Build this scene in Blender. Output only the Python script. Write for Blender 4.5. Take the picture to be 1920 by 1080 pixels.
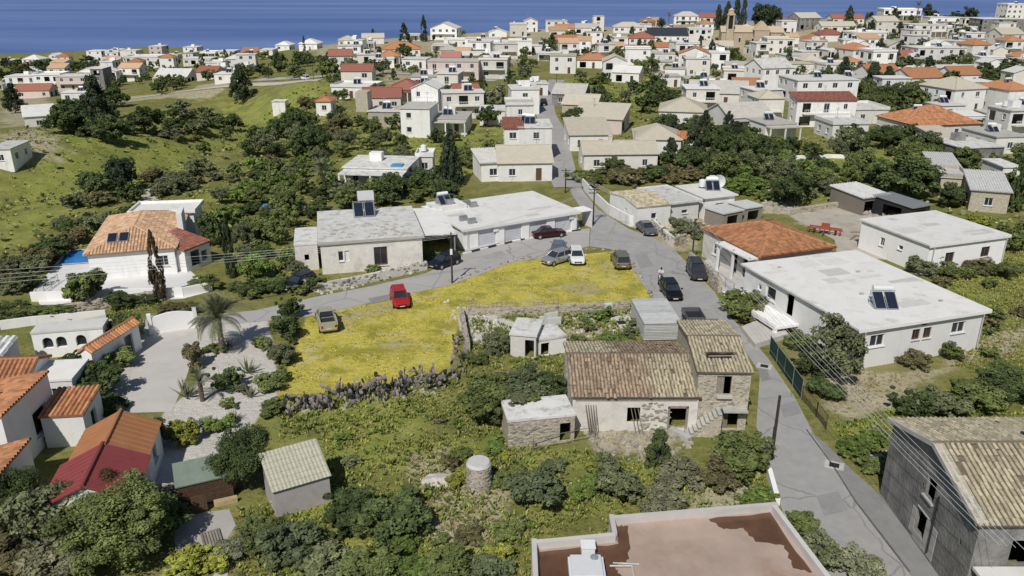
import bpy, bmesh, math, random
import numpy as np
from mathutils import Vector, Matrix
random.seed(7); RNG = np.random.default_rng(7)
R = math.radians
for o in list(bpy.data.objects): bpy.data.objects.remove(o)
SC = bpy.context.scene
COL = SC.collection
# ---------------------------------------------------------------- camera, sky, sun, exposure
W0, H0, F = 1920.0, 1080.0, 1500.0
PITCH = R(21.14); CAMZ = 31.0
cam = bpy.data.cameras.new('camera'); camo = bpy.data.objects.new('camera', cam); COL.objects.link(camo)
camo.location = (0, 0, CAMZ); camo.rotation_euler = (R(90) - PITCH, 0, 0)
cam.sensor_width = 36.0; cam.lens = 36.0 * F / W0; cam.clip_start = .5; cam.clip_end = 90000
SC.camera = camo
SUN_AZ = math.atan2(-0.94, -0.34)          # world direction (x, y) towards the sun
SUN_EL = R(48)
world = bpy.data.worlds.new('World'); SC.world = world; world.use_nodes = True
wn = world.node_tree; bg = wn.nodes['Background']
sky = wn.nodes.new('ShaderNodeTexSky'); sky.sky_type = 'NISHITA'; sky.sun_disc = False
sky.sun_elevation = SUN_EL; sky.sun_rotation = math.pi/2 - SUN_AZ
sky.air_density = 1.0; sky.dust_density = .6; sky.ozone_density = 1.2
wn.links.new(sky.outputs[0], bg.inputs[0]); bg.inputs[1].default_value = 0.065
sl = bpy.data.lights.new('sun', 'SUN'); slo = bpy.data.objects.new('sun', sl); COL.objects.link(slo)
sl.energy = 4.4; sl.angle = R(.53); sl.color = (1, .965, .9)
sd = Vector((math.cos(SUN_AZ)*math.cos(SUN_EL), math.sin(SUN_AZ)*math.cos(SUN_EL), math.sin(SUN_EL)))
slo.rotation_euler = sd.to_track_quat('Z', 'Y').to_euler(); slo.location = (-60, -60, 120)
SC.view_settings.view_transform = 'Standard'; SC.view_settings.look = 'None'
SC.view_settings.gamma = 1; SC.view_settings.use_curve_mapping = False
SC.view_settings.exposure = -0.22
SC.render.engine = 'CYCLES'
SC.cycles.max_bounces = 6; SC.cycles.diffuse_bounces = 3; SC.cycles.transparent_max_bounces = 6
# ---------------------------------------------------------------- terrain function
cp, sp = math.cos(PITCH), math.sin(PITCH)
def ray(u, v):
    x = (u - 960) / F; y = (540 - v) / F
    return np.array((x, cp + y * sp, -sp + y * cp))
def ctrl(u, v, Y):
    d = ray(u, v); t = Y / d[1]
    return (d[0] * t, Y, CAMZ + d[2] * t)
CT = [ctrl(*a) for a in [(250,232,222),(0,250,205),(60,330,150),(450,185,250),(330,158,340),(100,140,480),(0,140,500),(200,108,620),(20,112,620),
    (400,105,560),(520,98,440),(640,122,310),(700,80,410),(760,255,165),(850,90,400),(960,62,470),(1000,125,300),(1130,130,300),(1050,250,172),(1370,85,430),
    (1250,75,440),(1500,50,450),(1700,42,480),(1900,38,500),(1775,270,158),(1550,225,190),(1300,205,200),(1600,125,290),(1850,140,280),(1400,130,300),
    (1650,70,400),(1850,60,420),(1100,60,470),(1480,95,370),(640,185,230),(900,150,260),(820,110,340)]]
CT += [(x, y, 0.) for x in (-150,-90,-45,0,45,90,150) for y in (5,60,110,135)]
CT += [(420,250,3.),(420,500,6.),(-330,250,-12.),(-520,500,-26.),(-560,700,-30.),(560,700,2.),(0,700,-4.),(250,650,6.),(-250,650,-14.)]
CT = np.array(CT)
def _U(r2): return np.where(r2 > 0, .5 * r2 * np.log(r2 + 1e-12), 0)
def _tps(ct, lam):
    n = len(ct); P = ct[:, :2] / 100.
    K = _U(((P[:, None] - P[None]) ** 2).sum(-1)) + lam * np.eye(n)
    Q = np.c_[np.ones(n), P]; A = np.zeros((n + 3, n + 3)); A[:n, :n] = K; A[:n, n:] = Q; A[n:, :n] = Q.T
    return P, np.linalg.solve(A, np.r_[ct[:, 2], np.zeros(3)])
_P, _w = _tps(CT, .12)
def _z(X, Y):
    p = np.c_[X, Y] / 100.
    out = np.zeros(len(p))
    for i in range(0, len(p), 20000):
        q = p[i:i+20000]
        out[i:i+20000] = _U(((q[:, None] - _P[None]) ** 2).sum(-1)) @ _w[:-3] + _w[-3] + q @ _w[-2:]
    return out
GS = 6.0; GX0, GX1, GY0, GY1 = -900., 900., -60., 1200.
_gx = np.arange(GX0, GX1 + 1, GS); _gy = np.arange(GY0, GY1 + 1, GS)
_XX, _YY = np.meshgrid(_gx, _gy)
SEA = -46.0
def _ss(a, b, x): t = np.clip((x - a) / (b - a), 0, 1); return t * t * (3 - 2 * t)
def _raw(X, Y):
    z = np.clip(_z(X, np.clip(Y, 0, 720)), -40, 14)
    z = z * _ss(125, 195, np.hypot(X*.55, Y))
    # the gully and the rolling slopes of the left hand hillside
    gp = np.array([(-118.,112.),(-92,128),(-76,152),(-68,186),(-74,232),(-96,268)]); dm = np.full(len(X), 1e9)
    for p, q in zip(gp, gp[1:]):
        ab = q - p; t = np.clip(((X-p[0])*ab[0]+(Y-p[1])*ab[1])/(ab@ab), 0, 1); dm = np.minimum(dm, np.hypot(X-p[0]-t*ab[0], Y-p[1]-t*ab[1]))
    z = z - 7.*np.exp(-(dm/13.)**2)*_ss(100,122,Y)
    for bx, by, br, bh in ((-112,178,26,4.),(-44,205,22,3.),(-100,225,18,2.5),(-52,150,12,1.6),(-150,215,24,3.5),(-55,265,20,2.)):
        z = z + bh*np.exp(-(((X-bx)**2+(Y-by)**2)/br**2))
    a = X / np.maximum(Y, 60)
    yc = np.interp(a, [-.75,-.45,-.28,-.12,.05,.3,.5,.8], [650,640,470,460,490,500,510,520])
    d = np.maximum(Y - yc, 0)
    return np.maximum(z - d * d / 1100., SEA - 6)
GZ = _raw(_XX.ravel(), _YY.ravel()).reshape(_XX.shape)
def gz(X, Y):
    X = np.asarray(X, float); Y = np.asarray(Y, float)
    fx = np.clip((X - GX0) / GS, 0, len(_gx) - 1.001); fy = np.clip((Y - GY0) / GS, 0, len(_gy) - 1.001)
    i = fx.astype(int); j = fy.astype(int); a = fx - i; b = fy - j
    return (GZ[j, i]*(1-a)*(1-b) + GZ[j, i+1]*a*(1-b) + GZ[j+1, i]*(1-a)*b + GZ[j+1, i+1]*a*b)
_TT = np.r_[np.arange(20, 150, .5), np.geomspace(150, 1500, 1500)]
def pt(u, v, h=0.):
    """point of the place seen at that spot of the photograph, h metres above the ground"""
    d = ray(u, v)
    X = d[0]*_TT; Y = d[1]*_TT; Z = CAMZ + d[2]*_TT
    f = Z - gz(X, Y) - h
    k = np.argmax(f < 0)
    if f[k] >= 0: k = int(np.argmin(f)) or 1
    t0, t1 = _TT[max(k-1, 0)], _TT[k]; f0, f1 = f[max(k-1, 0)], f[k]
    t = t0 + (t1 - t0) * (f0 / (f0 - f1) if f0 != f1 else 0)
    return Vector(d * t + np.array((0, 0, CAMZ)))
def proj(p):
    x, y, z = p[0], p[1], p[2] - CAMZ
    dep = y * cp - z * sp
    return 960 + F * x / dep, 540 - F * (y * sp + z * cp) / dep, dep
def pxm(p): return F / proj(p)[2]           # photo pixels per metre at p
# ---------------------------------------------------------------- materials
MATS = {}
def mat(name, col, rough=.85, var=.18, scale=2.5, stain=None, stain_col=(.2,.19,.17), bump=0., bscale=12., spec=.3, metal=0., objvar=.12, streak=False, attr=None, cracks=0):
    """procedural material: two octaves of colour variation, optional stains, optional bump"""
    if name in MATS: return MATS[name]
    m = bpy.data.materials.new(name); m.use_nodes = True; nt = m.node_tree; N = nt.nodes; L = nt.links
    b = N['Principled BSDF']; b.inputs['Roughness'].default_value = rough; b.inputs['Metallic'].default_value = metal
    b.inputs['Specular IOR Level'].default_value = spec
    tc = N.new('ShaderNodeTexCoord'); oi = N.new('ShaderNodeObjectInfo')
    ad = N.new('ShaderNodeVectorMath'); ad.operation = 'MULTIPLY_ADD'
    L.new(oi.outputs['Random'], ad.inputs[0]); ad.inputs[1].default_value = (37, 53, 71); L.new(tc.outputs['Object'], ad.inputs[2])
    n1 = N.new('ShaderNodeTexNoise'); n1.inputs['Scale'].default_value = scale; n1.inputs['Detail'].default_value = 5; n1.inputs['Roughness'].default_value = .65
    L.new(ad.outputs[0], n1.inputs['Vector'])
    rp = N.new('ShaderNodeMapRange'); rp.inputs['From Min'].default_value = .3; rp.inputs['From Max'].default_value = .7
    rp.inputs['To Min'].default_value = 1 - var; rp.inputs['To Max'].default_value = 1 + var
    L.new(n1.outputs['Fac'], rp.inputs['Value'])
    ov = N.new('ShaderNodeMapRange'); ov.inputs['To Min'].default_value = 1 - objvar; ov.inputs['To Max'].default_value = 1 + objvar
    L.new(oi.outputs['Random'], ov.inputs['Value'])
    mu = N.new('ShaderNodeMath'); mu.operation = 'MULTIPLY'; L.new(rp.outputs[0], mu.inputs[0]); L.new(ov.outputs[0], mu.inputs[1])
    fac = mu.outputs[0]
    if attr:
        at = N.new('ShaderNodeAttribute'); at.attribute_name = 'rnd'
        am = N.new('ShaderNodeMapRange'); am.inputs['To Min'].default_value = 1 - attr; am.inputs['To Max'].default_value = 1 + attr
        L.new(at.outputs['Fac'], am.inputs['Value'])
        m2 = N.new('ShaderNodeMath'); m2.operation = 'MULTIPLY'; L.new(fac, m2.inputs[0]); L.new(am.outputs[0], m2.inputs[1]); fac = m2.outputs[0]
    vm = N.new('ShaderNodeVectorMath'); vm.operation = 'SCALE'; vm.inputs[0].default_value = col[:3]; L.new(fac, vm.inputs['Scale'])
    out = vm.outputs[0]
    if stain:
        n2 = N.new('ShaderNodeTexNoise'); n2.inputs['Scale'].default_value = stain[1]; n2.inputs['Detail'].default_value = 6; n2.inputs['Roughness'].default_value = .7
        if streak:
            mp = N.new('ShaderNodeMapping'); mp.inputs['Scale'].default_value = (1, 1, .18); L.new(ad.outputs[0], mp.inputs['Vector']); L.new(mp.outputs[0], n2.inputs['Vector'])
        else: L.new(ad.outputs[0], n2.inputs['Vector'])
        r2 = N.new('ShaderNodeMapRange'); r2.inputs['From Min'].default_value = stain[2]; r2.inputs['From Max'].default_value = stain[2] + .16; r2.inputs['To Max'].default_value = stain[0]
        L.new(n2.outputs['Fac'], r2.inputs['Value'])
        mx = N.new('ShaderNodeMix'); mx.data_type = 'RGBA'; L.new(r2.outputs[0], mx.inputs['Factor']); L.new(out, mx.inputs[6]); mx.inputs[7].default_value = (*stain_col, 1)
        out = mx.outputs[2]
    if cracks:
        vo = N.new('ShaderNodeTexVoronoi'); vo.feature = 'DISTANCE_TO_EDGE'; vo.inputs['Scale'].default_value = cracks; nv = N.new('ShaderNodeTexNoise'); nv.inputs['Scale'].default_value = cracks*4
        av = N.new('ShaderNodeVectorMath'); av.operation = 'MULTIPLY_ADD'; L.new(nv.outputs['Color'], av.inputs[0]); av.inputs[1].default_value = (.9,.9,.9); L.new(tc.outputs['Object'], av.inputs[2]); L.new(tc.outputs['Object'], nv.inputs['Vector']); L.new(av.outputs[0], vo.inputs['Vector'])
        rc = N.new('ShaderNodeMapRange'); rc.inputs['From Min'].default_value = .0; rc.inputs['From Max'].default_value = .012; rc.inputs['To Min'].default_value = .45; rc.inputs['To Max'].default_value = 0
        L.new(vo.outputs['Distance'], rc.inputs['Value']); mc = N.new('ShaderNodeMix'); mc.data_type = 'RGBA'; L.new(rc.outputs[0], mc.inputs['Factor']); L.new(out, mc.inputs[6]); mc.inputs[7].default_value = (.07,.068,.065,1); out = mc.outputs[2]
    L.new(out, b.inputs['Base Color'])
    if bump:
        nb = N.new('ShaderNodeTexNoise'); nb.inputs['Scale'].default_value = bscale; nb.inputs['Detail'].default_value = 4
        L.new(ad.outputs[0], nb.inputs['Vector'])
        bp = N.new('ShaderNodeBump'); bp.inputs['Strength'].default_value = bump; bp.inputs['Distance'].default_value = .08
        L.new(nb.outputs['Fac'], bp.inputs['Height']); L.new(bp.outputs[0], b.inputs['Normal'])
    MATS[name] = m; return m
WHITE = mat('white_render', (.74,.725,.70), var=.07, scale=1.2, stain=(.6,.8,.55), stain_col=(.42,.40,.36), streak=True, bump=.1)
CLEAN = mat('fresh_white_paint', (.80,.79,.775), var=.04, scale=1.2, stain=(.4,.7,.55), stain_col=(.5,.49,.46), streak=True, bump=.06)
CREAM = mat('cream_render', (.66,.63,.575), var=.08, scale=1.2, stain=(.4,.8,.6), stain_col=(.36,.33,.28), streak=True)
PINK = mat('pale_pink_render', (.62,.52,.48), var=.08, scale=1.2, stain=(.3,.8,.6), stain_col=(.36,.33,.3), streak=True)
GREYW = mat('grey_cement_render', (.25,.24,.225), var=.34, scale=.9, stain=(.75,.7,.50), stain_col=(.115,.112,.11), bump=.6, bscale=5, streak=True)
PATCHY = mat('peeling_white_wall', (.68,.65,.60), var=.1, scale=1.5, stain=(.6,.9,.54), stain_col=(.42,.38,.33), bump=.3)
STONEW = mat('rubble_stone_wall', (.46,.41,.325), var=.3, scale=6, stain=(.6,2.5,.52), stain_col=(.22,.19,.15), bump=.8, bscale=7, attr=.35)
STONE = mat('field_stone', (.49,.445,.37), var=.2, scale=5, bump=.4, objvar=.35, attr=.3)
ROOFW = mat('white_roof_coating', (.69,.675,.645), var=.05, scale=.7, stain=(.6,.55,.54), stain_col=(.45,.43,.39), bump=.1)
ROOFD = mat('dirty_white_roof', (.62,.61,.58), var=.1, scale=1.0, stain=(.75,.9,.50), stain_col=(.30,.29,.26))
ROOFC = mat('bare_concrete_roof', (.46,.44,.40), var=.12, scale=1.0, stain=(.5,.6,.55), stain_col=(.28,.27,.25))
TERRA = mat('orange_clay_tile', (.43,.20,.10), var=.16, scale=2, stain=(.5,1.2,.56), stain_col=(.40,.27,.16), attr=.28, objvar=.18)
TERRAL = mat('pale_orange_clay_tile', (.53,.345,.215), var=.16, scale=2, stain=(.6,1.5,.52), stain_col=(.50,.34,.2), attr=.3, objvar=.15)
TERRAR = mat('red_clay_tile', (.31,.125,.09), var=.14, scale=2, attr=.22, objvar=.15)
OCHRE = mat('ochre_weathered_tile', (.47,.37,.21), var=.2, scale=3, stain=(.5,2,.55), stain_col=(.42,.33,.2), attr=.3, objvar=.2)
UNDER = mat('gap_shade_underlay', (.15,.12,.085), var=.3, scale=4)  # roof base coloured dark to paint shade into the gaps between tiles
TANR = mat('plain_tan_roof', (.49,.445,.36), var=.08, scale=1.2, stain=(.5,.8,.54), stain_col=(.40,.36,.27))
STRAW = mat('lichen_straw_tile', (.45,.395,.275), var=.18, scale=5, stain=(.65,3.5,.58), stain_col=(.27,.23,.16), attr=.3, objvar=.22)
STRAWD = mat('brown_lichen_tile', (.36,.265,.185), var=.3, scale=5, stain=(.7,2.2,.50), stain_col=(.46,.38,.25), attr=.4, objvar=.3)
TINW = mat('grey_white_sheet_roof', (.52,.52,.51), var=.1, scale=2, stain=(.6,1.4,.55), stain_col=(.3,.26,.22), rough=.6)
TINR = mat('maroon_painted_sheet', (.24,.055,.055), var=.1, scale=1, stain=(.3,1,.58), stain_col=(.2,.07,.06), rough=.6)
TINO = mat('orange_painted_sheet', (.42,.19,.085), var=.1, scale=1, stain=(.3,1,.58), stain_col=(.36,.18,.09), rough=.6)
TING = mat('green_roofing_felt', (.20,.25,.20), var=.1, scale=2, stain=(.4,1,.56), stain_col=(.27,.29,.25))
WOOD = mat('brown_stained_timber', (.11,.065,.04), var=.3, scale=6)
GREYWOOD = mat('weathered_grey_timber', (.24,.21,.18), var=.25, scale=6, objvar=.3)
GLASS = mat('dark_window_glass', (.03,.035,.045), rough=.12, var=.3, scale=1, spec=.6)
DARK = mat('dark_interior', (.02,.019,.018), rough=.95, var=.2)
FRAME = mat('white_window_frame', (.72,.72,.72), rough=.5, var=.03)
BFRAME = mat('brown_window_frame', (.16,.085,.05), rough=.5, var=.1)
SHUT = mat('pale_roller_shutter', (.62,.62,.66), rough=.6, var=.05)
METAL = mat('galvanised_metal', (.42,.43,.44), rough=.4, var=.08, metal=.5)
BLACKM = mat('black_painted_metal', (.03,.03,.032), rough=.5, var=.1)
SOLAR = mat('solar_collector_glass', (.018,.022,.04), rough=.12, var=.2, spec=.7)
TANK = mat('white_water_tank', (.72,.73,.74), rough=.45, var=.04)
CONC = mat('old_concrete', (.40,.385,.36), var=.12, scale=1, stain=(.5,.5,.53), stain_col=(.27,.255,.23), bump=.12)
KERB = mat('kerb_concrete', (.46,.45,.42), var=.15, scale=2)
CHIMP = mat('brown_clay_pot', (.28,.14,.09), var=.15)
BARK = mat('tree_bark', (.16,.125,.09), var=.3, scale=8, bump=.4)
PALMB = mat('palm_bark', (.17,.135,.1), var=.35, scale=10, bump=.6)
RUBBER = mat('tyre_rubber', (.02,.02,.02), rough=.9, var=.1)
RIM = mat('alloy_rim', (.45,.46,.47), rough=.3, metal=.7, var=.05)
WIRE = mat('power_line_cable', (.62,.62,.62), rough=.5, var=.05)
POLEM = mat('tarred_timber_pole', (.05,.042,.036), var=.25, scale=5)
# ---------------------------------------------------------------- mesh helpers
def tag(o, label=None, cat=None, group=None, kind=None):
    if label: o['label'] = label
    if cat: o['category'] = cat
    if group: o['group'] = group
    if kind: o['kind'] = kind
    return o
def thing(name, label, cat, loc=(0,0,0), rz=0., group=None, scale=None):
    o = bpy.data.objects.new(name, None); COL.objects.link(o); o.empty_display_size = .3
    o.location = loc; o.rotation_euler = (0, 0, rz)
    if scale is not None: o.scale = scale
    return tag(o, label, cat, group)
def link(name, me, parent=None, loc=None, rot=None, scale=None):
    o = bpy.data.objects.new(name, me); COL.objects.link(o)
    if parent is not None: o.parent = parent
    if loc is not None: o.location = loc
    if rot is not None: o.rotation_euler = rot
    if scale is not None: o.scale = scale
    return o
class MB:
    def __init__(s): s.v = []; s.f = []; s.m = []; s.r = []
    def face(s, pts, mi=0, r=.5):
        k = len(s.v); s.v += [tuple(p) for p in pts]; s.f.append(tuple(range(k, k + len(pts)))); s.m.append(mi); s.r.append(r)
    def box(s, x0, x1, y0, y1, z0, z1, mi=0, r=.5):
        k = len(s.v)
        s.v += [(x0,y0,z0),(x1,y0,z0),(x1,y1,z0),(x0,y1,z0),(x0,y0,z1),(x1,y0,z1),(x1,y1,z1),(x0,y1,z1)]
        for f in ((0,3,2,1),(4,5,6,7),(0,1,5,4),(1,2,6,5),(2,3,7,6),(3,0,4,7)):
            s.f.append(tuple(k + i for i in f)); s.m.append(mi); s.r.append(r)
        return s
    def prism(s, poly, z0, z1, mi=0, r=.5):
        """poly counter-clockwise (x, y)"""
        k = len(s.v); n = len(poly)
        s.v += [(x, y, z0) for x, y in poly] + [(x, y, z1) for x, y in poly]
        s.f.append(tuple(k + i for i in range(n))[::-1]); s.f.append(tuple(k + n + i for i in range(n)))
        for i in range(n):
            j = (i + 1) % n; s.f.append((k+i, k+j, k+n+j, k+n+i))
        s.m += [mi] * (n + 2); s.r += [r] * (n + 2)
        return s
    def tube(s, p, q, r0, r1=None, n=8, mi=0, cap=True):
        p = Vector(p); q = Vector(q); r1 = r0 if r1 is None else r1
        d = (q - p); a = d.orthogonal().normalized(); b = d.normalized().cross(a); k = len(s.v)
        for c, r in ((p, r0), (q, r1)):
            for i in range(n):
                t = 2 * math.pi * i / n; s.v.append(tuple(c + a * (r * math.cos(t)) + b * (r * math.sin(t))))
        for i in range(n):
            j = (i + 1) % n; s.f.append((k+i, k+j, k+n+j, k+n+i)); s.m.append(mi); s.r.append(.5)
        if cap:
            s.f.append(tuple(k + i for i in range(n))[::-1]); s.f.append(tuple(k + n + i for i in range(n))); s.m += [mi]*2; s.r += [.5]*2
        return s
    def chain(s, pts, rad, n=6, mi=0):
        for i in range(len(pts) - 1):
            r0 = rad[i] if isinstance(rad, (list, tuple)) else rad; r1 = rad[i+1] if isinstance(rad, (list, tuple)) else rad
            s.tube(pts[i], pts[i+1], r0, r1, n, mi)
        return s
    def mesh(s, name, mats, smooth=False):
        me = bpy.data.meshes.new(name); me.from_pydata(s.v, [], s.f)
        for m in (mats if isinstance(mats, (list, tuple)) else [mats]): me.materials.append(m)
        if len(me.materials) > 1: me.polygons.foreach_set('material_index', s.m)
        a = me.attributes.new('rnd', 'FLOAT', 'FACE'); a.data.foreach_set('value', s.r)
        if smooth: me.polygons.foreach_set('use_smooth', [True] * len(s.f))
        me.update(); return me
    def build(s, name, mats, parent=None, smooth=False, **k):
        return link(name, s.mesh(name, mats, smooth), parent, **k)
def quads_mesh(name, V, rnd, m, k=4):
    """V (n*k, 3): n separate k-gons, a random value each"""
    n = len(V) // k
    me = bpy.data.meshes.new(name)
    me.vertices.add(n * k); me.vertices.foreach_set('co', np.ascontiguousarray(V, np.float32).ravel())
    me.loops.add(n * k); me.loops.foreach_set('vertex_index', np.arange(n * k, dtype=np.int32))
    me.polygons.add(n); me.polygons.foreach_set('loop_start', np.arange(0, n * k, k, dtype=np.int32))
    me.polygons.foreach_set('loop_total', np.full(n, k, np.int32))
    a = me.attributes.new('rnd', 'FLOAT', 'FACE'); a.data.foreach_set('value', np.ascontiguousarray(rnd, np.float32))
    me.materials.append(m); me.update(calc_edges=True); me.validate(); return me
def ground_poly(name, px, m, dz=.03, step=None, kind='structure', world_pts=None, skirt=0):
    """a sheet on the ground with the outline given; follows the terrain when step is set"""
    P = world_pts or [pt(*q) for q in px]
    bm = bmesh.new(); vs = [bm.verts.new((p.x, p.y, 0)) for p in P]; f = bm.faces.new(vs)
    if f.normal.z < 0: f.normal_flip()
    if step:
        xs = [p.x for p in P]; ys = [p.y for p in P]
        bmesh.ops.triangulate(bm, faces=bm.faces[:])
        x = math.floor(min(xs)/step)*step
        while x < max(xs):
            g = bm.verts[:] + bm.edges[:] + bm.faces[:]; bmesh.ops.bisect_plane(bm, geom=g, plane_co=(x,0,0), plane_no=(1,0,0)); x += step
        y = math.floor(min(ys)/step)*step
        while y < max(ys):
            g = bm.verts[:] + bm.edges[:] + bm.faces[:]; bmesh.ops.bisect_plane(bm, geom=g, plane_co=(0,y,0), plane_no=(0,1,0)); y += step
    bmesh.ops.triangulate(bm, faces=bm.faces[:])
    co = np.array([v.co[:] for v in bm.verts]); z = gz(co[:,0], co[:,1]) + dz
    for v, q in zip(bm.verts, z): v.co.z = q
    me = bpy.data.meshes.new(name); bm.to_mesh(me); bm.free(); me.materials.append(m)
    o = link(name, me); return tag(o, kind=kind)
def ribbon(name, pts, widths, m, dz=.05, kind='structure', sub=6):
    """road strip on the terrain through world points"""
    P = []; Wd = []
    n = len(pts)
    for i in range(n - 1):
        p0 = pts[max(i-1,0)]; p1 = pts[i]; p2 = pts[i+1]; p3 = pts[min(i+2,n-1)]
        for k in range(sub):
            t = k / sub
            P.append(.5*((2*p1)+(p2-p0)*t+(2*p0-5*p1+4*p2-p3)*t*t+(3*p1-p0-3*p2+p3)*t**3)); Wd.append(widths[i]*(1-t)+widths[i+1]*t)
    P.append(pts[-1].copy()); Wd.append(widths[-1])
    mb = MB(); rows = []
    for i, p in enumerate(P):
        d = (P[min(i+1,len(P)-1)] - P[max(i-1,0)]); d.z = 0; d.normalize(); s = Vector((d.y, -d.x, 0))
        row = []
        for k in range(5):
            q = p + s * Wd[i] * (k/4 - .5); row.append((q.x, q.y, float(gz(q.x, q.y)) + dz))
        rows.append(row)
    for a, b in zip(rows, rows[1:]):
        for k in range(4): mb.face((a[k], a[k+1], b[k+1], b[k]))
    me = mb.mesh(name, m); return tag(link(name, me), kind=kind)
# ---------------------------------------------------------------- building blocks shared by all houses
def _winmesh(nx, nz, fw, fm):
    mb = MB()
    mb.box(-.5,.5,-.05,.03,-.5,-.5+fw); mb.box(-.5,.5,-.05,.03,.5-fw,.5); mb.box(-.5,-.5+fw,-.05,.03,-.5+fw,.5-fw); mb.box(.5-fw,.5,-.05,.03,-.5+fw,.5-fw)
    for i in range(1, nx):
        x = -.5 + i/nx; mb.box(x-fw*.4, x+fw*.4, -.04,.02,-.5+fw,.5-fw)
    for i in range(1, nz):
        z = -.5 + i/nz; mb.box(-.5+fw,.5-fw,-.035,.015,z-fw*.3,z+fw*.3)
    return mb.mesh('window', fm)
WM = {'win': _winmesh(2,1,.06,FRAME), 'bwin': _winmesh(2,1,.06,BFRAME), 'pane4': _winmesh(2,2,.06,FRAME), 'one': _winmesh(1,1,.08,FRAME)}
PANE = MB().box(-.5,.5,.03,.05,-.5,.5).mesh('pane', GLASS)
SILL = MB().box(-.56,.56,-.12,.02,-.06,0).mesh('sill', FRAME)
def _door(m):
    mb = MB(); mb.box(-.5,.5,0,.05,0,1)
    for x in (-.24,.24):
        for z0, z1 in ((.08,.45),(.52,.92)): mb.box(x-.17,x+.17,-.02,0,z0,z1)
    mb.box(.36,.42,-.06,-.02,.47,.5)
    return mb.mesh('door', m)
DOORM = {'door': _door(WOOD), 'wdoor': _door(FRAME), 'gdoor': _door(mat('green_painted_door',(.06,.12,.09),rough=.5)), 'bdoor': _door(mat('blue_painted_door',(.06,.12,.3),rough=.5)), 'greydoor': _door(GREYWOOD)}
def _garage():
    mb = MB()
    for i in range(10): mb.box(-.5,.5,.0,.04,i/10+.008,(i+1)/10-.008)
    mb.box(-.5,.5,.04,.06,0,1); return mb.mesh('roller_shutter', SHUT)
GARM = _garage()
def grid_wall(mb, O, ex, W, z0, z1, holes, out, depth=.18, mi=0):
    """a wall panel with rectangular openings and their reveals. O at z=0, ex along, out = outward normal"""
    xs = sorted({0, W, *[h[0] for h in holes], *[h[1] for h in holes]}); zs = sorted({z0, z1, *[h[2] for h in holes], *[h[3] for h in holes]})
    P = lambda x, z, d=0: O + ex * x + Vector((0,0,z)) - out * d
    for i in range(len(xs)-1):
        for j in range(len(zs)-1):
            cx = (xs[i]+xs[i+1])/2; cz = (zs[j]+zs[j+1])/2
            if any(h[0]<cx<h[1] and h[2]<cz<h[3] for h in holes): continue
            mb.face((P(xs[i],zs[j]),P(xs[i+1],zs[j]),P(xs[i+1],zs[j+1]),P(xs[i],zs[j+1])), mi)
    for a,b,c,e in holes:
        for q in (((a,c),(a,e)),((b,e),(b,c)),((a,e),(b,e)),((b,c),(a,c))):
            (xa,za),(xb,zb) = q
            mb.face((P(xa,za),P(xa,za,depth),P(xb,zb,depth),P(xb,zb)), mi)
def tile_slope(mb, O, ex, es, poly, cw, rl, rng, seg=3, amp=.4, lift=.03, mi=0):
    """clay tile covering of one roof plane: rows of half-round tiles, each row lapping the one below. poly in (along eave, up slope)"""
    n = ex.cross(es)
    def inside(x, y):
        c = False; j = len(poly)-1
        for i in range(len(poly)):
            (xi,yi),(xj,yj) = poly[i],poly[j]
            if (yi>y)!=(yj>y) and x < (xj-xi)*(y-yi)/(yj-yi)+xi: c = not c
            j = i
        return c
    X0 = min(p[0] for p in poly); X1 = max(p[0] for p in poly); Y1 = max(p[1] for p in poly)
    nc = max(1, round((X1-X0)/cw)); cw = (X1-X0)/nc; nr = max(1, round(Y1/rl)); rl = Y1/nr
    for c in range(nc):
        xc = X0 + (c+.5)*cw
        for r in range(nr):
            if not inside(xc, (r+.5)*rl): continue
            y0 = r*rl - .03; y1 = (r+1)*rl + .02; j = rng.uniform(-.012,.012); rv = rng.random()
            k = len(mb.v)
            for y, w, dz in ((y0,.5*cw,lift),(y1,.44*cw,0)):
                for i in range(seg+1):
                    t = math.pi*i/seg
                    mb.v.append(tuple(O + ex*(xc+j - w*math.cos(t)) + es*y + n*(amp*cw*math.sin(t)+dz)))
            for i in range(seg):
                mb.f.append((k+i, k+i+1, k+seg+2+i, k+seg+1+i)); mb.m.append(mi); mb.r.append(rv)
            mb.f.append(tuple(k+i for i in range(seg+1))); mb.m.append(mi); mb.r.append(rv*.4)
HOUSES = []        # (x, y, radius, short name) for planting and for labels
def solar(parent, x, y, z, rz=0., n=2, s=1., tank=True):
    """roof water heater: tilted collectors, each its own part, on a frame with a lying tank"""
    M = Matrix.Translation((x,y,z)) @ Matrix.Rotation(rz,4,'Z')
    fr = MB(); w = 1.0*s
    for sx in (-1,1):
        X = sx*n*w*.5; fr.tube((X,.6*s,0),(X,.6*s,1.25*s),.03); fr.tube((X,-.7*s,.08),(X,.6*s,1.05*s),.025); fr.tube((X,.6*s,0),(X,-.7*s,.08),.025)
    fr.tube((-n*w*.5,.6*s,1.2*s),(n*w*.5,.6*s,1.2*s),.025)
    o = fr.build('heater_frame', METAL, parent); o.matrix_local = M
    for i in range(n):
        X = (i-(n-1)/2)*w
        p = MB().box(-.45*s,.45*s,-.85*s,.85*s,0,.07*s).build('solar_panel', METAL, parent)
        p.matrix_local = M @ Matrix.Translation((X,-.1*s,.56*s)) @ Matrix.Rotation(R(37),4,'X')
        MB().box(-.4*s,.4*s,-.8*s,.8*s,.07*s,.085*s).build('glass', SOLAR, p)
    if tank:
        t = MB().tube((-.8*s,.75*s,1.35*s),(.8*s,.75*s,1.35*s),.27*s,n=12).build('water_tank', TANK, parent); t.matrix_local = M
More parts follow.
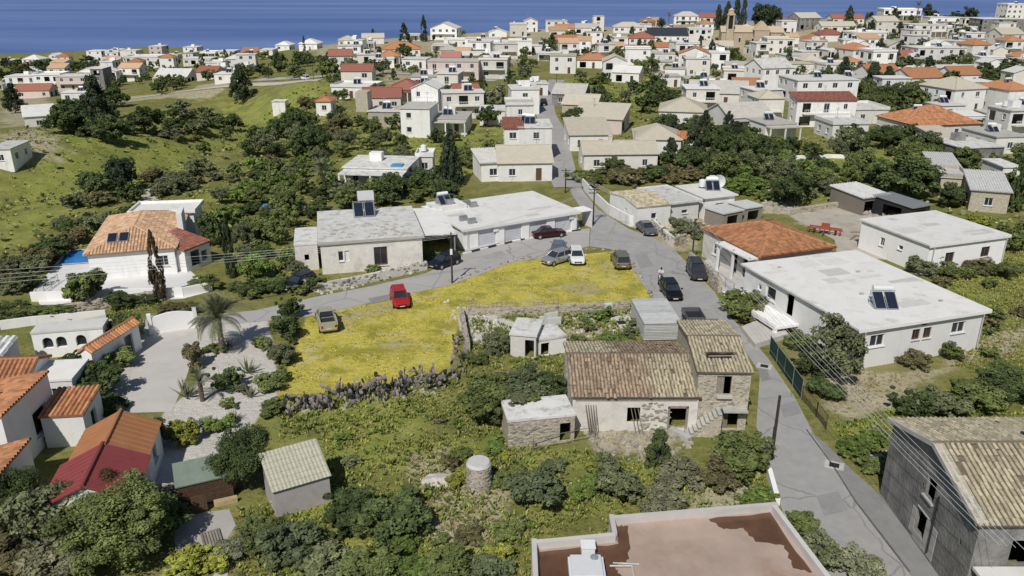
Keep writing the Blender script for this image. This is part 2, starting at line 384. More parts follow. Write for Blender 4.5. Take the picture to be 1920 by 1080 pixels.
def barrel(parent, x, y, z, s=1.):
    o = MB().tube((0,0,.25),(0,0,1.15),.5,.5,14).tube((0,0,1.15),(0,0,1.3),.5,.15,14).build('water_tank', TANK, parent, loc=(x,y,z), scale=(s,s,s))
    for a in (-.35,.35):
        for b in (-.35,.35): link('tank_leg', TLEG, parent, loc=(x+a*s,y+b*s,z), scale=(s,s,s))
TLEG = MB().box(-.04,.04,-.04,.04,0,.25).mesh('tank_leg', METAL)
def house(label, A=None, B=None, C=None, h=3.2, u=None, v=None, wpx=None, d=9., yaw=0., roof='flat', wall=None, rmat=None, rise=None, over=.35,
          st=1, wins='auto', parapet=.0, seed=0, name='house', cat='house', heater=0, tank=0, chim=0, porch=None, tiles=None, short=None, base=0., backlit=False, rect=None, frames='win', balcony=False, trim=None, nowall=()):
    rng = random.Random(sum(ord(c)*(i+3) for i, c in enumerate(label)) + seed)
    wall = wall or WHITE
    if rect: cx, cy, w, d, rz = rect
    elif A:
        a = pt(*A, h); b = pt(*B, h); ex = (b - a); ex.z = 0; w = ex.length; ex.normalize(); ey = Vector((-ex.y, ex.x, 0))
        if C is not None:
            d = abs((pt(*C, h) - a).dot(ey))
        c = (a + b)/2 + ey * d/2; cx, cy = c.x, c.y; rz = math.atan2(ex.y, ex.x)
    else:
        p = pt(u, v); dd = proj(p)[2]; w = wpx * dd / F / max(.6, math.cos(R(yaw)) )
        rz = R(yaw); ey = Vector((-math.sin(rz), math.cos(rz), 0)); c = p + ey * d/2; cx, cy = c.x, c.y
    if roof != 'flat' and rise is None: rise = min(w, d) * .22
    Z = float(gz(cx, cy)) + base
    T = thing(name, label, cat, (cx, cy, Z), rz)
    hw, hd = w/2, d/2
    px = pxm((cx, cy, Z + h/2))
    # ---- openings
    ops = {'F': [], 'L': [], 'R': [], 'B': []}
    Wd = {'F': w, 'B': w, 'L': d, 'R': d}
    if wins == 'auto':
        sh = h / st
        for side in 'FLR':
            W = Wd[side]; n = max(1, int(W / rng.uniform(2.8, 3.8)))
            for s_ in range(st):
                for i in range(n):
                    if rng.random() < .14: continue
                    f = (i + .5)/n + rng.uniform(-.05,.05)/n
                    if s_ == 0 and side == 'F' and i == n//2 and n > 1: ops[side].append((f, 0.05, .95, 2.1, rng.choice(['door','door','wdoor','bwin'])))
                    elif px < 9 and rng.random() < .22: ops[side].append((f, s_*sh + .3, rng.uniform(1.8,2.6), 2.0, 'hole'))
                    elif s_ > 0 and rng.random() < .35 and balcony: ops[side].append((f, s_*sh+.15, 1.3, 2.1, 'win'))
                    else: ops[side].append((f, s_*sh + .95, rng.choice([.9,1.1,1.3])*(1.25 if px < 7 else 1), 1.15*(1.15 if px < 7 else 1), frames))
    else:
        for o in wins: ops[o[0]].append(o[1:])
    fr = {'F': (Vector((-hw,-hd,0)), Vector((1,0,0)), Vector((0,-1,0)), 0), 'R': (Vector((hw,-hd,0)), Vector((0,1,0)), Vector((1,0,0)), math.pi/2),
          'B': (Vector((hw,hd,0)), Vector((-1,0,0)), Vector((0,1,0)), math.pi), 'L': (Vector((-hw,hd,0)), Vector((0,-1,0)), Vector((-1,0,0)), -math.pi/2)}
    mb = MB()
    top = h
    for side, (O, ex_, out, ang) in fr.items():
        W = Wd[side]; holes = []
        for o in ops[side]:
            f, z, ww, hh, ty = o[:5]; x = min(max(f*W, ww/2+.12), W-ww/2-.12)
            z = max(z, -.5)
            if z + hh > h - .08: hh = h - .08 - z
            x0, x1 = x-ww/2, x+ww/2
            if any(not (x1 < q[0]-.05 or x0 > q[1]+.05 or z > q[3]+.05 or z+hh < q[2]-.05) for q in holes): continue
            if x0 < .05 or x1 > W-.05 or hh < .25: continue
            holes.append((x0, x1, z, z+hh))
            loc = O + ex_*x - out*.14
            if ty in WM:
                g = link('window', WM[ty], T, loc=loc + Vector((0,0,z+hh/2)), rot=(0,0,ang), scale=(ww,1,hh))
                link('pane', PANE, g)
                if px > 7: link('sill', SILL, T, loc=O+ex_*x+Vector((0,0,z)), rot=(0,0,ang), scale=(ww,1,1))
            elif ty in DOORM: link('door', DOORM[ty], T, loc=loc+Vector((0,0,z)), rot=(0,0,ang), scale=(ww,1,hh))
            elif ty == 'garage': link('roller_shutter', GARM, T, loc=loc+Vector((0,0,z)), rot=(0,0,ang), scale=(ww,1,hh))
            elif ty == 'half':
                link('shutter', DOORM['greydoor'], T, loc=loc+ex_*(-ww*.22)+Vector((0,0,z)), rot=(0,0,ang), scale=(ww*.5,1,hh))
        if side not in nowall: grid_wall(mb, O, ex_, W, -1.2, h, holes, out, .2)
    # floor + ceiling slabs inside keep the rooms dark
    zt = h
    if roof in ('gable_x','gable_y','hip','shed'):
        if roof == 'gable_x':
            for s_ in (-1,1): mb.face([(s_*hw,-hd*s_,h),(s_*hw,hd*s_,h),(s_*hw,0,h+rise)])
        elif roof == 'gable_y':
            for s_ in (-1,1): mb.face([(hw*s_,s_*hd,h),(-hw*s_,s_*hd,h),(0,s_*hd,h+rise)])
        elif roof == 'shed':
            for s_ in (-1,1): mb.face([(s_*hw,-hd,h),(s_*hw,hd,h),(s_*hw,hd,h+rise)] if s_>0 else [(s_*hw,hd,h),(s_*hw,-hd,h),(s_*hw,hd,h+rise)])
            mb.face([(hw,hd,h),(-hw,hd,h),(-hw,hd,h+rise),(hw,hd,h+rise)])
    mb.build('wall', wall, T)
    # ---- roof
    rm = rmat or (ROOFW if roof == 'flat' else TERRA)
    o = over; t = .18
    if roof == 'flat':
        rb = MB()
        rb.box(-hw-o, hw+o, -hd-o, hd+o, h+.002, h+t)
        ro = rb.build('roof', rm, T)
        if parapet:
            pb = MB(); k = .16; a, b = hw+o, hd+o
            pb.box(-a,a,-b,-b+k,h+t,h+t+parapet); pb.box(-a,a,b-k,b,h+t,h+t+parapet); pb.box(-a,-a+k,-b+k,b-k,h+t,h+t+parapet); pb.box(a-k,a,-b+k,b-k,h+t,h+t+parapet)
            pb.build('parapet', wall, T)
        zt = h + t
    else:
        planes = []   # each: O, ex, es, poly
        V_ = Vector
        if roof == 'gable_x':
            sl_ = math.hypot(hd, rise); k = (sl_ + o)/sl_; L_ = w + 2*o
            for s_ in (-1,1):
                es = V_((0,-s_*hd,rise)).normalized(); ex_ = V_((-s_,0,0)) if s_>0 else V_((1,0,0))
                O = V_((s_*(hw+o) if s_>0 else -(hw+o), s_*hd, h)) - es*o
                planes.append((O, ex_, es, [(0,0),(L_,0),(L_,sl_+o),(0,sl_+o)]))
        elif roof == 'gable_y':
            sl_ = math.hypot(hw, rise); L_ = d + 2*o
            for s_ in (-1,1):
                es = V_((-s_*hw,0,rise)).normalized(); ex_ = V_((0,s_,0))
                O = V_((s_*hw, -s_*(hd+o), h)) - es*o
                planes.append((O, ex_, es, [(0,0),(L_,0),(L_,sl_+o),(0,sl_+o)]))
        elif roof == 'hip':
            m_ = min(hw, hd) + o; zb = h - rise*o/min(hw,hd); H_ = rise + h - zb
            for ax, s_ in (('y',-1),('x',1),('y',1),('x',-1)):
                if ax == 'y': ex_ = V_((-s_,0,0)); out = V_((0,s_,0)); L_ = w+2*o; O = V_((s_*(hw+o), s_*(hd+o), zb)) if s_>0 else V_((-(hw+o), -(hd+o), zb))
                else: ex_ = V_((0,s_,0)); out = V_((s_,0,0)); L_ = d+2*o; O = V_((s_*(hw+o), -s_*(hd+o), zb))
                es = (-out*m_ + V_((0,0,H_))).normalized(); sl_ = math.hypot(m_, H_)
                planes.append((O, ex_, es, [(0,0),(L_,0),(L_-m_,sl_),(m_,sl_)] if L_ > 2*m_+.01 else [(0,0),(L_,0),(L_/2,sl_)]))
        elif roof == 'shed':
            es = V_((0,d,rise)).normalized(); sl_ = math.hypot(d, rise)
            planes.append((V_((-hw-o,-hd,h)) - es*o, V_((1,0,0)), es, [(0,0),(w+2*o,0),(w+2*o,sl_+2*o),(0,sl_+2*o)]))
        rb = MB()
        for O, ex_, es, poly in planes:
            n = ex_.cross(es)
            P = [O + ex_*x + es*y for x, y in poly]
            rb.face([p + n*.06 for p in P]); rb.face([p - n*.04 for p in P][::-1])
            for i in range(len(P)):
                j = (i+1) % len(P); rb.face((P[i]-n*.04, P[j]-n*.04, P[j]+n*.06, P[i]+n*.06))
        ro = rb.build('roof', rm, T)
        if tiles is None: tiles = (.34, .6, 3) if px > 8 else None
        if tiles:
            tb = MB()
            for O, ex_, es, poly in planes:
                n = ex_.cross(es); tile_slope(tb, O + n*.05, ex_, es, poly, tiles[0], tiles[1], rng, seg=tiles[2], amp=tiles[3] if len(tiles) > 3 else .4)
            to = tb.build('tile_covering', rm, ro); tag(to, kind='stuff')
        # ridge caps
        rc = MB()
        def cap(p, q):
            rc.tube(p, q, .13 if px > 8 else .16, n=6)
        zr = h + rise + .08
        if roof == 'gable_x': cap((-hw-o,0,zr),(hw+o,0,zr))
        elif roof == 'gable_y': cap((0,-hd-o,zr),(0,hd+o,zr))
        elif roof == 'hip':
            m_ = min(hw,hd); zb = h - rise*o/m_ + .08
            e0 = V_((-max(hw-m_,0), -max(hd-m_,0), zr)); e1 = -e0; e1.z = zr
            if w >= d: R0, R1 = V_((-(hw-m_),0,zr)), V_((hw-m_,0,zr)); own = {(-1,-1):R0,(-1,1):R0,(1,-1):R1,(1,1):R1}
            else: R0, R1 = V_((0,-(hd-m_),zr)), V_((0,hd-m_,zr)); own = {(-1,-1):R0,(1,-1):R0,(-1,1):R1,(1,1):R1}
            if (R1-R0).length > .1: cap(R0, R1)
            for (sx, sy), e in own.items(): cap((sx*(hw+o), sy*(hd+o), zb), e)
        if rc.f: rc.build('ridge', rm, ro)
        zt = h + (rise or 0)*.5
    # ---- extras
    if balcony:
        z = h/st
        bb = MB(); bb.box(-hw*.8, hw*.8, -hd-1.3, -hd-.003, z-.05, z+.12); bb.build('balcony', wall, T)
        rl_ = MB()
        for i in range(int(w*.8/.4)+1): x = -hw*.8+.05+i*.4; rl_.box(x-.03,x+.03,-hd-1.28,-hd-1.22,z+.12,z+.98)
        rl_.box(-hw*.8,hw*.8,-hd-1.3,-hd-1.2,z+.98,z+1.06); rl_.build('railing', FRAME, T)
    if porch:
        dep, ncol = porch[0], porch[1]; z = min(h/st, 2.9) if st > 1 else h - .3
        x0, x1 = (-hw, hw) if len(porch) < 4 else (-hw + porch[2]*w, -hw + porch[3]*w)
        pr = MB(); pr.box(x0, x1, -hd-dep, -hd-.003, z-.18, z)
        pr.build('porch_roof', rm if roof == 'flat' else (rmat or ROOFW), T)
        for i in range(ncol):
            x = x0 + .15 + (x1-x0-.3)*i/max(ncol-1,1)
            MB().box(x-.13,x+.13,-hd-dep+.05,-hd-dep+.31,-.8,z-.181).build('column', wall, T)
    if trim:
        tb = MB(); tb.box(-hw-o-.003, hw+o+.003, -hd-o-.02, -hd-o, h-.15, h+t-.03); tb.build('fascia', trim, T)
    if heater:
        for i in range(heater): solar(T, rng.uniform(-.5,.5)*hw, (rng.uniform(-.2,.4))*hd, zt+.0, rz=-rz + rng.uniform(-.2,.2), n=2)
    if px < 12 and cat == 'house' and w > 5 and st:
        if roof == 'flat' and not heater and rng.random() < .38: solar(T, rng.uniform(-.4,.4)*hw, rng.uniform(-.1,.4)*hd, zt, rz=-rz, n=2)
        if rng.random() < .45:
            x, y = rng.uniform(-.6,.6)*hw, rng.uniform(-.1,.7)*hd; am = MB(); am.tube((x,y,h-.1),(x,y,zt+2.4),.04,n=5); am.box(x-.5,x+.5,y-.03,y+.03,zt+2.2,zt+2.26); am.box(x-.35,x+.35,y-.03,y+.03,zt+1.9,zt+1.96); am.build('aerial', METAL, T)
        if roof == 'flat' and rng.random() < .35: x, y = rng.uniform(-.5,.3)*hw, rng.uniform(0,.5)*hd; MB().box(x,x+2,y,y+1.6,h+.185,h+1.5).build('stair_head', wall, T)
    for i in range(tank): barrel(T, rng.uniform(-.6,.6)*hw, rng.uniform(0,.6)*hd, zt)
    for i in range(chim):
        x, y = rng.uniform(-.5,.5)*hw, rng.uniform(-.3,.5)*hd
        c = MB().box(x-.3,x+.3,y-.3,y+.3,h-.2,h+(rise or 0)+.9).build('chimney', wall, T)
        MB().box(x-.36,x+.36,y-.36,y+.36,h+(rise or 0)+.9,h+(rise or 0)+1.0).build('chimney_cap', wall, c)
    HOUSES.append((cx, cy, w/2, d/2, rz, short or label, px*w))
    return T
# ---------------------------------------------------------------- ground, roads, water
def soft(P, px, blur):
    """membership 0..1 of world points in the outline, soft over blur metres"""
    poly = np.array([pt(*q)[:2] for q in px]); n = len(poly); ins = np.zeros(len(P), bool); dmin = np.full(len(P), 1e9)
    for i in range(n):
        a = poly[i]; b = poly[(i+1) % n]; ab = b - a; L2 = (ab**2).sum() + 1e-9
        t = np.clip(((P - a) @ ab) / L2, 0, 1); dmin = np.minimum(dmin, np.hypot(*(P - a - t[:,None]*ab).T))
        c = ((a[1] > P[:,1]) != (b[1] > P[:,1])) & (P[:,0] < (b[0]-a[0])*(P[:,1]-a[1])/(b[1]-a[1]+1e-12)+a[0]); ins ^= c
    s = np.where(ins, dmin, -dmin); return _ss(-blur, blur, s)
az = np.r_[np.linspace(-72,-40,26)[:-1], np.linspace(-40,40,330), np.linspace(40,72,26)[1:]]
rr = np.r_[np.linspace(4, 24, 14)[:-1], np.linspace(24, 110, 230), np.geomspace(110, 1100, 210)[1:]]
AZ, RR = np.meshgrid(np.radians(az), rr)
TX = (np.tan(np.clip(AZ,-1.2,1.2)) * RR); TY = RR
TP = np.c_[TX.ravel(), TY.ravel()]; TZ = gz(TP[:,0], TP[:,1])
# gentle unevenness of rough ground away from the built sheets is left to the vegetation
nr, na = RR.shape
idx = np.arange(nr*na).reshape(nr, na)
FQ = np.stack([idx[:-1,:-1], idx[:-1,1:], idx[1:,1:], idx[1:,:-1]], -1).reshape(-1, 4)
tm = bpy.data.meshes.new('ground'); tm.from_pydata(np.c_[TP, TZ].tolist(), [], FQ.tolist())
tm.polygons.foreach_set('use_smooth', [True]*len(FQ))
LOTBARE = [[(588,594),(735,560),(772,578),(700,600),(606,616)],[(1030,532),(1110,524),(1155,548),(1080,562)],[(680,642),(760,630),(800,648),(720,664)],[(1110,490),(1150,486),(1158,512),(1120,515)]]
ZONES = {
 'bare': [([(1545,640),(1640,700),(1780,690),(1660,770),(1600,790),(1540,760),(1560,700)],1.0),([(1480,400),(1660,385),(1650,440),(1560,440),(1500,420)],1.5),
          ([(770,850),(840,840),(860,880),(800,915),(760,890)],.7),([(840,900),(960,905),(950,1010),(820,1010),(790,960)],1.2),([(310,975),(420,960),(440,1010),(330,1035)],.5),
          ([(1230,920),(1420,905),(1430,960),(1250,965)],1),([(1100,790),(1300,800),(1250,850),(1120,850)],1),([(1780,640),(1920,610),(1920,650),(1780,690)],1.5),
          ([(0,255),(60,240),(120,275),(100,300),(0,300)],6),([(0,190),(80,180),(110,200),(60,235),(0,240)],6),([(190,185),(360,170),(370,160),(470,146),(400,184),(230,192)],2),
          ([(1200,440),(1300,440),(1310,470),(1250,470)],1.2),([(1230,390),(1420,380),(1400,400),(1260,430)],1.5),([(960,600),(1060,585),(1200,580),(1200,630),(1060,640),(960,660)],1.5),
          ([(480,60),(1920,20),(1920,200),(1700,170),(1400,180),(1250,140),(1000,110),(800,180),(700,140),(600,110)],12)],
 'lush': [([(0,250),(200,230),(420,200),(600,150),(620,190),(480,260),(330,330),(150,400),(0,480)],8),([(1050,150),(1250,140),(1280,200),(1100,215),(1060,180)],4),([(470,760),(700,740),(900,740),(950,840),(700,900),(520,850)],2),
          ([(560,900),(900,980),(960,1080),(500,1080)],2),([(1560,800),(1660,770),(1650,850),(1590,870)],1),([(1720,490),(1920,470),(1920,600),(1840,640)],3),([(380,355),(460,350),(440,375),(370,378)],1.2),
          ([(650,230),(950,230),(940,330),(640,320)],4),([(1380,262),(1470,262),(1470,285),(1380,285)],3),([(960,830),(1240,870),(1160,950),(1000,980)],1.5),([(1400,280),(1700,280),(1560,380),(1420,370)],3)],
 'white': [([(372,612),(500,598),(515,660),(520,745),(470,800),(415,850),(340,925),(262,950),(240,900),(300,780),(370,720)],.5),([(200,600),(285,598),(285,650),(215,760),(160,770),(150,700),(190,650)],.8),([(140,720),(240,700),(220,780),(150,830)],1),
           ([(830,560),(930,590),(1000,620),(960,650),(880,640)],1)],
 'yel': [([(577,590),(838,528),(862,588),(842,700),(640,735),(520,742)],.5),([(838,528),(960,488),(1160,470),(1180,490),(1228,567),(1050,580),(860,592)],.5),([(600,205),(640,190),(560,240),(530,250)],3),([(1390,262),(1465,262),(1465,282),(1390,282)],2),([(1190,150),(1260,145),(1260,160),(1190,165)],2)],
}
for nm, polys in ZONES.items():
    val = np.zeros(len(TP))
    for px, bl in polys: val = np.maximum(val, soft(TP, px, bl))
    if nm == 'yel':
        for q in LOTBARE: val = val*(1 - .52*soft(TP, q, 1.3))
    if nm == 'bare':
        for q in LOTBARE: val = np.maximum(val, .75*soft(TP, q, 1.3))
    at = tm.attributes.new(nm, 'FLOAT', 'POINT'); at.data.foreach_set('value', val.astype(np.float32))
def ground_mat():
    m = bpy.data.materials.new('wild_ground'); m.use_nodes = True; nt = m.node_tree; N = nt.nodes; L = nt.links; b = N['Principled BSDF']
    b.inputs['Roughness'].default_value = .95; b.inputs['Specular IOR Level'].default_value = .1
    tc = N.new('ShaderNodeTexCoord')
    def noise(s, d=5, r=.6):
        n = N.new('ShaderNodeTexNoise'); n.inputs['Scale'].default_value = s; n.inputs['Detail'].default_value = d; n.inputs['Roughness'].default_value = r; L.new(tc.outputs['Object'], n.inputs['Vector']); return n.outputs['Fac']
    def mr(x, a, b_, c=0., d=1.):
        n = N.new('ShaderNodeMapRange'); n.inputs['From Min'].default_value = a; n.inputs['From Max'].default_value = b_; n.inputs['To Min'].default_value = c; n.inputs['To Max'].default_value = d; L.new(x, n.inputs['Value']); return n.outputs[0]
    def mix(f, a, c):
        n = N.new('ShaderNodeMix'); n.data_type = 'RGBA'; L.new(f, n.inputs['Factor'])
        for k, q in ((6, a), (7, c)):
            if isinstance(q, tuple): n.inputs[k].default_value = (*q, 1)
            else: L.new(q, n.inputs[k])
        return n.outputs[2]
    def math_(op, a, c):
        n = N.new('ShaderNodeMath'); n.operation = op
        for k, q in ((0, a), (1, c)):
            if isinstance(q, float): n.inputs[k].default_value = q
            else: L.new(q, n.inputs[k])
        return n.outputs[0]
    def attr(nm):
        a = N.new('ShaderNodeAttribute'); a.attribute_name = nm; return a.outputs['Fac']
    big, mid, fine, tiny = noise(.05), noise(.35), noise(1.9), noise(9., 3)
    def zone(nm, k=1.1):     # ragged edge: the zone value pushed about by noise
        return mr(math_('ADD', attr(nm), math_('MULTIPLY', math_('SUBTRACT', math_('ADD', math_('MULTIPLY', fine, .5), math_('MULTIPLY', mid, .5)), .5), k*3.)), .3, .7)
    c = mix(mr(mid, .4, .62), (.165,.175,.048), (.25,.23,.08))
    c = mix(mr(fine, .5, .72), c, (.085,.10,.032))
    c = mix(mr(big, .55, .7), c, (.25,.225,.11))
    lush = mix(mr(mid, .35, .65), (.20,.235,.05), (.30,.30,.085))
    lush = mix(mr(fine, .55, .75), lush, (.135,.165,.04))
    lush = mix(mr(noise(.13), .5, .68), lush, (.14,.15,.055))
    c = mix(zone('lush'), c, lush)
    bare = mix(mr(mid, .35, .65), (.36,.31,.19), (.46,.41,.30)); bare = mix(mr(fine, .50, .66), bare, (.19,.19,.08))
    c = mix(zone('bare'), c, bare)
    wh = mix(mr(mid, .3, .7), (.50,.47,.42), (.60,.575,.53)); wh = mix(mr(fine, .62, .78), wh, (.30,.27,.2))
    c = mix(zone('white', .5), c, wh)
    ye = mix(mr(fine, .38, .62), (.46,.395,.075), (.56,.48,.11)); ye = mix(mr(mid, .46, .62), ye, (.30,.28,.05)); ye = mix(mr(noise(.42), .54, .66), ye, (.52,.45,.20))
    c = mix(zone('yel', .5), c, ye)
    tn = N.new('ShaderNodeVectorMath'); tn.operation = 'SCALE'; L.new(c, tn.inputs[0]); L.new(mr(tiny, .25, .75, .68, 1.32), tn.inputs['Scale'])
    L.new(tn.outputs[0], b.inputs['Base Color'])
    bp = N.new('ShaderNodeBump'); bp.inputs['Strength'].default_value = .9; bp.inputs['Distance'].default_value = .25
    L.new(math_('ADD', math_('MULTIPLY', fine, .7), math_('MULTIPLY', tiny, .25)), bp.inputs['Height']); L.new(bp.outputs[0], b.inputs['Normal'])
    return m
tm.materials.append(ground_mat()); tm.update()
tag(link('ground', tm), kind='structure')
# sea
def sea_mat():
    m = bpy.data.materials.new('sea_water'); m.use_nodes = True; nt = m.node_tree; N = nt.nodes; L = nt.links; b = N['Principled BSDF']
    b.inputs['Roughness'].default_value = .55; b.inputs['Specular IOR Level'].default_value = .12
    tc = N.new('ShaderNodeTexCoord'); mp = N.new('ShaderNodeMapping'); mp.inputs['Scale'].default_value = (.0009, .0035, 1); L.new(tc.outputs['Object'], mp.inputs['Vector'])
    n = N.new('ShaderNodeTexNoise'); n.inputs['Scale'].default_value = 1.; n.inputs['Detail'].default_value = 6; L.new(mp.outputs[0], n.inputs['Vector'])
    r = N.new('ShaderNodeValToRGB'); r.color_ramp.elements[0].position = .35; r.color_ramp.elements[1].position = .68
    r.color_ramp.elements[0].color = (.085,.145,.35,1); r.color_ramp.elements[1].color = (.165,.238,.455,1)
    L.new(n.outputs['Fac'], r.inputs['Fac']); L.new(r.outputs[0], b.inputs['Base Color'])
    n2 = N.new('ShaderNodeTexNoise'); n2.inputs['Scale'].default_value = .12; L.new(tc.outputs['Object'], n2.inputs['Vector'])
    bp = N.new('ShaderNodeBump'); bp.inputs['Strength'].default_value = .4; L.new(n2.outputs['Fac'], bp.inputs['Height']); L.new(bp.outputs[0], b.inputs['Normal'])
    return m
sm = MB(); sm.face([(-30000,-2000,SEA),(30000,-2000,SEA),(45000,60000,SEA),(-45000,60000,SEA)])
tag(sm.build('sea', sea_mat()), kind='structure')
# roads and paved ground
ASPH = mat('worn_asphalt', (.345,.335,.325), var=.1, scale=.8, stain=(.6,.22,.52), stain_col=(.42,.405,.39), bump=.25, bscale=30, objvar=0, cracks=.16)
ASPHD = mat('older_dark_asphalt', (.25,.245,.24), var=.12, scale=1, stain=(.5,.5,.55), stain_col=(.22,.215,.205), bump=.2, bscale=30, objvar=0)
CROAD = mat('concrete_road', (.40,.385,.37), var=.07, scale=.6, stain=(.5,.3,.52), stain_col=(.31,.30,.29), bump=.15, bscale=20, objvar=0, cracks=.13)
PAVE = mat('pale_concrete_drive', (.52,.495,.46), var=.05, scale=.5, stain=(.45,.35,.52), stain_col=(.42,.395,.36), bump=.1, objvar=0)
FORE = mat('pale_forecourt_concrete', (.50,.49,.48), var=.05, scale=.6, stain=(.5,.4,.5), stain_col=(.37,.36,.355), objvar=0)
ground_poly('road', [(1530,1120),(1500,1040),(1470,965),(1442,890),(1418,800),(1425,700),(1385,640),(1345,598),(1262,600),(1215,548),(1172,484),(1150,468),(1105,462),(1108,425),(1094,398),(1072,364),(1062,340),(1080,332),(1094,360),(1120,392),(1180,430),(1215,442),(1262,466),(1290,495),(1340,548),(1365,590),(1395,620),(1440,672),(1490,745),(1530,822),(1560,873),(1602,940),(1640,990),(1705,1075),(1735,1120)], ASPH, .024, step=4)
ground_poly('road', [(1104,462),(1034,480),(960,492),(850,533),(760,553),(590,592),(480,604),(372,612),(282,612),(282,592),(380,592),(480,582),(600,555),(700,536),(800,512),(868,478),(960,455),(1020,441),(1106,428)], CROAD, .018, step=4)
ground_poly('footpath', [(1515,806),(1561,872),(1603,939),(1641,989),(1706,1074),(1737,1120),(1850,1120),(1815,1078),(1700,970),(1650,928),(1600,884),(1548,832)], ASPHD, .012)
ground_poly('forecourt', [(872,474),(962,451),(1022,438),(1088,431),(1082,405),(880,428),(866,440)], FORE, .13, step=4)
ground_poly('driveway', [(284,622),(368,612),(372,640),(345,720),(322,772),(214,775),(240,715)], PAVE, .012)
ground_poly('terrace', [(62,545),(120,478),(165,470),(330,485),(400,545),(345,560),(190,570),(75,572)], mat('white_terrace_paving', (.66,.65,.63), var=.05, scale=.8, stain=(.3,.5,.55), stain_col=(.5,.48,.45), objvar=0), .02)
ground_poly('terrace', [(1305,498),(1355,470),(1420,478),(1395,560),(1345,545)], FORE, .016)
ground_poly('yard', [(1480,405),(1520,392),(1640,388),(1640,440),(1700,490),(1570,480),(1565,450)], mat('dusty_yard', (.44,.40,.34), var=.12, scale=.5, stain=(.7,.6,.5), stain_col=(.34,.28,.19), objvar=0), .012)
pool_m = mat('pool_water', (.03,.20,.52), rough=.08, var=.12, scale=2, spec=.5)
P4 = [pt(*q) for q in [(126,471),(186,469),(192,491),(108,497)]]
pm = MB(); pm.face([(p.x,p.y,.05) for p in P4]); po = thing('swimming_pool', 'blue swimming pool on the white terrace beside the orange roofed villa', 'swimming pool', (0,0,0))
pm.build('water', pool_m, po)
cm = MB(); cs = Vector(sum((p for p in P4), Vector())/4)
for i in range(4):
    a, b = P4[i], P4[(i+1)%4]; o1 = a + (a-cs).normalized()*.45; o2 = b + (b-cs).normalized()*.45
    cm.face([(a.x,a.y,.1),(b.x,b.y,.1),(o2.x,o2.y,.1),(o1.x,o1.y,.1)][::-1]); cm.face([(a.x,a.y,.0),(b.x,b.y,.0),(b.x,b.y,.1),(a.x,a.y,.1)])
cm.build('coping', KERB, po)
W = lambda *l: [pt(*q) for q in l]
ribbon('road', W((1068,352),(1058,335),(1052,300),(1046,270),(1040,245),(1024,215),(1022,190),(1034,165),(1045,150)), [5,4.6,4.4,4.4,4.6,4.8,5,5,5], ASPH, .1)
ribbon('road', W((480,150),(560,146),(640,142),(720,138),(800,140)), [5]*5, CROAD, .12)
ribbon('road', W((600,150),(480,158),(370,168),(270,182),(205,190),(180,205)), [3,3.4,4,4,3.5,3], mat('pale_dirt_track', (.46,.43,.37), var=.12, scale=.3, objvar=0), .1)
ribbon('road', W((930,152),(880,150),(800,145)), [4]*3, CROAD, .14)
ribbon('path', W((285,378),(270,360),(285,350),(300,345)), [2]*4, mat('pale_dirt_track', (.4,.36,.29)), .1)
# painted kerb in front of the garages: each black or white kerbstone a piece of its own
kt = thing('painted_kerb', 'black and white painted kerb along the pale garage forecourt', 'kerb', (0,0,0))
kb = [pt(*q) for q in [(868,477),(960,454),(1021,440),(1088,432)]]
KW = MB().box(-.5,.5,-.1,.1,0,1).mesh('kerbstone', CLEAN); KB = MB().box(-.5,.5,-.1,.1,0,1).mesh('kerbstone', BLACKM)
k = 0
for a, b in zip(kb, kb[1:]):
    L_ = (b-a).length; n = int(L_/1.1)
    for i in range(n):
        p = a.lerp(b, (i+.5)/n); link('kerbstone', KB if k%2 else KW, kt, loc=(p.x,p.y,float(gz(p.x,p.y))), rot=(0,0,math.atan2(b.y-a.y,b.x-a.x)), scale=(L_/n-.02,1,.17)); k += 1
# repair patches in the road surface
PATM = mat('dark_repair_patch', (.29,.283,.275), var=.12, scale=1.5, objvar=.2)
for i, q in enumerate([[(1190,478),(1212,476),(1226,500),(1200,503)],[(1262,545),(1290,540),(1296,553),(1268,560)],[(1462,760),(1492,752),(1503,775),(1470,784)],[(1530,930),(1572,922),(1590,958),(1545,968)],[(690,560),(730,552),(736,561),(697,570)],[(905,480),(940,470),(948,477),(912,487)],[(1420,690),(1436,688),(1446,712),(1428,716)]]):
    ground_poly('road_patch', q, PATM, .030 if q[0][0] > 1000 else .024)
# kerb line along the lane at the grey house
kt = thing('lane_kerb', 'low grey kerb along the lane in front of the grey house', 'kerb', (0,0,0))
kb = [pt(*q) for q in [(1512,806),(1560,871),(1602,938),(1641,988),(1706,1073)]]
KG = MB().box(-.49,.49,-.05,.05,0,.05).mesh('kerbstone', mat('dark_kerb', (.12,.12,.12)))
for a, b in zip(kb, kb[1:]):
    L_ = (b-a).length; n = max(1, int(L_/1.0))
    for i in range(n):
        p = a.lerp(b, (i+.5)/n); link('kerbstone', KG, kt, loc=(p.x,p.y,0), rot=(0,0,math.atan2(b.y-a.y,b.x-a.x)), scale=(L_/n,1,1))
# manholes
def manhole(u, v, lab):
    p = pt(u, v); t = thing('manhole', lab, 'manhole', (p.x,p.y,.026), R(-25))
    MB().box(-.62,.62,-.5,.5,0,.012).build('concrete_surround', KERB, t); c = MB().box(-.32,.32,-.28,.28,.012,.024)
    for i in range(6): c.box(-.28,.28,-.24+i*.085,-.19+i*.085,.024,.032)
    c.build('iron_cover', BLACKM, t)
manhole(1564,873,'dark square manhole cover on the lane beside the grey house'); manhole(1433,687,'small square manhole cover on the lane by the green fence')
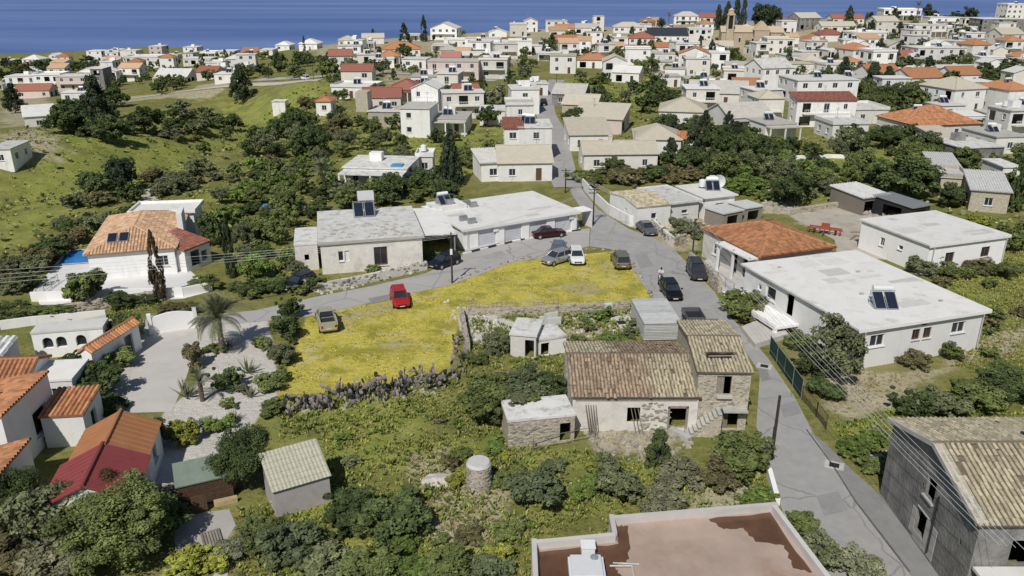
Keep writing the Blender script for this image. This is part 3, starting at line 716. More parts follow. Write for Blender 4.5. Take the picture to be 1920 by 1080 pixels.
# ---------------------------------------------------------------- near buildings
# loose clay tile, one mesh shared by every single tile
def _tile(seg=4, L_=.46, w=.108, t=.0):
    mb = MB(); k = 0
    for y, r, dz in ((0,w,.02),(L_,w*.9,0)):
        for i in range(seg+1):
            a = math.pi*i/seg; mb.v.append((-r*math.cos(a), y, r*.8*math.sin(a)+dz))
    for i in range(seg): mb.f.append((i,i+1,seg+2+i,seg+1+i)); mb.m.append(0); mb.r.append(.5)
    mb.f.append(tuple(range(seg+1))); mb.m.append(0); mb.r.append(.3)
    return mb
TILE = {m.name: _tile().mesh('tile', m) for m in (STRAW, STRAWD)}
def tiled_plane(roof, O, ex, es, W_, S_, matf, singles, rng, hole=None, cw=.25, rl=.42):
    """rows of barrel tiles on a roof plane: the lowest rows as single objects, the rest joined"""
    n = ex.cross(es); nc = int(W_/cw); nr = int(S_/rl); cw = W_/nc; rl = S_/nr
    rot = Matrix((ex, es, n)).transposed().to_4x4()
    rest = {}
    base = _tile(); cnt = 0
    for r in range(nr):
        for c in range(nc):
            x = (c+.5)*cw; y = r*rl
            if hole and hole(x, y + rl/2): continue
            if rng.random() < .012: continue
            if rng.random() < .05: y -= rng.uniform(.03,.14)
            m = matf(x, y); p = O + ex*(x + rng.uniform(-.02,.02)) + es*(y - .03) + n*(.03 + rng.uniform(0,.015))
            M = Matrix.Translation(p) @ rot @ Matrix.Rotation(rng.gauss(0,.05), 4, 'Z')
            if cnt < singles:
                o = link('tile', TILE[m.name], roof); o.matrix_local = M; cnt += 1
            else:
                mb = rest.setdefault(m.name, (MB(), m))[0]; k = len(mb.v); rv = rng.random()
                mb.v += [tuple(M @ Vector(q)) for q in base.v]; mb.f += [tuple(k+i for i in f) for f in base.f]; mb.m += base.m; mb.r += [rv]*4 + [rv*.3]
    for mb, m in rest.values(): tag(mb.build('tile_covering', m, roof), kind='stuff')
def child(T, nm): return next(o for o in T.children if o.name.split('.')[0] == nm)
def roof_tiles(T, w, d, h, rise, o, matf, singles=0, seed=1, hole=None, back=True, cw=.25, rl=.42):
    rng = random.Random(seed); hd = d/2; sl_ = math.hypot(hd, rise); ro = child(T, 'roof')
    for s_ in ((-1,1) if back else (-1,)):
        es = Vector((0,-s_*hd,rise)).normalized(); ex = Vector((-s_,0,0)) if s_ > 0 else Vector((1,0,0))
        O = Vector((s_*(w/2+o) if s_ > 0 else -(w/2+o), s_*hd, h)) - es*o + ex.cross(es)*.06
        tiled_plane(ro, O, ex, es, w+2*o, sl_+o, matf, singles if s_ < 0 else 0, rng, hole if s_ < 0 else None, cw, rl)
def stones(T, a, b, z0, z1, out, rng, n, size=.28, skip=(), m=STONE, name='stone'):
    """single wall stones standing proud of a rubble wall face; a->b along the face in T's frame"""
    a = Vector(a); b = Vector(b); ex = (b-a).normalized(); L_ = (b-a).length; out = Vector(out)
    ang = math.atan2(ex.y, ex.x)
    for i in range(n):
        x = rng.uniform(.1, L_-.1); z = rng.uniform(z0, z1)
        if any(s[0]-.15<x<s[1]+.15 and s[2]-.15<z<s[3]+.15 for s in skip): continue
        p = a + ex*x + out*.01; s = size*rng.uniform(.6,1.35)
        link(name, STONES[rng.randrange(len(STONES))], T, loc=(p.x,p.y,z), rot=(rng.uniform(-.2,.2),rng.uniform(-.3,.3),ang+rng.uniform(-.1,.1)), scale=(s*1.4,s*.24,s*.75))
def _stone(seed):
    r = random.Random(seed); bm = bmesh.new(); bmesh.ops.create_icosphere(bm, subdivisions=1, radius=.5)
    for v in bm.verts: v.co *= r.uniform(.82,1.15); v.co = Vector([max(-.43,min(.43,c)) for c in v.co])
    me = bpy.data.meshes.new('stone'); bm.to_mesh(me); bm.free(); me.materials.append(STONE); return me
STONES = [_stone(i) for i in range(5)]
# -- grey two-storey house, lower right
gw, gd, gh, gr = 9.6, 9.9, 5.35, 1.45
G = house('grey cement rendered two storey house with straw coloured tile roof beside the lane', rect=(23.75+gw/2, 38.45, gw, gd, 0), h=gh, roof='gable_x', rise=gr, over=.3, st=2, wall=GREYW, rmat=UNDER, tiles=False,
          wins=[('L',.525,3.35,.95,1.35,'hole'),('L',.50,.75,1.05,1.5,'hole'),('F',.30,2.7,2.0,1.5,'hole'),('L',.12,3.5,.18,.2,'hole'),('L',.44,3.6,.2,.25,'hole'),('L',.62,3.2,.2,.25,'hole'),('L',.88,3.0,.2,.3,'hole'),('L',.63,.7,.25,.35,'hole')], short='grey two storey house', name='house')
roof_tiles(G, gw, gd, gh, gr, .3, lambda x, y: STRAW, 300, 3, cw=.29, rl=.45)
f = MB(); hwg = gw/2
for s_ in (-1,1):
    f.face([(-hwg-.34, s_*(gd/2+.25), gh-.12), (-hwg-.34, s_*(gd/2+.25), gh+.12), (-hwg-.34, 0, gh+gr+.14), (-hwg-.34, 0, gh+gr-.14)])
    f.face([(-hwg-.34, s_*(gd/2+.25), gh+.10), (-hwg+.25, s_*(gd/2+.25), gh+.10), (-hwg+.25, 0, gh+gr+.15), (-hwg-.34, 0, gh+gr+.15)])
f.build('verge_mortar', mat('verge_mortar', (.46,.43,.41), var=.15), G)
sl = MB(); sl.box(-hwg-.12,-hwg+.1,-gd/2+4.15,-gd/2+5.3,3.22,3.34); sl.box(-hwg-.05,-hwg+.1,-gd/2+4.2,-gd/2+5.5,2.27,2.36); sl.build('lintel', KERB, G)
pl = MB(); pl.box(-hwg-.03,-hwg-.003,-gd/2+3.2,-gd/2+4.38,.15,2.2); pl.box(-hwg-.03,-hwg-.003,-gd/2+5.52,-gd/2+6.0,.3,2.0); pl.box(-hwg-.03,-hwg-.003,-gd/2+4.381,-gd/2+5.519,.1,.72); pl.build('pale_plaster_patch', mat('pale_plaster', (.40,.385,.36), var=.12, scale=2), G)
dp = MB().tube((-hwg-.07,-gd/2+3.7,.4),(-hwg-.07,-gd/2+3.7,4.2),.05); dp.build('downpipe', BLACKM, G)
cv = MB(); cv.tube((1.1,1.0,gh+.9),(1.1,1.0,gh+1.75),.42,.34,12); cv.tube((1.1,1.0,gh+1.75),(1.1,1.0,gh+1.85),.5,.3,12); cv.build('chimney', CHIMP, G)
ev = MB()
for i in range(int(gw/.27)): x = -hwg+.1+i*.27; ev.box(x,x+.13,-gd/2-.26,-gd/2,gh-.16,gh-.04)
tag(ev.build('rafter_ends', DARK, G), kind='stuff')
house('low flat white roofed annex in front of the grey two storey house', rect=(28.6, 31.15, 9.2, 4.0, 0), h=2.5, roof='flat', wall=CREAM, over=.2, wins=[('L',.5,.1,.9,2,'hole')], short='annex')
# -- ruined village house: low wing, tall block, small roofless annex (three building masses)
rw, rd, rh, rr_ = 9.1, 9.0, 2.85, 1.15
RU = house('old stone house with brown and straw tiled roof and a peeling white front wall', rect=(8.95, 55.55, rw, rd, 0), h=rh, roof='gable_x', rise=rr_, over=.18, wall=PATCHY, rmat=UNDER, tiles=False,
           wins=[('F',.845,.15,1.25,1.75,'hole'),('F',.49,.7,.95,1.25,'hole'),('L',.3,1.2,.5,.6,'hole')], short='old stone house')
roof_tiles(RU, rw, rd, rh, rr_, .18, lambda x, y: STRAW if x > 5.9 + .5*math.sin(y*3) else STRAWD, 300, 5)
fr = MB(); hx = -rw/2 + .845*rw
fr.box(hx-.75,hx-.6,-rd/2-.04,-rd/2,.1,2.0); fr.box(hx+.6,hx+.75,-rd/2-.04,-rd/2,.1,2.0); fr.box(hx-.75,hx+.75,-rd/2-.04,-rd/2,1.901,2.08); fr.build('door_frame', GREYWOOD, RU)
bl = MB(); bl.box(-rw/2+.2,rw/2-.1,-rd/2-.06,-rd/2+.0,rh-.32,rh-.18); bl.build('eave_board', GREYWOOD, RU)
rg = random.Random(4)
stones(RU, (-rw/2+4.9,-rd/2,0), (rw/2-1.8,-rd/2,0), .1, 2.3, (0,-1,0), rg, 70, .26)
stones(RU, (-rw/2,rd/2,0), (-rw/2,-rd/2,0), .1, 2.7, (-1,0,0), rg, 70, .3)
for i in range(5): x = -3.3+i*.13; MB().tube((x,-rd/2-.5-.1*i,0),(x-.3+.05*i,-rd/2-.05,2.2),.035).build('leaning_pole', GREYWOOD, RU)
for i in range(3): x = -.3+i*.25; MB().tube((x+.4,-rd/2-.6,0),(x,-rd/2-.05,1.9),.03).build('leaning_pole', GREYWOOD, RU)
tw, td, th, tr = 3.75, 8.9, 4.75, .7
TWR = house('tall square stone house with dark doorways and a hole in its straw tiled roof', rect=(15.38, 55.6, tw, td, -.03), h=th, roof='gable_x', rise=tr, over=.15, st=2, wall=STONEW, rmat=UNDER, tiles=False,
            wins=[('F',.50,2.95,1.05,1.5,'half'),('F',.64,.1,1.5,1.65,'half'),('L',.55,3.6,.7,.9,'hole')], short='tall stone house')
# a ragged hole: no tiles there, a near-black sheet painting the pit's shade, with broken batten ends
hole = lambda x, y: .95 < x < 3.15 + .25*math.sin(y*9) and 1.7 < y + .12*math.sin(x*7) < 2.6
roof_tiles(TWR, tw, td, th, tr, .15, lambda x, y: STRAW, 300, 8, hole=hole)
stones(TWR, (-tw/2,-td/2,0), (tw/2,-td/2,0), .1, 4.5, (0,-1,0), rg, 150, .25, skip=[(1.3,2.5,2.9,4.5),(1.6,3.2,0,1.8)])
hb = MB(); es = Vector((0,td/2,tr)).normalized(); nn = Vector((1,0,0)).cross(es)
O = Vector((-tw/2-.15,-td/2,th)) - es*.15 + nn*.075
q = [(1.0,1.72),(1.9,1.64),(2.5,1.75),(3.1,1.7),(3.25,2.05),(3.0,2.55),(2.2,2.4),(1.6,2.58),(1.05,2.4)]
hb.face([O + Vector((x,0,0)) + es*y for x, y in q]); hb.build('roof_hole_shade', DARK, TWR)
bt = MB(); bt.tube(O+Vector((1.15,0,0))+es*1.98+nn*.05, O+Vector((3.1,0,0))+es*2.06+nn*.06, .045); bt.build('bare_batten', GREYWOOD, TWR)
cn = MB().box(.0,1.75,-td/2-.75,-td/2-.003,1.86,2.0); cn.build('door_canopy', KERB, TWR)
lf = MB().box(-.45,.62,-td/2-.25,-td/2-.002,2.74,2.9); lf.build('sill', KERB, TWR)
st_ = MB()
for i in range(9):
    z_ = 1.95-i*.22; o = MB().box(-.15-i*.27-.27, -.15-i*.27, -td/2-1.0, -td/2-.004, -.1, z_-.07).build('stair_step', STONEW, TWR); MB().box(-.15-i*.27-.30, -.15-i*.27-.04, -td/2-1.08, -td/2-.004, z_-.068, z_).build('tread', KERB, o)
ANX = house('small low ruined stone room with a flat crumbling roof and one dark doorway', A=(953,792), B=(1078,780), C=(1050,745), h=2.1, roof='flat', rmat=ROOFD, wall=STONEW, over=.05, wins=[('F',.86,.1,.8,1.5,'hole')], short='ruined stone room')
_v = [HOUSES[-1]]; aw, ad_ = _v[0][2]*2, _v[0][3]*2
stones(ANX, (-aw/2,-ad_/2,0), (aw/2,-ad_/2,0), .1, 1.95, (0,-1,0), rg, 130, .26, skip=[(aw*.86-.5,aw*.86+.5,0,1.7)])
# -- hut, green shed, red and orange outbuildings
HUT = house('small grey walled hut with a pale slanting sheet roof in the meadow', rect=(-13.66, 42.92, 3.45, 2.75, .515), h=1.95, roof='shed', rise=1.0, over=.12, wall=mat('grey_board_wall', (.40,.375,.36), var=.1, scale=2), rmat=mat('pale_lichen_sheet', (.43,.415,.32), var=.14, scale=3, stain=(.6,2.2,.56), stain_col=(.36,.33,.2)), wins=[('L',.5,.1,.8,1.6,'greydoor')], short='grey hut', tiles=(.24,.45,2,.14))
GS_ = house('low timber shed with a green felt roof beside the stone wall', rect=(-19.62, 43.15, 3.2, 1.9, .43), h=1.75, roof='shed', rise=.42, over=.12, wall=WOOD, rmat=TING, wins=[], tiles=False, short='green roofed shed')
sb = MB().box(-1.6,1.6,-.012,.012,0,.13).mesh('board', WOOD)
for i in range(11): link('board', sb, GS_, loc=(0,-.95-.012,.06+i*.15), rot=(.18,0,0))
RED = house('garden building with a maroon red sheet roof at the front of the pair', rect=(-25.2, 41.05, 4.9, 4.2, .212), h=2.6, roof='gable_y', rise=1.15, over=.25, rmat=TINR, tiles=False, wall=CLEAN, wins=[('R',.4,.9,1,1.1,'win')], short='maroon roofed outbuilding')
ORG = house('garden building with an orange sheet roof joined behind the maroon roofed one', rect=(-26.05, 45.4, 4.5, 4.2, .212), h=2.55, roof='gable_y', rise=1.1, over=.2, rmat=TINO, tiles=False, wall=CLEAN, wins=[('R',.5,.9,1,1.1,'win')], short='orange roofed outbuilding')
for T_, ww, hh, rs, dd, mm in ((RED,4.9,2.6,1.15,4.2,TINR),(ORG,4.5,2.55,1.1,4.2,TINO)):
    rb = MB(); 
    for s_ in (-1,1):
        for i in range(8):
            y = -dd/2 + .1 + i*dd/7.6
            a = Vector((s_*(ww/2+.2), y, hh-.02)); b = Vector((0, y, hh+rs+.07)); rb.tube(a, b, .035, n=4)
    tag(rb.build('sheet_seams', mm, child(T_,'roof')), kind='stuff')
# -- wide white bungalow right of the lane
H1 = house('wide white flat roofed bungalow with a raised veranda right of the lane', A=(1612,618), B=(1848,582), C=(1450,492), h=3.75, roof='flat', wall=CLEAN, over=.35,
           wins=[('F',.152,1.9,1.5,1.1,'win'),('F',.455,1.95,.85,1.0,'bwin'),('F',.545,1.95,.85,1.0,'bwin'),('F',.51,3.2,.6,.3,'hole'),('F',.80,1.95,1.5,1.05,'win'),('L',.27,1.75,1.6,1.3,'one'),('L',.45,1.3,1.1,2.1,'hole'),('L',.16,2.1,.6,.6,'one'),('L',.8,1.9,1.3,1.1,'win'),('R',.5,1.9,1.2,1.1,'win')], short='wide white bungalow', trim=CLEAN)
w1, d1 = HOUSES[-1][2]*2, HOUSES[-1][3]*2
vr = MB(); vr.box(-w1/2-2.6,-w1/2-.003,-.8,d1/2-.4,.85,1.08); vr.build('veranda_floor', CLEAN, H1)
for y in (-.6, 2.6, 5.8, d1/2-.6):
    MB().box(-w1/2-2.55,-w1/2-2.25,y-.15,y+.15,-.5,.849).build('veranda_pillar', CLEAN, H1)
pb = MB(); pb.box(-w1/2-2.65,-w1/2-2.45,-.8,d1/2-.4,1.081,1.38); pb.build('veranda_parapet', CLEAN, H1)
sp_ = pt(1664,578,3.93) - H1.location; a_ = H1.rotation_euler.z
solar(H1, sp_.x*math.cos(a_)+sp_.y*math.sin(a_), -sp_.x*math.sin(a_)+sp_.y*math.cos(a_)+.5, 3.93, rz=-.35, n=2, s=1.05)
pp = MB()
for x, y in ((-4.2,6.3),(2.4,2.8),(-1.4,-2.2),(4.2,-5.8)): pp.box(x-.18,x+.18,y-.12,y+.12,3.93,4.08)
pp.build('roof_vent', KERB, H1)
PTC = mat('roof_membrane_patch', (.60,.585,.555), var=.08, objvar=.14)
def roof_patches(T, w, d, z, n, seed):
    r_ = random.Random(seed)
    for i in range(n):
        a, b = r_.uniform(.5,1.8), r_.uniform(.3,1.0); x, y = r_.uniform(-w/2+a,w/2-a), r_.uniform(-d/2+b,d/2-b)
        MB().box(x-a,x+a,y-b,y+b,z,z+.006+.001*i).build('roof_patch', PTC, T)
    for s_ in (-1,1): MB().tube((s_*(w/2-.4),-d/2-.33,.3),(s_*(w/2-.4),-d/2-.33,z-.2),.04,n=6).build('downpipe', KERB, T)
roof_patches(H1, w1, d1, 3.932, 9, 3)
H2 = house('white flat roofed bungalow at the far side of the dusty yard', A=(1744,461), B=(1890,442), C=(1647,410), h=3.5, roof='flat', wall=CLEAN, over=.25, wins=[('F',.28,1.2,1.3,1.2,'bwin'),('F',.74,1.3,1.3,1.2,'bwin'),('L',.35,1.4,.7,1.0,'win'),('L',.62,1.8,.7,.5,'one')], short='white yard bungalow', trim=CLEAN)
H3 = house('cream house with a bright orange hipped tile roof above the lane corner', A=(1427,480), B=(1562,462), C=(1352,424), h=3.5, roof='hip', rise=1.55, over=.3, wall=CREAM, rmat=TERRA, wins=[('L',.25,1.0,1.2,1.4,'pane4'),('L',.58,.1,1.2,2.2,'hole'),('L',.8,.1,1.6,2.3,'hole'),('F',.15,.1,1.6,2.2,'hole'),('F',.6,1,1.2,1.2,'win')], short='orange roofed lane house', trim=mat('brown_fascia', (.22,.07,.035)))
roof_patches(H2, HOUSES[-2][2]*2, HOUSES[-2][3]*2, 3.682, 6, 5)
w3, d3 = HOUSES[-1][2]*2, HOUSES[-1][3]*2
for y in (-d3/2+.3, -d3/2+3.2, -d3/2+6): MB().box(-w3/2-1.3,-w3/2-1.05,y-.12,y+.12,-.4,3.3).build('porch_column', CLEAN, H3)
MB().box(-w3/2-1.5,-w3/2-.3,-d3/2,-d3/2+6.3,3.15,3.3).build('porch_beam', CLEAN, H3)
# -- garages, old concrete house and carport
GA = house('long white flat roofed row of four garage shops on the junction corner', A=(868,432), B=(1083,398), C=(1047,354), h=2.5, roof='flat', wall=CLEAN, over=.3, parapet=.0,
           wins=[('F',.20,.05,2.5,2.1,'garage'),('F',.42,.05,2.5,2.1,'garage'),('F',.64,.05,2.6,2.1,'garage'),('F',.87,.05,2.6,2.1,'garage'),('L',.5,1,1.2,1.1,'win')], short='white garage row', trim=CLEAN)
wg, dg = HOUSES[-1][2]*2, HOUSES[-1][3]*2
roof_patches(GA, wg, dg, 2.682, 8, 7)
for f_ in (.27,.94): MB().box(-wg/2+f_*wg-.35,-wg/2+f_*wg+.35,-dg/2-.12,-dg/2-.02,1.7,2.35).build('air_conditioner', FRAME, GA)
rp = MB(); rp.box(-wg/2+.2,-wg/2+4.6,dg/2-3.5,dg/2-.2,2.68,3.25); rp.build('roof_platform', ROOFW, GA)
for x, y, z in ((-wg/2+1.5,dg/2-1.5,3.25),(-wg/2+2.6,dg/2-2.6,3.25),(-wg/2+5.2,dg/2-2.2,2.68),(-wg/2+5.6,dg/2-3.4,2.68),(-wg/2+1.6,-dg/2+3.2,2.68),(-wg/2+2.0,-dg/2+1.6,2.68)):
    MB().box(x-.5,x+.5,y-.25,y+.25,z,z+.65).tube((x-.2,y-.26,z+.33),(x-.2,y-.28,z+.33),.24,n=10).build('air_conditioner', METAL, GA)
solar(GA, -wg/2+2.1, dg/2-2.0, 3.25, n=2, s=.9)
rf = MB().box(wg/2+.0,wg/2+2.6,-dg/2+.3,-dg/2+2.4,2.3,2.45); rf.build('corner_canopy', CLEAN, GA)
rf = MB().box(wg/2+2.4,wg/2+2.6,-dg/2+.3,-dg/2+2.4,0,2.299); rf.build('canopy_wall', CLEAN, GA)
OC = house('old patchy white concrete house with stained flat roof and roof tank', A=(600,456), B=(791,443), C=(757,390), h=3.7, roof='flat', rmat=ROOFD, wall=PATCHY, over=.25,
           wins=[('F',.19,1.4,.55,1.2,'one'),('F',.25,1.4,.5,1.2,'wdoor'),('F',.58,.6,1.5,2.2,'bwin'),('L',.3,1.4,1,1.2,'hole'),('L',.7,1.4,1,1.2,'hole')], short='old concrete house', trim=CONC)
wo, do_ = HOUSES[-1][2]*2, HOUSES[-1][3]*2
house('low stained white side room left of the old patchy concrete house', rect=(OC.location.x-(wo/2+1.35)*math.cos(OC.rotation_euler.z), OC.location.y-(wo/2+1.35)*math.sin(OC.rotation_euler.z)-1.2, 2.5, 6.5, OC.rotation_euler.z), h=3.0, roof='flat', rmat=ROOFD, wall=PATCHY, over=.05, wins=[('F',.5,1.2,.5,.7,'hole')], short='stained side room')
solar(OC, -wo/2+5.4, do_/2-2.8, 3.88, n=2, s=1.3, tank=False)
tk = MB(); tk.box(-wo/2+4.8,-wo/2+6.8,do_/2-1.2,do_/2+.2,5.3,6.2); tk.build('square_water_tank', TANK, OC)
tl = MB()
for x in (4.95,6.65):
    for y in (-1.05,.05): tl.box(-wo/2+x-.07,-wo/2+x+.07,do_/2+y-.07,do_/2+y+.07,3.88,5.299)
tl.build('tank_tower', METAL, OC)
rb = MB(); rg2 = random.Random(9)
for i in range(70): x, y, s = rg2.uniform(-wo/2+.5,wo/2-.8), rg2.uniform(-do_/2+.4,0), rg2.uniform(.08,.3); rb.box(x-s,x+s,y-s*.5,y+s*.5,3.88,3.88+s*.5)
tag(rb.build('roof_litter', ROOFC, OC), kind='stuff')
CPT = thing('carport', 'carport with a plain white roof between the old house and the garages', 'carport', (0,0,0))
q = [pt(*a, 3.0) for a in [(789,440),(855,438),(828,390),(758,391)]]
cb = MB(); cb.prism([(p.x,p.y) for p in q], 2.85, 3.02); cb.build('roof', ROOFW, CPT)
for i, p in enumerate(q): 
    s = p.lerp(sum(q, Vector())/4, .06); MB().tube((s.x,s.y,0),(s.x,s.y,2.849),.09).build('post', METAL, CPT)
bw = MB(); a, b = q[3], q[2]; bw.face([(a.x,a.y,0),(b.x,b.y,0),(b.x,b.y,2.8),(a.x,a.y,2.8)]); a, b = q[3], q[0]; bw.face([(a.x+.1,a.y,0),(b.x+.1,b.y,0),(b.x+.1,b.y,2.8),(a.x+.1,a.y,2.8)]); bw.build('back_wall', GREYW, CPT)
# -- white houses right of the far lane
house('low white house with a straw tiled gable along the walled lane corner', A=(1196,390), B=(1258,384), C=(1163,360), h=2.9, roof='gable_x', rise=.5, over=.1, rmat=STRAW, wall=CLEAN, wins=[('L',.6,.1,.8,1.9,'wdoor'),('F',.5,1.2,.8,.8,'one')], short='straw tiled white house', tiles=(.3,.5,3))
house('low white flat roofed house with patched grey roof joined to the straw tiled one', A=(1259,383), B=(1311,377), C=(1280,348), h=2.7, roof='flat', rmat=ROOFD, wall=WHITE, wins=[('F',.5,1.2,1.0,.5,'one')], short='patched white house', parapet=.15)
house('white flat roofed house with satellite dishes and solar collectors behind the sheds', A=(1322,372), B=(1378,366), C=(1330,345), h=3, roof='flat', rmat=ROOFW, wall=WHITE, heater=1, tank=1, short='dish topped white house')
for lab, a in (('open timber shed with a pale sheet roof left of its twin', ((1357,402),(1393,395),(1380,380))), ('open timber shed with a pale sheet roof right of its twin', ((1398,392),(1430,387),(1405,376)))):
    house(lab, A=a[0], B=a[1], C=a[2], h=2.0, roof='flat', rmat=TINW, wall=GREYWOOD, over=.15, wins=[('F',.5,.1,2.0,1.5,'hole')], cat='shed', short='timber shed', name='shed')
house('dark open fronted shed with a rippled white sheet roof at the yard edge', A=(1620,372), B=(1668,366), C=(1590,349), h=2.5, roof='shed', rise=.3, over=.2, rmat=TINW, wall=GREYWOOD, wins=[('F',.3,.1,2.2,1.9,'hole'),('F',.75,.1,1.5,1.9,'hole')], cat='shed', name='shed', short='yard shed', tiles=(.5,1,2))
house('dark open fronted shed with a plain grey sheet roof beside the yard rubble', A=(1712,390), B=(1745,384), C=(1657,367), h=2.4, roof='shed', rise=.3, over=.2, rmat=METAL, wall=BLACKM, wins=[('F',.5,.1,1.8,1.8,'hole'),('L',.5,.1,3,1.8,'hole')], cat='shed', name='shed', short='grey roofed yard shed', tiles=False)
# -- villa with pool, upper left
VI = house('large white villa with a pale orange hipped roof beside the blue pool', A=(163,476), B=(325,463), C=(216,406), h=3.1, roof='hip', rise=1.5, over=.35, wall=CLEAN, rmat=TERRAL, wins=[('F',.86,1,1.0,1.2,'win'),('L',.5,.2,2,2.1,'win')], short='pool villa', tiles=(.34,.5,3))
wv, dv = HOUSES[-1][2]*2, HOUSES[-1][3]*2
for x in (-1.45,-.25):
    p = MB().box(-.5,.5,-.85,.85,0,.09).build('solar_panel', METAL, VI); a = math.atan2(1.5, min(wv,dv)/2)
    p.matrix_local = Matrix.Translation((x-.6,-dv/2+2.2,3.1+2.2*math.tan(a)+.18)) @ Matrix.Rotation(a,4,'X'); MB().box(-.44,.44,-.79,.79,.09,.1).build('glass', SOLAR, p)
house('white flat roofed wing with orange tiled edge behind the pool villa roof', A=(246,402), B=(362,398), C=(388,381), h=3.4, roof='flat', wall=CLEAN, rmat=ROOFW, parapet=.3, wins=[], short='villa rear wing')
house('small white garden block with a red tiled lean to at the villa side', A=(345,470), B=(392,452), C=(385,425), h=2.6, roof='shed', rise=.8, over=.2, wall=CLEAN, rmat=TERRAR, wins=[('F',.4,.4,1.4,1.8,'hole'),('F',.75,.6,.9,1.2,'hole')], short='villa side block')
MB().box(wv/2-.1,wv/2+.5,-1,2.2,0,5.1).build('chimney', CLEAN, VI)
# -- white courtyard house and arches, lower left
AR = house('long white courtyard wing with three arched openings and a flat roof', A=(58,627), B=(192,616), C=(196,600), h=2.35, roof='flat', wall=CLEAN, over=.05, wins=[], nowall='F', short='arched wing')
wa, da = HOUSES[-1][2]*2, HOUSES[-1][3]*2
def arch_wall(T, w, y, h, arches, m, t=.3):
    """a wall with true round-headed openings"""
    mb = MB(); xs = -w/2
    def col(x0, x1, za, zb):
        mb.face([(x0,y,za(x0)),(x1,y,za(x1)),(x1,y,zb),(x0,y,zb)])
    flat = lambda z: (lambda x: z)
    prev = -w/2
    for cx, aw_, sill_, spring in arches:
        r = aw_/2; col(prev, cx-r, flat(-1), h); prev = cx+r; N_ = 8
        col(cx-r, cx+r, flat(-1), sill_)
        arc = lambda x, cx=cx, r=r, s=spring: s + math.sqrt(max(0, r*r-(x-cx)**2))
        pts = []
        for i in range(N_):
            a0 = math.pi*(1-i/N_); a1 = math.pi*(1-(i+1)/N_); x0, x1 = cx+r*math.cos(a0), cx+r*math.cos(a1); col(x0, x1, arc, h)
            mb.face([(x0,y,arc(x0)),(x1,y,arc(x1)),(x1,y+t,arc(x1)),(x0,y+t,arc(x0))])
        for x in (cx-r, cx+r): mb.face([(x,y,sill_),(x,y+t,sill_),(x,y+t,spring),(x,y,spring)])
        mb.face([(cx-r,y,sill_),(cx+r,y,sill_),(cx+r,y+t,sill_),(cx-r,y+t,sill_)])
        d_ = MB(); d_.face([(cx-r,y+t,sill_),(cx+r,y+t,sill_),(cx+r,y+t,spring+r),(cx-r,y+t,spring+r)]); d_.build('arched_pane', GLASS, T)
    col(prev, w/2, flat(-1), h); mb.build('arcade_wall', m, T)
arch_wall(AR, wa, -da/2, 2.35, [(-wa*.30,.85,.9,1.5),(-wa*.11,.85,.9,1.5),(wa*.17,.85,.9,1.5)], CLEAN)
house('white tiled lean to roof with dark gaps at the far left edge', rect=(-43.6, 58.6, 4.6, 4.4, .1), h=2.2, roof='shed', rise=.7, over=.1, rmat=mat('white_painted_tile', (.66,.66,.65), var=.12, scale=3, attr=.35), wall=CLEAN, wins=[], short='white tiled lean to', tiles=(.55,.9,3))
PT = house('tall narrow orange tiled gateway block with an arched door on the courtyard', A=(151,658), B=(170,660), C=(200,600), h=2.5, roof='gable_y', rise=.35, over=.15, wall=CLEAN, rmat=TERRA, wins=[('R',.75,.1,1.1,1.9,'hole')], short='tiled gateway block', tiles=(.34,.5,3))
house('white house block with a low orange tiled roof above the courtyard', rect=(-39.2, 55.2, 5.2, 3.6, .1), h=3.0, roof='gable_x', rise=.7, over=.2, wall=CLEAN, rmat=TERRA, wins=[('F',.7,.9,1,1.1,'win')], short='courtyard house', tiles=(.34,.5,3))
house('small white flat roofed block between courtyard and dark hedge', rect=(-35.3, 55.7, 3.2, 3.4, .12), h=2.5, roof='flat', wall=CLEAN, over=.08, wins=[('F',.5,.9,.8,1,'win')], short='small white block')
MV = house('white villa with a steep single orange roof slope and a big dark side window', rect=(-37.2, 47.9, 6.2, 8.2, -math.pi/2+.06), h=3.2, roof='shed', rise=1.5, over=.12, wall=CLEAN, rmat=TERRA, wins=[('B',.68,1.0,1.9,2.0,'one'),('R',.5,1,1.2,1.2,'win')], short='orange slope villa', tiles=(.34,.5,3))
p = MB().box(-1,1,-.6,.6,0,.08).build('solar_panel', METAL, MV); p.matrix_local = Matrix.Translation((.9,1.5,5.0)) @ Matrix.Rotation(.2,4,'X'); MB().box(-.94,.94,-.54,.54,.08,.09).build('glass', GLASS, p)
house('small flat orange tiled porch roof stepping out of the villa wall', rect=(-31.7, 50.6, 2.8, 3.4, .12), h=2.5, roof='shed', rise=.35, over=.12, wall=CLEAN, rmat=TERRA, wins=[('R',.5,.1,.9,1.9,'hole')], short='villa porch', tiles=(.34,.5,3))
house('orange tiled lean to wing at the lower left edge beside the big shrubs', rect=(-32.9, 42.4, 4.4, 3.6, -math.pi/2+.1), h=2.2, roof='shed', rise=.9, over=.15, wall=CLEAN, rmat=TERRA, wins=[('B',.3,.1,1.3,1.9,'hole')], short='orange lean to wing', tiles=(.34,.5,3))
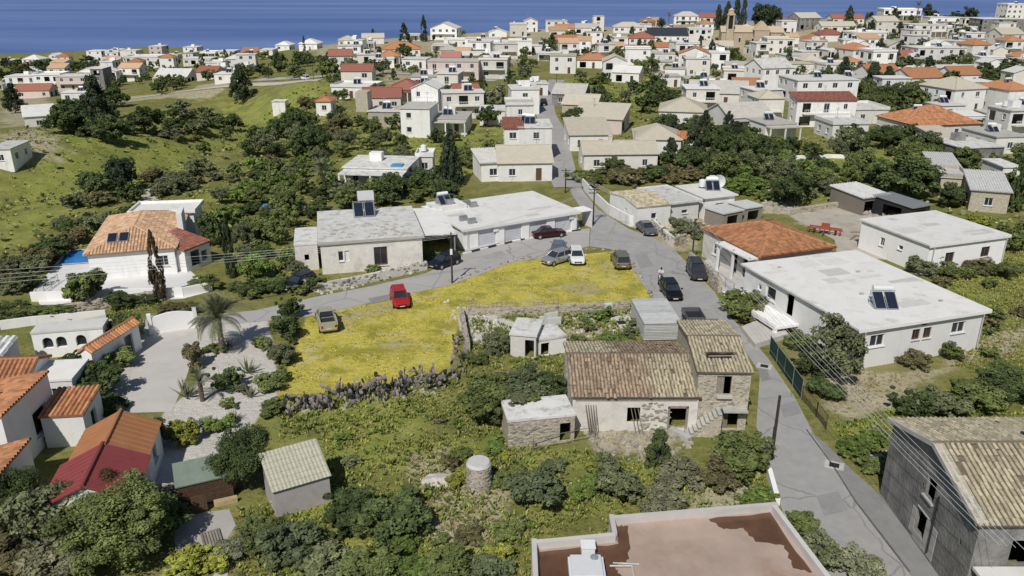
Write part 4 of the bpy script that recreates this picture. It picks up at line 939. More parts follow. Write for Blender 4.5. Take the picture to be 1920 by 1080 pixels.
# -- wet roofed building, bottom edge
wet_m = mat('wet_brown_roof', (.42,.32,.26), rough=.42, var=.16, scale=.35, stain=(.7,.22,.50), stain_col=(.31,.195,.135), objvar=0, spec=.3)
WB = thing('flat_roofed_building', 'flat roofed building with a wet brown roof and white parapet at the bottom', 'building', (7.5,32,0))
ol = [(1.0,24),(1.0,33.5),(5.2,34.1),(5.2,35.5),(14.4,36.7),(15.3,31.0),(16.5,24)]
ol = [(x-7.5,y-32) for x, y in ol][::-1]
MB().prism(ol, -.5, 3.75).build('wall', CREAM, WB); MB().prism(ol, 3.752, 3.8).build('roof', wet_m, WB)
cx_, cy_ = sum(x for x,_ in ol)/7, sum(y for _,y in ol)/7
for i in range(7):
    a = Vector((*ol[i],0)); b = Vector((*ol[(i+1)%7],0)); e = (b-a).normalized(); nrm = Vector((-e.y, e.x, 0)); L_ = (b-a).length
    p0 = a; q_ = MB(); q_.box(-.12,L_+.12 if False else L_,0,.26,3.801,4.22+.004*i); o = q_.build('parapet', mat('painted_parapet', (.56,.53,.50), var=.06, scale=1.5, stain=(.4,1.2,.56), stain_col=(.38,.35,.32)), WB); o.location = a; o.rotation_euler = (0,0,math.atan2(e.y,e.x))
def puddle(pts, nm='puddle'):
    r_ = random.Random(len(pts)); out = []
    for i in range(len(pts)):
        a, b = Vector(pts[i]), Vector(pts[(i+1)%len(pts)])
        for k in range(6):
            q = a.lerp(b, k/6); out.append((q.x-7.5+(r_.uniform(-.09,.09) if k else 0), q.y-32+(r_.uniform(-.09,.09) if k else 0)))
    mb = MB(); mb.face([(x,y,3.806) for x,y in out]); mb.build(nm, mat('wet_brown_puddle',(.13,.068,.038),rough=.16,var=.2,scale=.8,stain=(.5,.7,.52),stain_col=(.09,.045,.025),objvar=0,spec=.4), WB)
puddle([(1.35,27.5),(5.2,27.5),(5.4,31.2),(5.1,32.0),(5.9,32.6),(6.2,35.2),(5.55,35.2),(5.5,33.75),(1.35,33.1)])
puddle([(10.6,35.75),(14.1,36.35),(14.75,31.6),(13.9,31.9),(14.0,33.6),(12.6,33.9),(12.3,35.0),(11.2,34.9)])
p = pt(1105,1085,4); T_ = thing('water_tank', 'big white plastic water tank with a round grey lid on the wet roof', 'water tank', (p.x-.1,p.y+.5,3.8))
tb = bmesh.new(); bmesh.ops.create_cube(tb, size=1); bmesh.ops.scale(tb, vec=(1.75,1.7,.62), verts=tb.verts); bmesh.ops.bevel(tb, geom=tb.edges[:], offset=.13, segments=3, affect='EDGES'); bmesh.ops.translate(tb, vec=(0,0,.31), verts=tb.verts)
me = bpy.data.meshes.new('tank_body'); tb.to_mesh(me); tb.free(); me.materials.append(TANK); link('tank_body', me, T_)
MB().tube((.42,.5,.61),(.42,.5,.69),.2,n=16).tube((.42,.5,.69),(.42,.5,.72),.13,n=16).build('lid', mat('grey_plastic',(.3,.34,.36)), T_)
p = pt(1102,1032,4); T_ = thing('roof_cabinet', 'small white square cabinet on the wet roof behind the tank', 'cabinet', (p.x,p.y,3.8)); MB().box(-.33,.33,-.3,.3,0,.55).build('box', TANK, T_); MB().box(-.37,.37,-.34,.34,.55,.6).build('lid', TANK, T_)
p = pt(1178,1062,4); T_ = thing('pipe_frame', 'low grey pipe work lying on the wet roof right of the tank', 'pipes', (p.x,p.y,3.8)); MB().chain([(-.9,.1,.15),(.2,.1,.15),(.2,-.6,.15)],.05).chain([(-.7,.4,.08),(.6,.3,.08)],.04).build('pipe', KERB, T_)
# -- round stone cistern
c = pt(898,918); CI = thing('stone_cistern', 'round stone well drum with a white cement top in the meadow', 'cistern', (c.x,c.y+.35,0))
mb = MB(); mb.tube((0,0,-.3),(0,0,1.75),.86,.76,28); mb.build('drum', STONEW, CI)
MB().tube((0,0,1.752),(0,0,1.95),.82,.70,28).build('cement_cap', mat('white_cement', (.52,.51,.49), var=.1, scale=3, stain=(.5,3,.56), stain_col=(.38,.36,.33)), CI)
for i in range(150):
    a = rg.uniform(-math.pi, .3); z = rg.uniform(0,1.65); r = .85-.06*z/1.7; s = rg.uniform(.14,.28)
    link('stone', STONES[i%5], CI, loc=(r*math.cos(a),r*math.sin(a),z), rot=(rg.uniform(-.2,.2),0,a+math.pi/2), scale=(s*1.3,s*.4,s*.8))
# -- corrugated container and parked truck bed
CT_ = thing('storage_container', 'grey ribbed metal container beside the lane behind the old stone houses', 'container', (13.55,69.6,0), .06)
MB().box(-1.65,1.65,-2.9,2.9,.1,1.75).build('body', METAL, CT_)
RBM = MB().box(-.5,.5,-.03,.03,0,.1).mesh('rib', mat('pale_ribbed_metal', (.47,.47,.465), var=.12, scale=3, stain=(.5,2,.58), stain_col=(.26,.2,.16)))
for i in range(10):
    z = .14+i*.157
    link('rib', RBM, CT_, loc=(0,-2.93,z), scale=(3.3,1,1)); link('rib', RBM, CT_, loc=(-1.68,0,z), rot=(0,0,math.pi/2), scale=(5.8,1,1))
rb = MB(); rb.box(-1.75,1.75,-3,3,1.751,1.82)
rb.build('roof', mat('grey_white_container_top', (.47,.47,.47), var=.1, scale=2, stain=(.5,1,.55), stain_col=(.35,.33,.32)), CT_)
PLK = MB().box(-1.7,1.7,-.26,.26,0,.03).mesh('plank', TINW)
for i in range(10): link('plank', PLK, CT_, loc=(0,-2.7+i*.6,1.825+.004*(i%2)), rot=(0,0,rg.uniform(-.01,.01)))
# -- white lean-to sheds behind the parcel fence
house('small white washed shed with a dark doorway in the overgrown plot', A=(957,628), B=(1005,632), C=(985,600), h=2.1, roof='flat', rmat=ROOFD, wall=PATCHY, over=.1, wins=[('F',.75,.05,.8,1.7,'hole')], short='whitewashed shed', name='shed', cat='shed')
house('low pale shed joined to the right of the whitewashed shed', A=(1012,640), B=(1062,632), C=(1040,610), h=1.5, roof='flat', rmat=ROOFD, wall=WHITE, over=.05, wins=[('F',.12,.05,.8,1.2,'hole')], short='low pale shed', name='shed', cat='shed')
# ---------------------------------------------------------------- the village beyond: (label, short, u, v_base, width_px, depth, storeys, roof, yaw, wall, roof_mat, extras)
W_, C_, P_, S_ = WHITE, CREAM, PINK, STONEW
FAR = [
# --- lane, middle distance
('white house with straw gable roof close to the lane behind the garages','straw gabled lane house',985,340,100,9,1,'gable_x',4,W_,TANR,{}),
('white two storey house with a red stair tower and solar panels by the lane','red towered house',1003,300,62,9,2,'flat',2,W_,ROOFD,dict(heater=2)),
('narrow white house front with a flat bright red roof beside the lane','red fronted house',963,300,34,7,2,'shed',2,W_,TERRAR,{}),
('long low house with a straw tiled gable roof right of the lane','long straw roofed house',1163,322,138,7,1,'gable_x',3,C_,TANR,dict(chim=1)),
('white house with tan flat roof in the trees right of the lane','tan roofed lane house',1107,283,78,9,1,'shed',4,W_,TANR,{}),
('grey stone house with a bare gable right beside the lane bend','grey lane bend house',1064,200,58,11,1,'gable_x',-14,GREYW,ROOFC,{}),
('grey house with pale low gable second behind the lane bend','pale gabled bend house',1085,222,62,9,1,'gable_x',-16,S_,TANR,{}),
('long brown walled shed with a wide tan roof behind the round tree','brown walled shed',1118,250,90,9,1,'shed',-18,PINK,TANR,{}),
('white house with wide tan pyramid roof below the dark trees','tan pyramid house',1232,292,84,10,1,'hip',-6,W_,TANR,{}),
('small orange roofed outhouse half hidden behind the yellow flowers','orange outhouse',1290,292,40,5,1,'gable_x',-12,W_,TERRA,{}),
('white two storey house with a flat roof left of the lane mouth','lane mouth house',985,215,52,9,2,'flat',5,W_,ROOFD,dict(tank=1)),
('low white house with roof tanks left of the lane','roof tank house',1000,180,55,8,1,'flat',4,W_,ROOFD,dict(tank=2)),
('white house with a concrete roof and a young conifer before it','conifer house',975,250,50,8,2,'flat',3,W_,ROOFC,{}),
('plain white cube shaped two storey house above the gardens','white cube house',780,258,55,9,2,'flat',-6,CLEAN,ROOFC,dict(wins=[('F',.28,1.0,1.1,1.1,'one'),('F',.28,3.9,1.1,1.1,'one')])),
('low white building with a shaded porch right of the cube house','shaded porch house',838,252,74,10,1,'flat',-4,W_,ROOFC,dict(porch=(2,3))),
('long low white store with a grey roof behind the shaded porch house','long low store',872,208,64,8,1,'flat',-2,W_,ROOFC,{}),
('white house with a dead branching tree in front left of the lane','branching tree house',925,235,50,8,1,'flat',0,W_,ROOFD,{}),
('low white roofed house on columns with a blue tarpaulin and trees round it','blue tarpaulin house',705,352,120,9,1,'flat',-6,W_,ROOFD,dict(porch=(3,3))),
('small white water tower block right of the blue tarpaulin house','water tower block',797,328,30,4,1,'flat',0,W_,ROOFW,dict(tank=1)),
('small white hall with a slanting roof left of the lane','slanting roofed hall',925,340,44,7,1,'shed',14,W_,ROOFW,{}),
# --- left of centre
('small white house with a red roof standing alone on the green hill','lone red roofed house',640,136,42,9,2,'gable_x',8,W_,TERRAR,{}),
('white flat house with an arched wall below the hill road','arched wall house',660,184,78,9,1,'flat',-10,W_,ROOFW,dict(heater=1)),
('white house with a hipped orange roof and a glass porch','glass porch house',757,190,66,10,1,'hip',-3,W_,TERRAR,dict(porch=(2.5,4))),
('ruined tan stone house with a broken tower end','broken tower ruin',722,238,62,8,1,'flat',-4,S_,ROOFD,{}),
('small white hut with an orange pointed roof in the bushes','orange pointed hut',608,217,28,6,1,'hip',0,W_,TERRA,{}),
('white plastered stone block standing in the meadow','meadow stone block',524,214,24,4,1,'flat',0,W_,ROOFD,dict(wins=[])),
('pinkish terrace with white balconies and a shaded ground floor','pink balcony terrace',850,152,95,10,2,'flat',-2,P_,ROOFC,dict(balcony=True)),
('grey two storey house with a wide balcony right of the pink terrace','grey balcony house',925,148,52,9,2,'flat',-6,C_,ROOFC,dict(balcony=True)),
('small white house with a pink sheet roof above the terrace','pink roofed house',845,124,36,8,1,'gable_x',0,W_,mat('pink_sheet',(.45,.2,.18)),{}),
('big white three gabled house on the skyline','three gabled house',832,75,50,12,2,'gable_y',-8,CLEAN,ROOFW,dict(balcony=True)),
('low white wing below the three gabled house','gabled house wing',855,88,45,8,1,'flat',-4,W_,ROOFW,{}),
('white two storey house with arcades left of the skyline tower','arcaded white house',905,98,66,10,2,'flat',-4,CLEAN,ROOFW,{}),
('wide white house with terraces below the arcaded one','terraced white house',900,116,78,10,1,'flat',-4,CLEAN,ROOFW,dict(porch=(2,4))),
('white bungalow with an orange hipped roof among hill shrubs','hill shrub bungalow',752,106,72,10,1,'hip',6,W_,TERRA,{}),
('white bungalow with a curved white roof above the road','curved roof bungalow',716,128,46,9,1,'flat',8,W_,ROOFW,{}),
('low house with a long brown roof at the ridge','long brown ridge house',700,83,40,8,1,'gable_x',8,W_,TANR,{}),
('pale house with a brown hipped roof left on the ridge','brown hipped ridge house',652,88,34,8,1,'hip',8,C_,TANR,{}),
('small white porch house with a tent like roof by the palms','tent roofed house',842,108,34,8,1,'hip',2,W_,ROOFC,{}),
('cream house with an orange roof edge right of the arcaded house','cream skyline house',945,98,40,9,2,'flat',0,C_,TERRA,{}),
# --- centre, upper
('cream two storey house with a little roof tower on the skyline','little tower house',972,68,32,9,2,'flat',0,C_,TANR,dict(tank=1)),
('white house with a plain gable beside the little tower house','plain gable skyline house',995,60,26,9,2,'gable_y',0,W_,TANR,{}),
('white skyline house with a long tan flat roof','long tan skyline house',1043,60,40,10,2,'flat',-3,W_,TANR,{}),
('white house with an orange gable before the long tan skyline house','orange gable skyline house',1058,64,36,8,1,'gable_x',-5,W_,TERRA,{}),
('green grey roofed house right of the orange skyline gable','green grey roofed house',1100,64,44,9,1,'gable_x',-4,W_,ROOFC,{}),
('cream block with a small tower at the skyline','cream tower block',1122,60,20,7,3,'flat',0,C_,ROOFC,{}),
('white house with a wide low roof near the cream tower block','wide low skyline house',1178,62,56,10,1,'hip',-4,W_,TANR,{}),
('low orange roofed house in the dense centre row','dense row orange house',1058,88,52,9,1,'gable_x',-4,W_,TERRA,{}),
('white flat house with a shutter front left of the orange row','shutter front house',1008,100,38,9,1,'flat',-2,W_,ROOFW,{}),
('white two storey house with flat roof in the dense centre row','dense row white house',975,104,44,9,2,'flat',0,W_,ROOFW,{}),
('white house with small roof turret in the dense centre row','roof turret house',1112,84,34,9,2,'flat',-4,W_,TANR,dict(tank=1)),
('dark shaded house with a flat awning right of the turret house','dark awning house',1148,86,34,8,1,'flat',-4,GREYW,ROOFC,dict(porch=(2,3))),
('tall white colonnaded house with a red hipped roof','red hipped colonnade house',1203,96,48,11,2,'hip',-6,W_,TERRAR,dict(porch=(2,5))),
('wide white hall with rows of dark solar panels on the roof','solar hall',1252,80,74,14,1,'shed',-6,W_,mat('dark_solar_roof',(.04,.042,.05),rough=.4),{}),
('big white hall right of the solar hall','big white hall',1312,78,42,14,2,'flat',-8,W_,ROOFW,{}),
('pale green white house on the skyline above the solar hall','pale skyline house',1287,45,46,11,2,'hip',-8,W_,ROOFC,dict(balcony=True)),
('white house with a red roof left of the church tower','red roofed church side house',1332,54,42,10,2,'gable_x',-10,W_,TERRAR,{}),
('white two storey house with an ochre flat roof at the lane end','lane end ochre house',1055,138,48,10,2,'flat',-4,W_,TANR,{}),
('white house with a bright orange hipped roof right of the lane end','lane end orange house',1112,128,60,10,1,'hip',-6,W_,TERRA,dict(heater=1)),
('white two storey house with a tan gable before the olive plot','olive plot house',1152,150,44,9,2,'gable_y',-4,W_,TANR,{}),
('low white gabled shed in front of the olive plot house','olive plot shed',1172,155,48,7,1,'gable_x',-20,CLEAN,ROOFW,{}),
('white block house with a flat roof left of the orange strip roof','white block house',1195,122,46,9,2,'flat',-6,W_,ROOFC,{}),
('white house with an orange strip roof in the centre rows','orange strip house',1234,102,36,8,1,'gable_x',-6,W_,TERRA,{}),
('low white house with curved grey roof below the orange strip','curved grey roof house',1242,116,44,8,1,'flat',-8,W_,ROOFC,{}),
('white two storey house with a concrete roof facing the church','church facing house',1288,110,40,10,2,'flat',-12,W_,ROOFC,{}),
('white house with an orange roof half and roof panels','orange half roof house',1300,132,56,10,2,'gable_y',-12,W_,TERRA,dict(heater=1)),
('white house with a red awning right of the orange half roof','red awning house',1340,130,48,9,2,'flat',-12,W_,ROOFW,{}),
('white house with a tan roof between church and awning house','tan roof between house',1345,100,54,9,1,'gable_x',-10,W_,TANR,{}),
('white house with grey flat roof and dark carport in the rows','dark carport house',1388,138,56,10,1,'flat',-12,W_,ROOFC,dict(porch=(3,3))),
('low white house with a slab roof above the ruins plot','slab roof house',1265,148,36,7,1,'flat',-12,W_,ROOFC,{}),
('long white house with a low dark gap below the carport house','low dark gap house',1385,152,56,8,1,'flat',-10,C_,TANR,{}),
# --- large ones right of centre
('wide ochre walled house with a pale roof and four solar panels','wide ochre house',1345,198,104,11,1,'gable_x',-12,C_,ROOFC,dict(heater=2)),
('ochre wing with an orange gable roof right of the wide ochre house','ochre orange wing',1398,183,48,9,1,'gable_x',-10,C_,TERRA,{}),
('white house with a wide tan hipped roof in front of the ochre house','wide tan hipped house',1278,236,84,11,1,'hip',-12,W_,TANR,{}),
('white house with a grey concrete roof among the dark trees','grey roof tree house',1408,248,88,11,1,'gable_x',14,W_,ROOFC,dict(porch=(2,3))),
('white house with a flat grey roof and round water tank','round tank house',1455,165,62,10,2,'gable_x',16,W_,ROOFD,{}),
('white two storey house with tall narrow windows on the rise','tall window house',1462,100,50,11,2,'flat',-4,C_,TANR,{}),
('grey gabled house with a bright yellow end wall','yellow end house',1518,56,44,11,2,'gable_x',18,GREYW,ROOFC,{}),
('red roofed low house left of the yellow end house','red low house',1468,54,44,10,1,'gable_x',10,W_,TERRAR,{}),
('white skyline villa left of the round tree','round tree skyline villa',1485,32,46,11,1,'flat',4,W_,ROOFC,{}),
('white skyline villa with palms beside it','palm skyline villa',1530,26,40,10,1,'hip',4,W_,ROOFC,{}),
('long white hall with a brown arcade on the skyline','brown arcade hall',1613,34,56,12,2,'flat',0,W_,ROOFW,dict(porch=(2,5))),
('big bright white villa with tall columns on the skyline','tall column villa',1690,38,66,14,2,'flat',-8,CLEAN,ROOFW,dict(porch=(3,5))),
('low white house right of the tall column villa','column villa neighbour',1772,44,56,11,1,'flat',-4,W_,ROOFW,{}),
('long grey white block near the right skyline','long right skyline block',1842,46,66,12,1,'flat',-2,W_,ROOFD,{}),
('white building with a grey dome at the top right corner','grey dome building',1905,36,40,12,3,'flat',0,W_,ROOFW,{}),
('long grey walled building with a flat dark face at the right','long grey walled building',1885,60,90,14,2,'flat',-2,GREYW,ROOFD,{}),
('white house with arches along its long front','arched long house',1742,72,64,12,2,'flat',8,C_,ROOFW,dict(porch=(2,6))),
('grey white flat house right of the arched long house','arched house neighbour',1802,66,56,12,1,'flat',4,W_,ROOFD,{}),
('long red tiled house in the upper rows','long red upper house',1590,46,60,9,1,'gable_x',4,W_,TERRAR,{}),
('tan roofed house below the long red one','tan upper house',1572,62,66,9,1,'gable_x',4,C_,TANR,{}),
('white house with red roof and chimney in the upper rows','red chimney house',1560,78,48,10,1,'hip',6,W_,TERRAR,dict(chim=1)),
('white house with orange roof peeping behind a dark tree','tree hidden orange house',1528,88,40,10,1,'hip',8,W_,TERRA,{}),
('cream house with an orange gable right of the dark tree','orange gable tree house',1662,64,44,10,2,'gable_x',8,C_,TANR,{}),
('white two storey house with a shuttered veranda','shuttered veranda house',1632,88,60,11,2,'flat',12,CLEAN,ROOFW,dict(balcony=True)),
('white house with a small cream gable behind the veranda house','cream gable house',1682,100,36,9,1,'gable_y',6,C_,ROOFC,{}),
('white house with an orange roof and a bare palm by its wall','bare palm house',1615,124,42,11,2,'hip',14,W_,TERRA,{}),
('bright white cube joined to the bare palm house','bare palm cube',1655,130,46,10,2,'flat',6,CLEAN,ROOFW,dict(tank=1)),
('red roofed low house right of the bare palm cube','bare palm neighbour',1700,122,40,9,1,'gable_x',4,W_,TERRAR,{}),
('wide white flat house with a dark carport on the right','wide right white house',1762,122,94,12,2,'flat',4,W_,ROOFD,dict(tank=1)),
('small white house with a steep orange roof by the dark pines','steep orange house',1836,114,38,9,2,'hip',10,W_,TERRA,{}),
('wide white walled house with a grey slab roof','grey slab roof house',1815,148,110,12,1,'flat',6,W_,ROOFD,{}),
('white bungalow with a blue grey annex under the pines','blue grey annex house',1850,84,40,10,1,'flat',6,W_,mat('blue_grey_roof',(.3,.34,.42)),{}),
('cream house with orange gable at the right edge of the rows','right edge orange house',1895,92,46,10,2,'gable_x',8,C_,TANR,{}),
('brown roofed long house behind the twin gables','brown long roof house',1660,158,62,10,1,'gable_x',10,W_,TERRA,{}),
('white house with twin orange gables and a chimney','twin gable house',1738,166,72,10,1,'gable_x',14,W_,TERRA,dict(chim=1,heater=1)),
('low house with a ragged orange roof right of the twin gables','ragged orange house',1812,160,58,9,1,'gable_x',12,W_,TERRA,{}),
('wide white two part house with a tan roof patch','tan patch house',1548,194,118,12,2,'flat',6,CLEAN,ROOFW,dict(heater=1)),
('white two storey house with a long red roof strip and balcony','red strip balcony house',1545,238,112,5,2,'shed',2,W_,TERRAR,dict(balcony=True)),
('white house with a flat roof right of the red strip house','red strip neighbour',1632,232,62,10,1,'flat',4,W_,ROOFD,{}),
('white two storey villa with an ochre hipped roof on the right','ochre hipped villa',1812,212,70,11,2,'hip',18,CLEAN,TANR,{}),
('large white house with a wide orange hipped roof and solar panels','wide orange hipped house',1775,262,132,13,1,'hip',12,W_,TERRA,dict(heater=1)),
('white two storey house with orange roof cut by the right edge','right edge villa',1905,214,50,10,2,'hip',12,W_,TERRA,dict(heater=1)),
('low grey flat roofed house at the right edge below the villa','grey right edge house',1892,288,64,10,1,'flat',8,W_,ROOFC,{}),
('wide low store with a tan flat roof right of the big trees','tan flat store',1838,310,86,9,1,'flat',10,GREYW,ROOFD,{}),
('small tan roofed store left of the tan flat store','small tan store',1782,292,46,8,1,'shed',8,C_,TANR,{}),
('rubble walled shed with a rippled white roof near the right edge','rubble walled shed',1850,398,60,8,1,'shed',-20,S_,TINW,{}),
('stone hut with a pale striped roof under the big tree','striped roof hut',1768,350,46,7,1,'shed',-14,S_,TINW,{}),
('low stone hut with a broken slab roof by the yellow bush','broken slab hut',1782,372,42,6,1,'flat',-16,S_,TINW,{}),
('white tall walled ruin at the right edge behind dark trees','tall walled ruin',1890,350,32,6,1,'flat',0,W_,ROOFD,{}),
('white house with dark open porch left of the white tan patch house','dark porch house',1462,262,62,9,1,'flat',12,W_,ROOFC,dict(porch=(2,3))),
('white house front between dark trees below the red strip house','tree flanked house',1592,262,70,8,1,'flat',6,W_,ROOFD,{}),
('small white flat house in the middle rows left of the dark trees','middle row flat house',1500,120,52,10,1,'flat',8,W_,ROOFD,{}),
('cream shuttered house with a flat roof under tall palms','tall palm house',1502,138,46,9,1,'flat',6,C_,TANR,{}),
('low white house with a roof tank right of the middle rows','middle roof tank house',1575,140,60,9,1,'flat',8,W_,ROOFD,dict(tank=1)),
('white house with long grey roof in front of the pines','long grey roof house',1590,168,100,8,1,'flat',4,W_,ROOFC,{}),
# --- far left coast
('long white coastal block with dark windows, first from the left','first coastal block',178,112,28,12,2,'flat',0,CLEAN,ROOFW,{}),
('white coastal block with a flat roof right of the first one','second coastal block',212,112,26,12,2,'flat',0,CLEAN,ROOFW,{}),
('white coastal block with a dark top floor beside a wider one','third coastal block',242,112,30,12,2,'flat',0,W_,ROOFW,{}),
('pinkish coastal block with balconies','pinkish coastal block',294,112,24,12,3,'flat',0,P_,ROOFW,{}),
('wide white coastal hotel like block in the middle','middle coastal block',268,126,60,14,2,'flat',2,W_,ROOFW,{}),
('white coastal house right of the pinkish block','coastal house',322,112,24,11,1,'flat',0,W_,ROOFW,{}),
('white flat villa on the coast with dark trees below','dark tree coastal villa',358,106,26,12,2,'flat',0,CLEAN,ROOFW,{}),
('white coastal villa with a wide terrace','wide terrace coastal villa',388,108,34,12,1,'flat',0,CLEAN,ROOFW,dict(porch=(2,4))),
('white low house with an awning behind the coast trees','awning coastal house',370,122,52,11,1,'flat',0,W_,ROOFW,{}),
('white villa row end near the orange coastal roof','villa row end',425,104,32,11,1,'flat',0,W_,ROOFW,{}),
('small orange roofed coastal house','orange coastal house',468,110,30,10,1,'gable_x',0,W_,TERRA,{}),
('white tent roofed coastal pavilion','tent roofed pavilion',438,124,28,10,1,'hip',0,W_,ROOFW,{}),
('white domed looking coastal villa left of the cypress','left cypress villa',530,95,26,12,1,'hip',0,CLEAN,ROOFW,{}),
('white coastal villa behind the lone cypress','lone cypress villa',578,94,34,12,1,'hip',0,CLEAN,ROOFW,{}),
('small white coastal house in shrubs','shrubby coastal house',500,106,24,10,1,'flat',0,W_,ROOFW,{}),
('white coastal villa at the left edge','left edge villa',10,122,26,12,1,'flat',0,CLEAN,ROOFW,{}),
('white pointed coastal villa second from the left edge','pointed coastal villa',60,128,32,12,2,'hip',0,CLEAN,ROOFW,{}),
('cream coastal house below the first coastal block','cream coastal house',170,126,44,10,1,'flat',0,C_,ROOFC,{}),
('white long terrace row at the left below the dark wood','long white terrace row',42,168,54,11,2,'flat',6,CLEAN,ROOFW,dict(balcony=True)),
('white terrace row with blue shadows right of the long one','right white terrace row',92,166,46,11,2,'flat',6,CLEAN,ROOFW,{}),
('pinkish terrace row with small arches left of the grey tower','pinkish arch row',138,170,56,11,2,'flat',6,P_,ROOFD,dict(balcony=True)),
('grey glass fronted tower block at the terrace row end','grey glass tower',187,168,22,10,3,'flat',6,GREYW,ROOFW,{}),
('white block with arcades behind the grey glass tower','arcaded tower neighbour',205,152,22,10,3,'flat',4,CLEAN,ROOFW,{}),
('low pink roofed house at the left below the terraces','low pink roofed house',62,184,60,9,1,'gable_x',8,P_,TERRAR,{}),
('white walled pool house below the pinkish row','white pool house',140,190,44,8,1,'flat',8,W_,ROOFW,{}),
('wide white gabled farmhouse beside the dirt track','track farmhouse',322,158,62,11,1,'gable_x',-4,W_,ROOFW,dict(porch=(2,3))),
('low house with a pink roof right of the track farmhouse','pink track house',388,150,38,9,1,'gable_x',-4,P_,TERRAR,{}),
('white house partly behind the tall dark pine','dark pine house',425,156,44,9,1,'flat',0,W_,ROOFW,{}),
('white house left of the tall dark pine with a flat roof','flat pine house',402,132,30,9,1,'flat',0,W_,ROOFW,{}),
('white sloping garage building alone in the left meadow','meadow garage',78,238,44,9,1,'shed',30,W_,ROOFW,{}),
('grey and white house cut by the left edge in the meadow','left meadow house',6,318,40,8,1,'flat',6,W_,ROOFD,{}),
('small white house with a flat roof behind the hill trees','hill tree house',452,140,28,8,1,'flat',0,W_,ROOFW,{}),
]
for i, (lab, sh, u, v, wpx, d, st, rf, yaw, wl, rm, ex) in enumerate(FAR):
    hgt = {1: 3.1, 2: 5.8, 3: 8.4}[st]
    house(lab, u=u, v=v, wpx=wpx, d=d, st=st, roof=rf, yaw=yaw, h=hgt, wall=wl, rmat=rm, over=.3 if rf != 'flat' else .2, short=sh, seed=i, **({'tiles': False} if rm is TANR else {}), parapet=.5 if (rf == 'flat' and i % 3 == 0) else 0, **ex)
# ruin tower end
t = [o for o in bpy.data.objects if o.get('label','').startswith('ruined tan stone')][0]
MB().box(-6.5,-3.8,-3,1,2.9,7.2).build('broken_tower', STONEW, t); MB().box(2,4.5,-3,-2.5,3.2,4.3).build('broken_wall', STONEW, t)
bt_ = [o for o in bpy.data.objects if o.get('label','').startswith('low white roofed house on columns')][0]
mb = MB(); mb.box(2.4,4.2,-4,-2.2,3.28,3.5); mb.build('blue_tarpaulin', mat('blue_tarpaulin',(.08,.27,.5),var=.15), bt_)
# church: nave, transept gable, bell tower with open belfry and cap
p = pt(1408, 92); CH = thing('church', 'tan stone church with a slender bell tower on the far rise', 'church', (p.x,p.y,p.z), R(-8))
CHS = mat('church_sandstone', (.47,.39,.28), var=.1, scale=.8); CHR = mat('church_tan_roof', (.5,.40,.29), var=.1)
cs_ = pxm(p); wch = 112/cs_
m_ = MB(); m_.box(-wch/2,wch/2,0,12,-1,7.5); m_.box(wch*.02,wch*.26,-2.5,0-.003,-1,8.5); m_.build('nave', CHS, CH)
m_ = MB(); m_.face([(-wch/2-.4,-.4,7.5),(wch/2+.4,-.4,7.5),(wch/2+.4,6,10),(-wch/2-.4,6,10)]); m_.face([(-wch/2-.4,12.4,7.5),(-wch/2-.4,6,10),(wch/2+.4,6,10),(wch/2+.4,12.4,7.5)])
for s_ in (-1,1): m_.face([(s_*wch/2,0,7.5),(s_*wch/2,12,7.5),(s_*wch/2,6,10)])
m_.build('roof', CHR, CH)
m_ = MB(); x0, x1 = wch*.0, wch*.28; xm = (x0+x1)/2
m_.face([(x0,-2.7,8.5),(x1,-2.7,8.5),(xm,-2.7,12.5)]); m_.face([(x0,-2.7,8.5),(xm,-2.7,12.5),(xm,6,12.5),(x0,6,8.5)]); m_.face([(x1,-2.7,8.5),(x1,6,8.5),(xm,6,12.5),(xm,-2.7,12.5)]); m_.build('transept_gable', CHR, CH)
tx = (1366-1408)/cs_
m_ = MB(); m_.box(tx-1.6,tx+1.6,-1.8,1.4,-1,9); 
for a in (-1.3,1.3):
    for b in (-1.5,1.1): m_.box(tx+a-.3,tx+a+.3,b-.3,b+.3,9,15)
m_.box(tx-1.8,tx+1.8,-2,1.6,15,15.6)
m_.build('bell_tower', CHS, CH); c_ = MB(); c_.tube((tx,-.2,15.6),(tx,-.2,17.2),1.5,1.3,8); c_.tube((tx,-.2,17.2),(tx,-.2,18.3),1.5,.1,8); c_.build('tower_cap', CHR, CH)
m_ = MB().box(tx-1,tx+1,-1.2,.8,9,14.5); m_.build('belfry_shade', DARK, CH)  # near-black block painting the shade inside the open belfry
for i in range(5):
    g = link('window', WM['one'], CH, loc=(-wch*.4+i*wch*.2,-.05 if not 2<=i<=3 else -2.55,4), scale=(1.1,1,2.4)); link('pane', PANE, g)
HOUSES.append((p.x,p.y+6,wch/2,8,R(-8),'church',112))
NAMED = list(HOUSES)
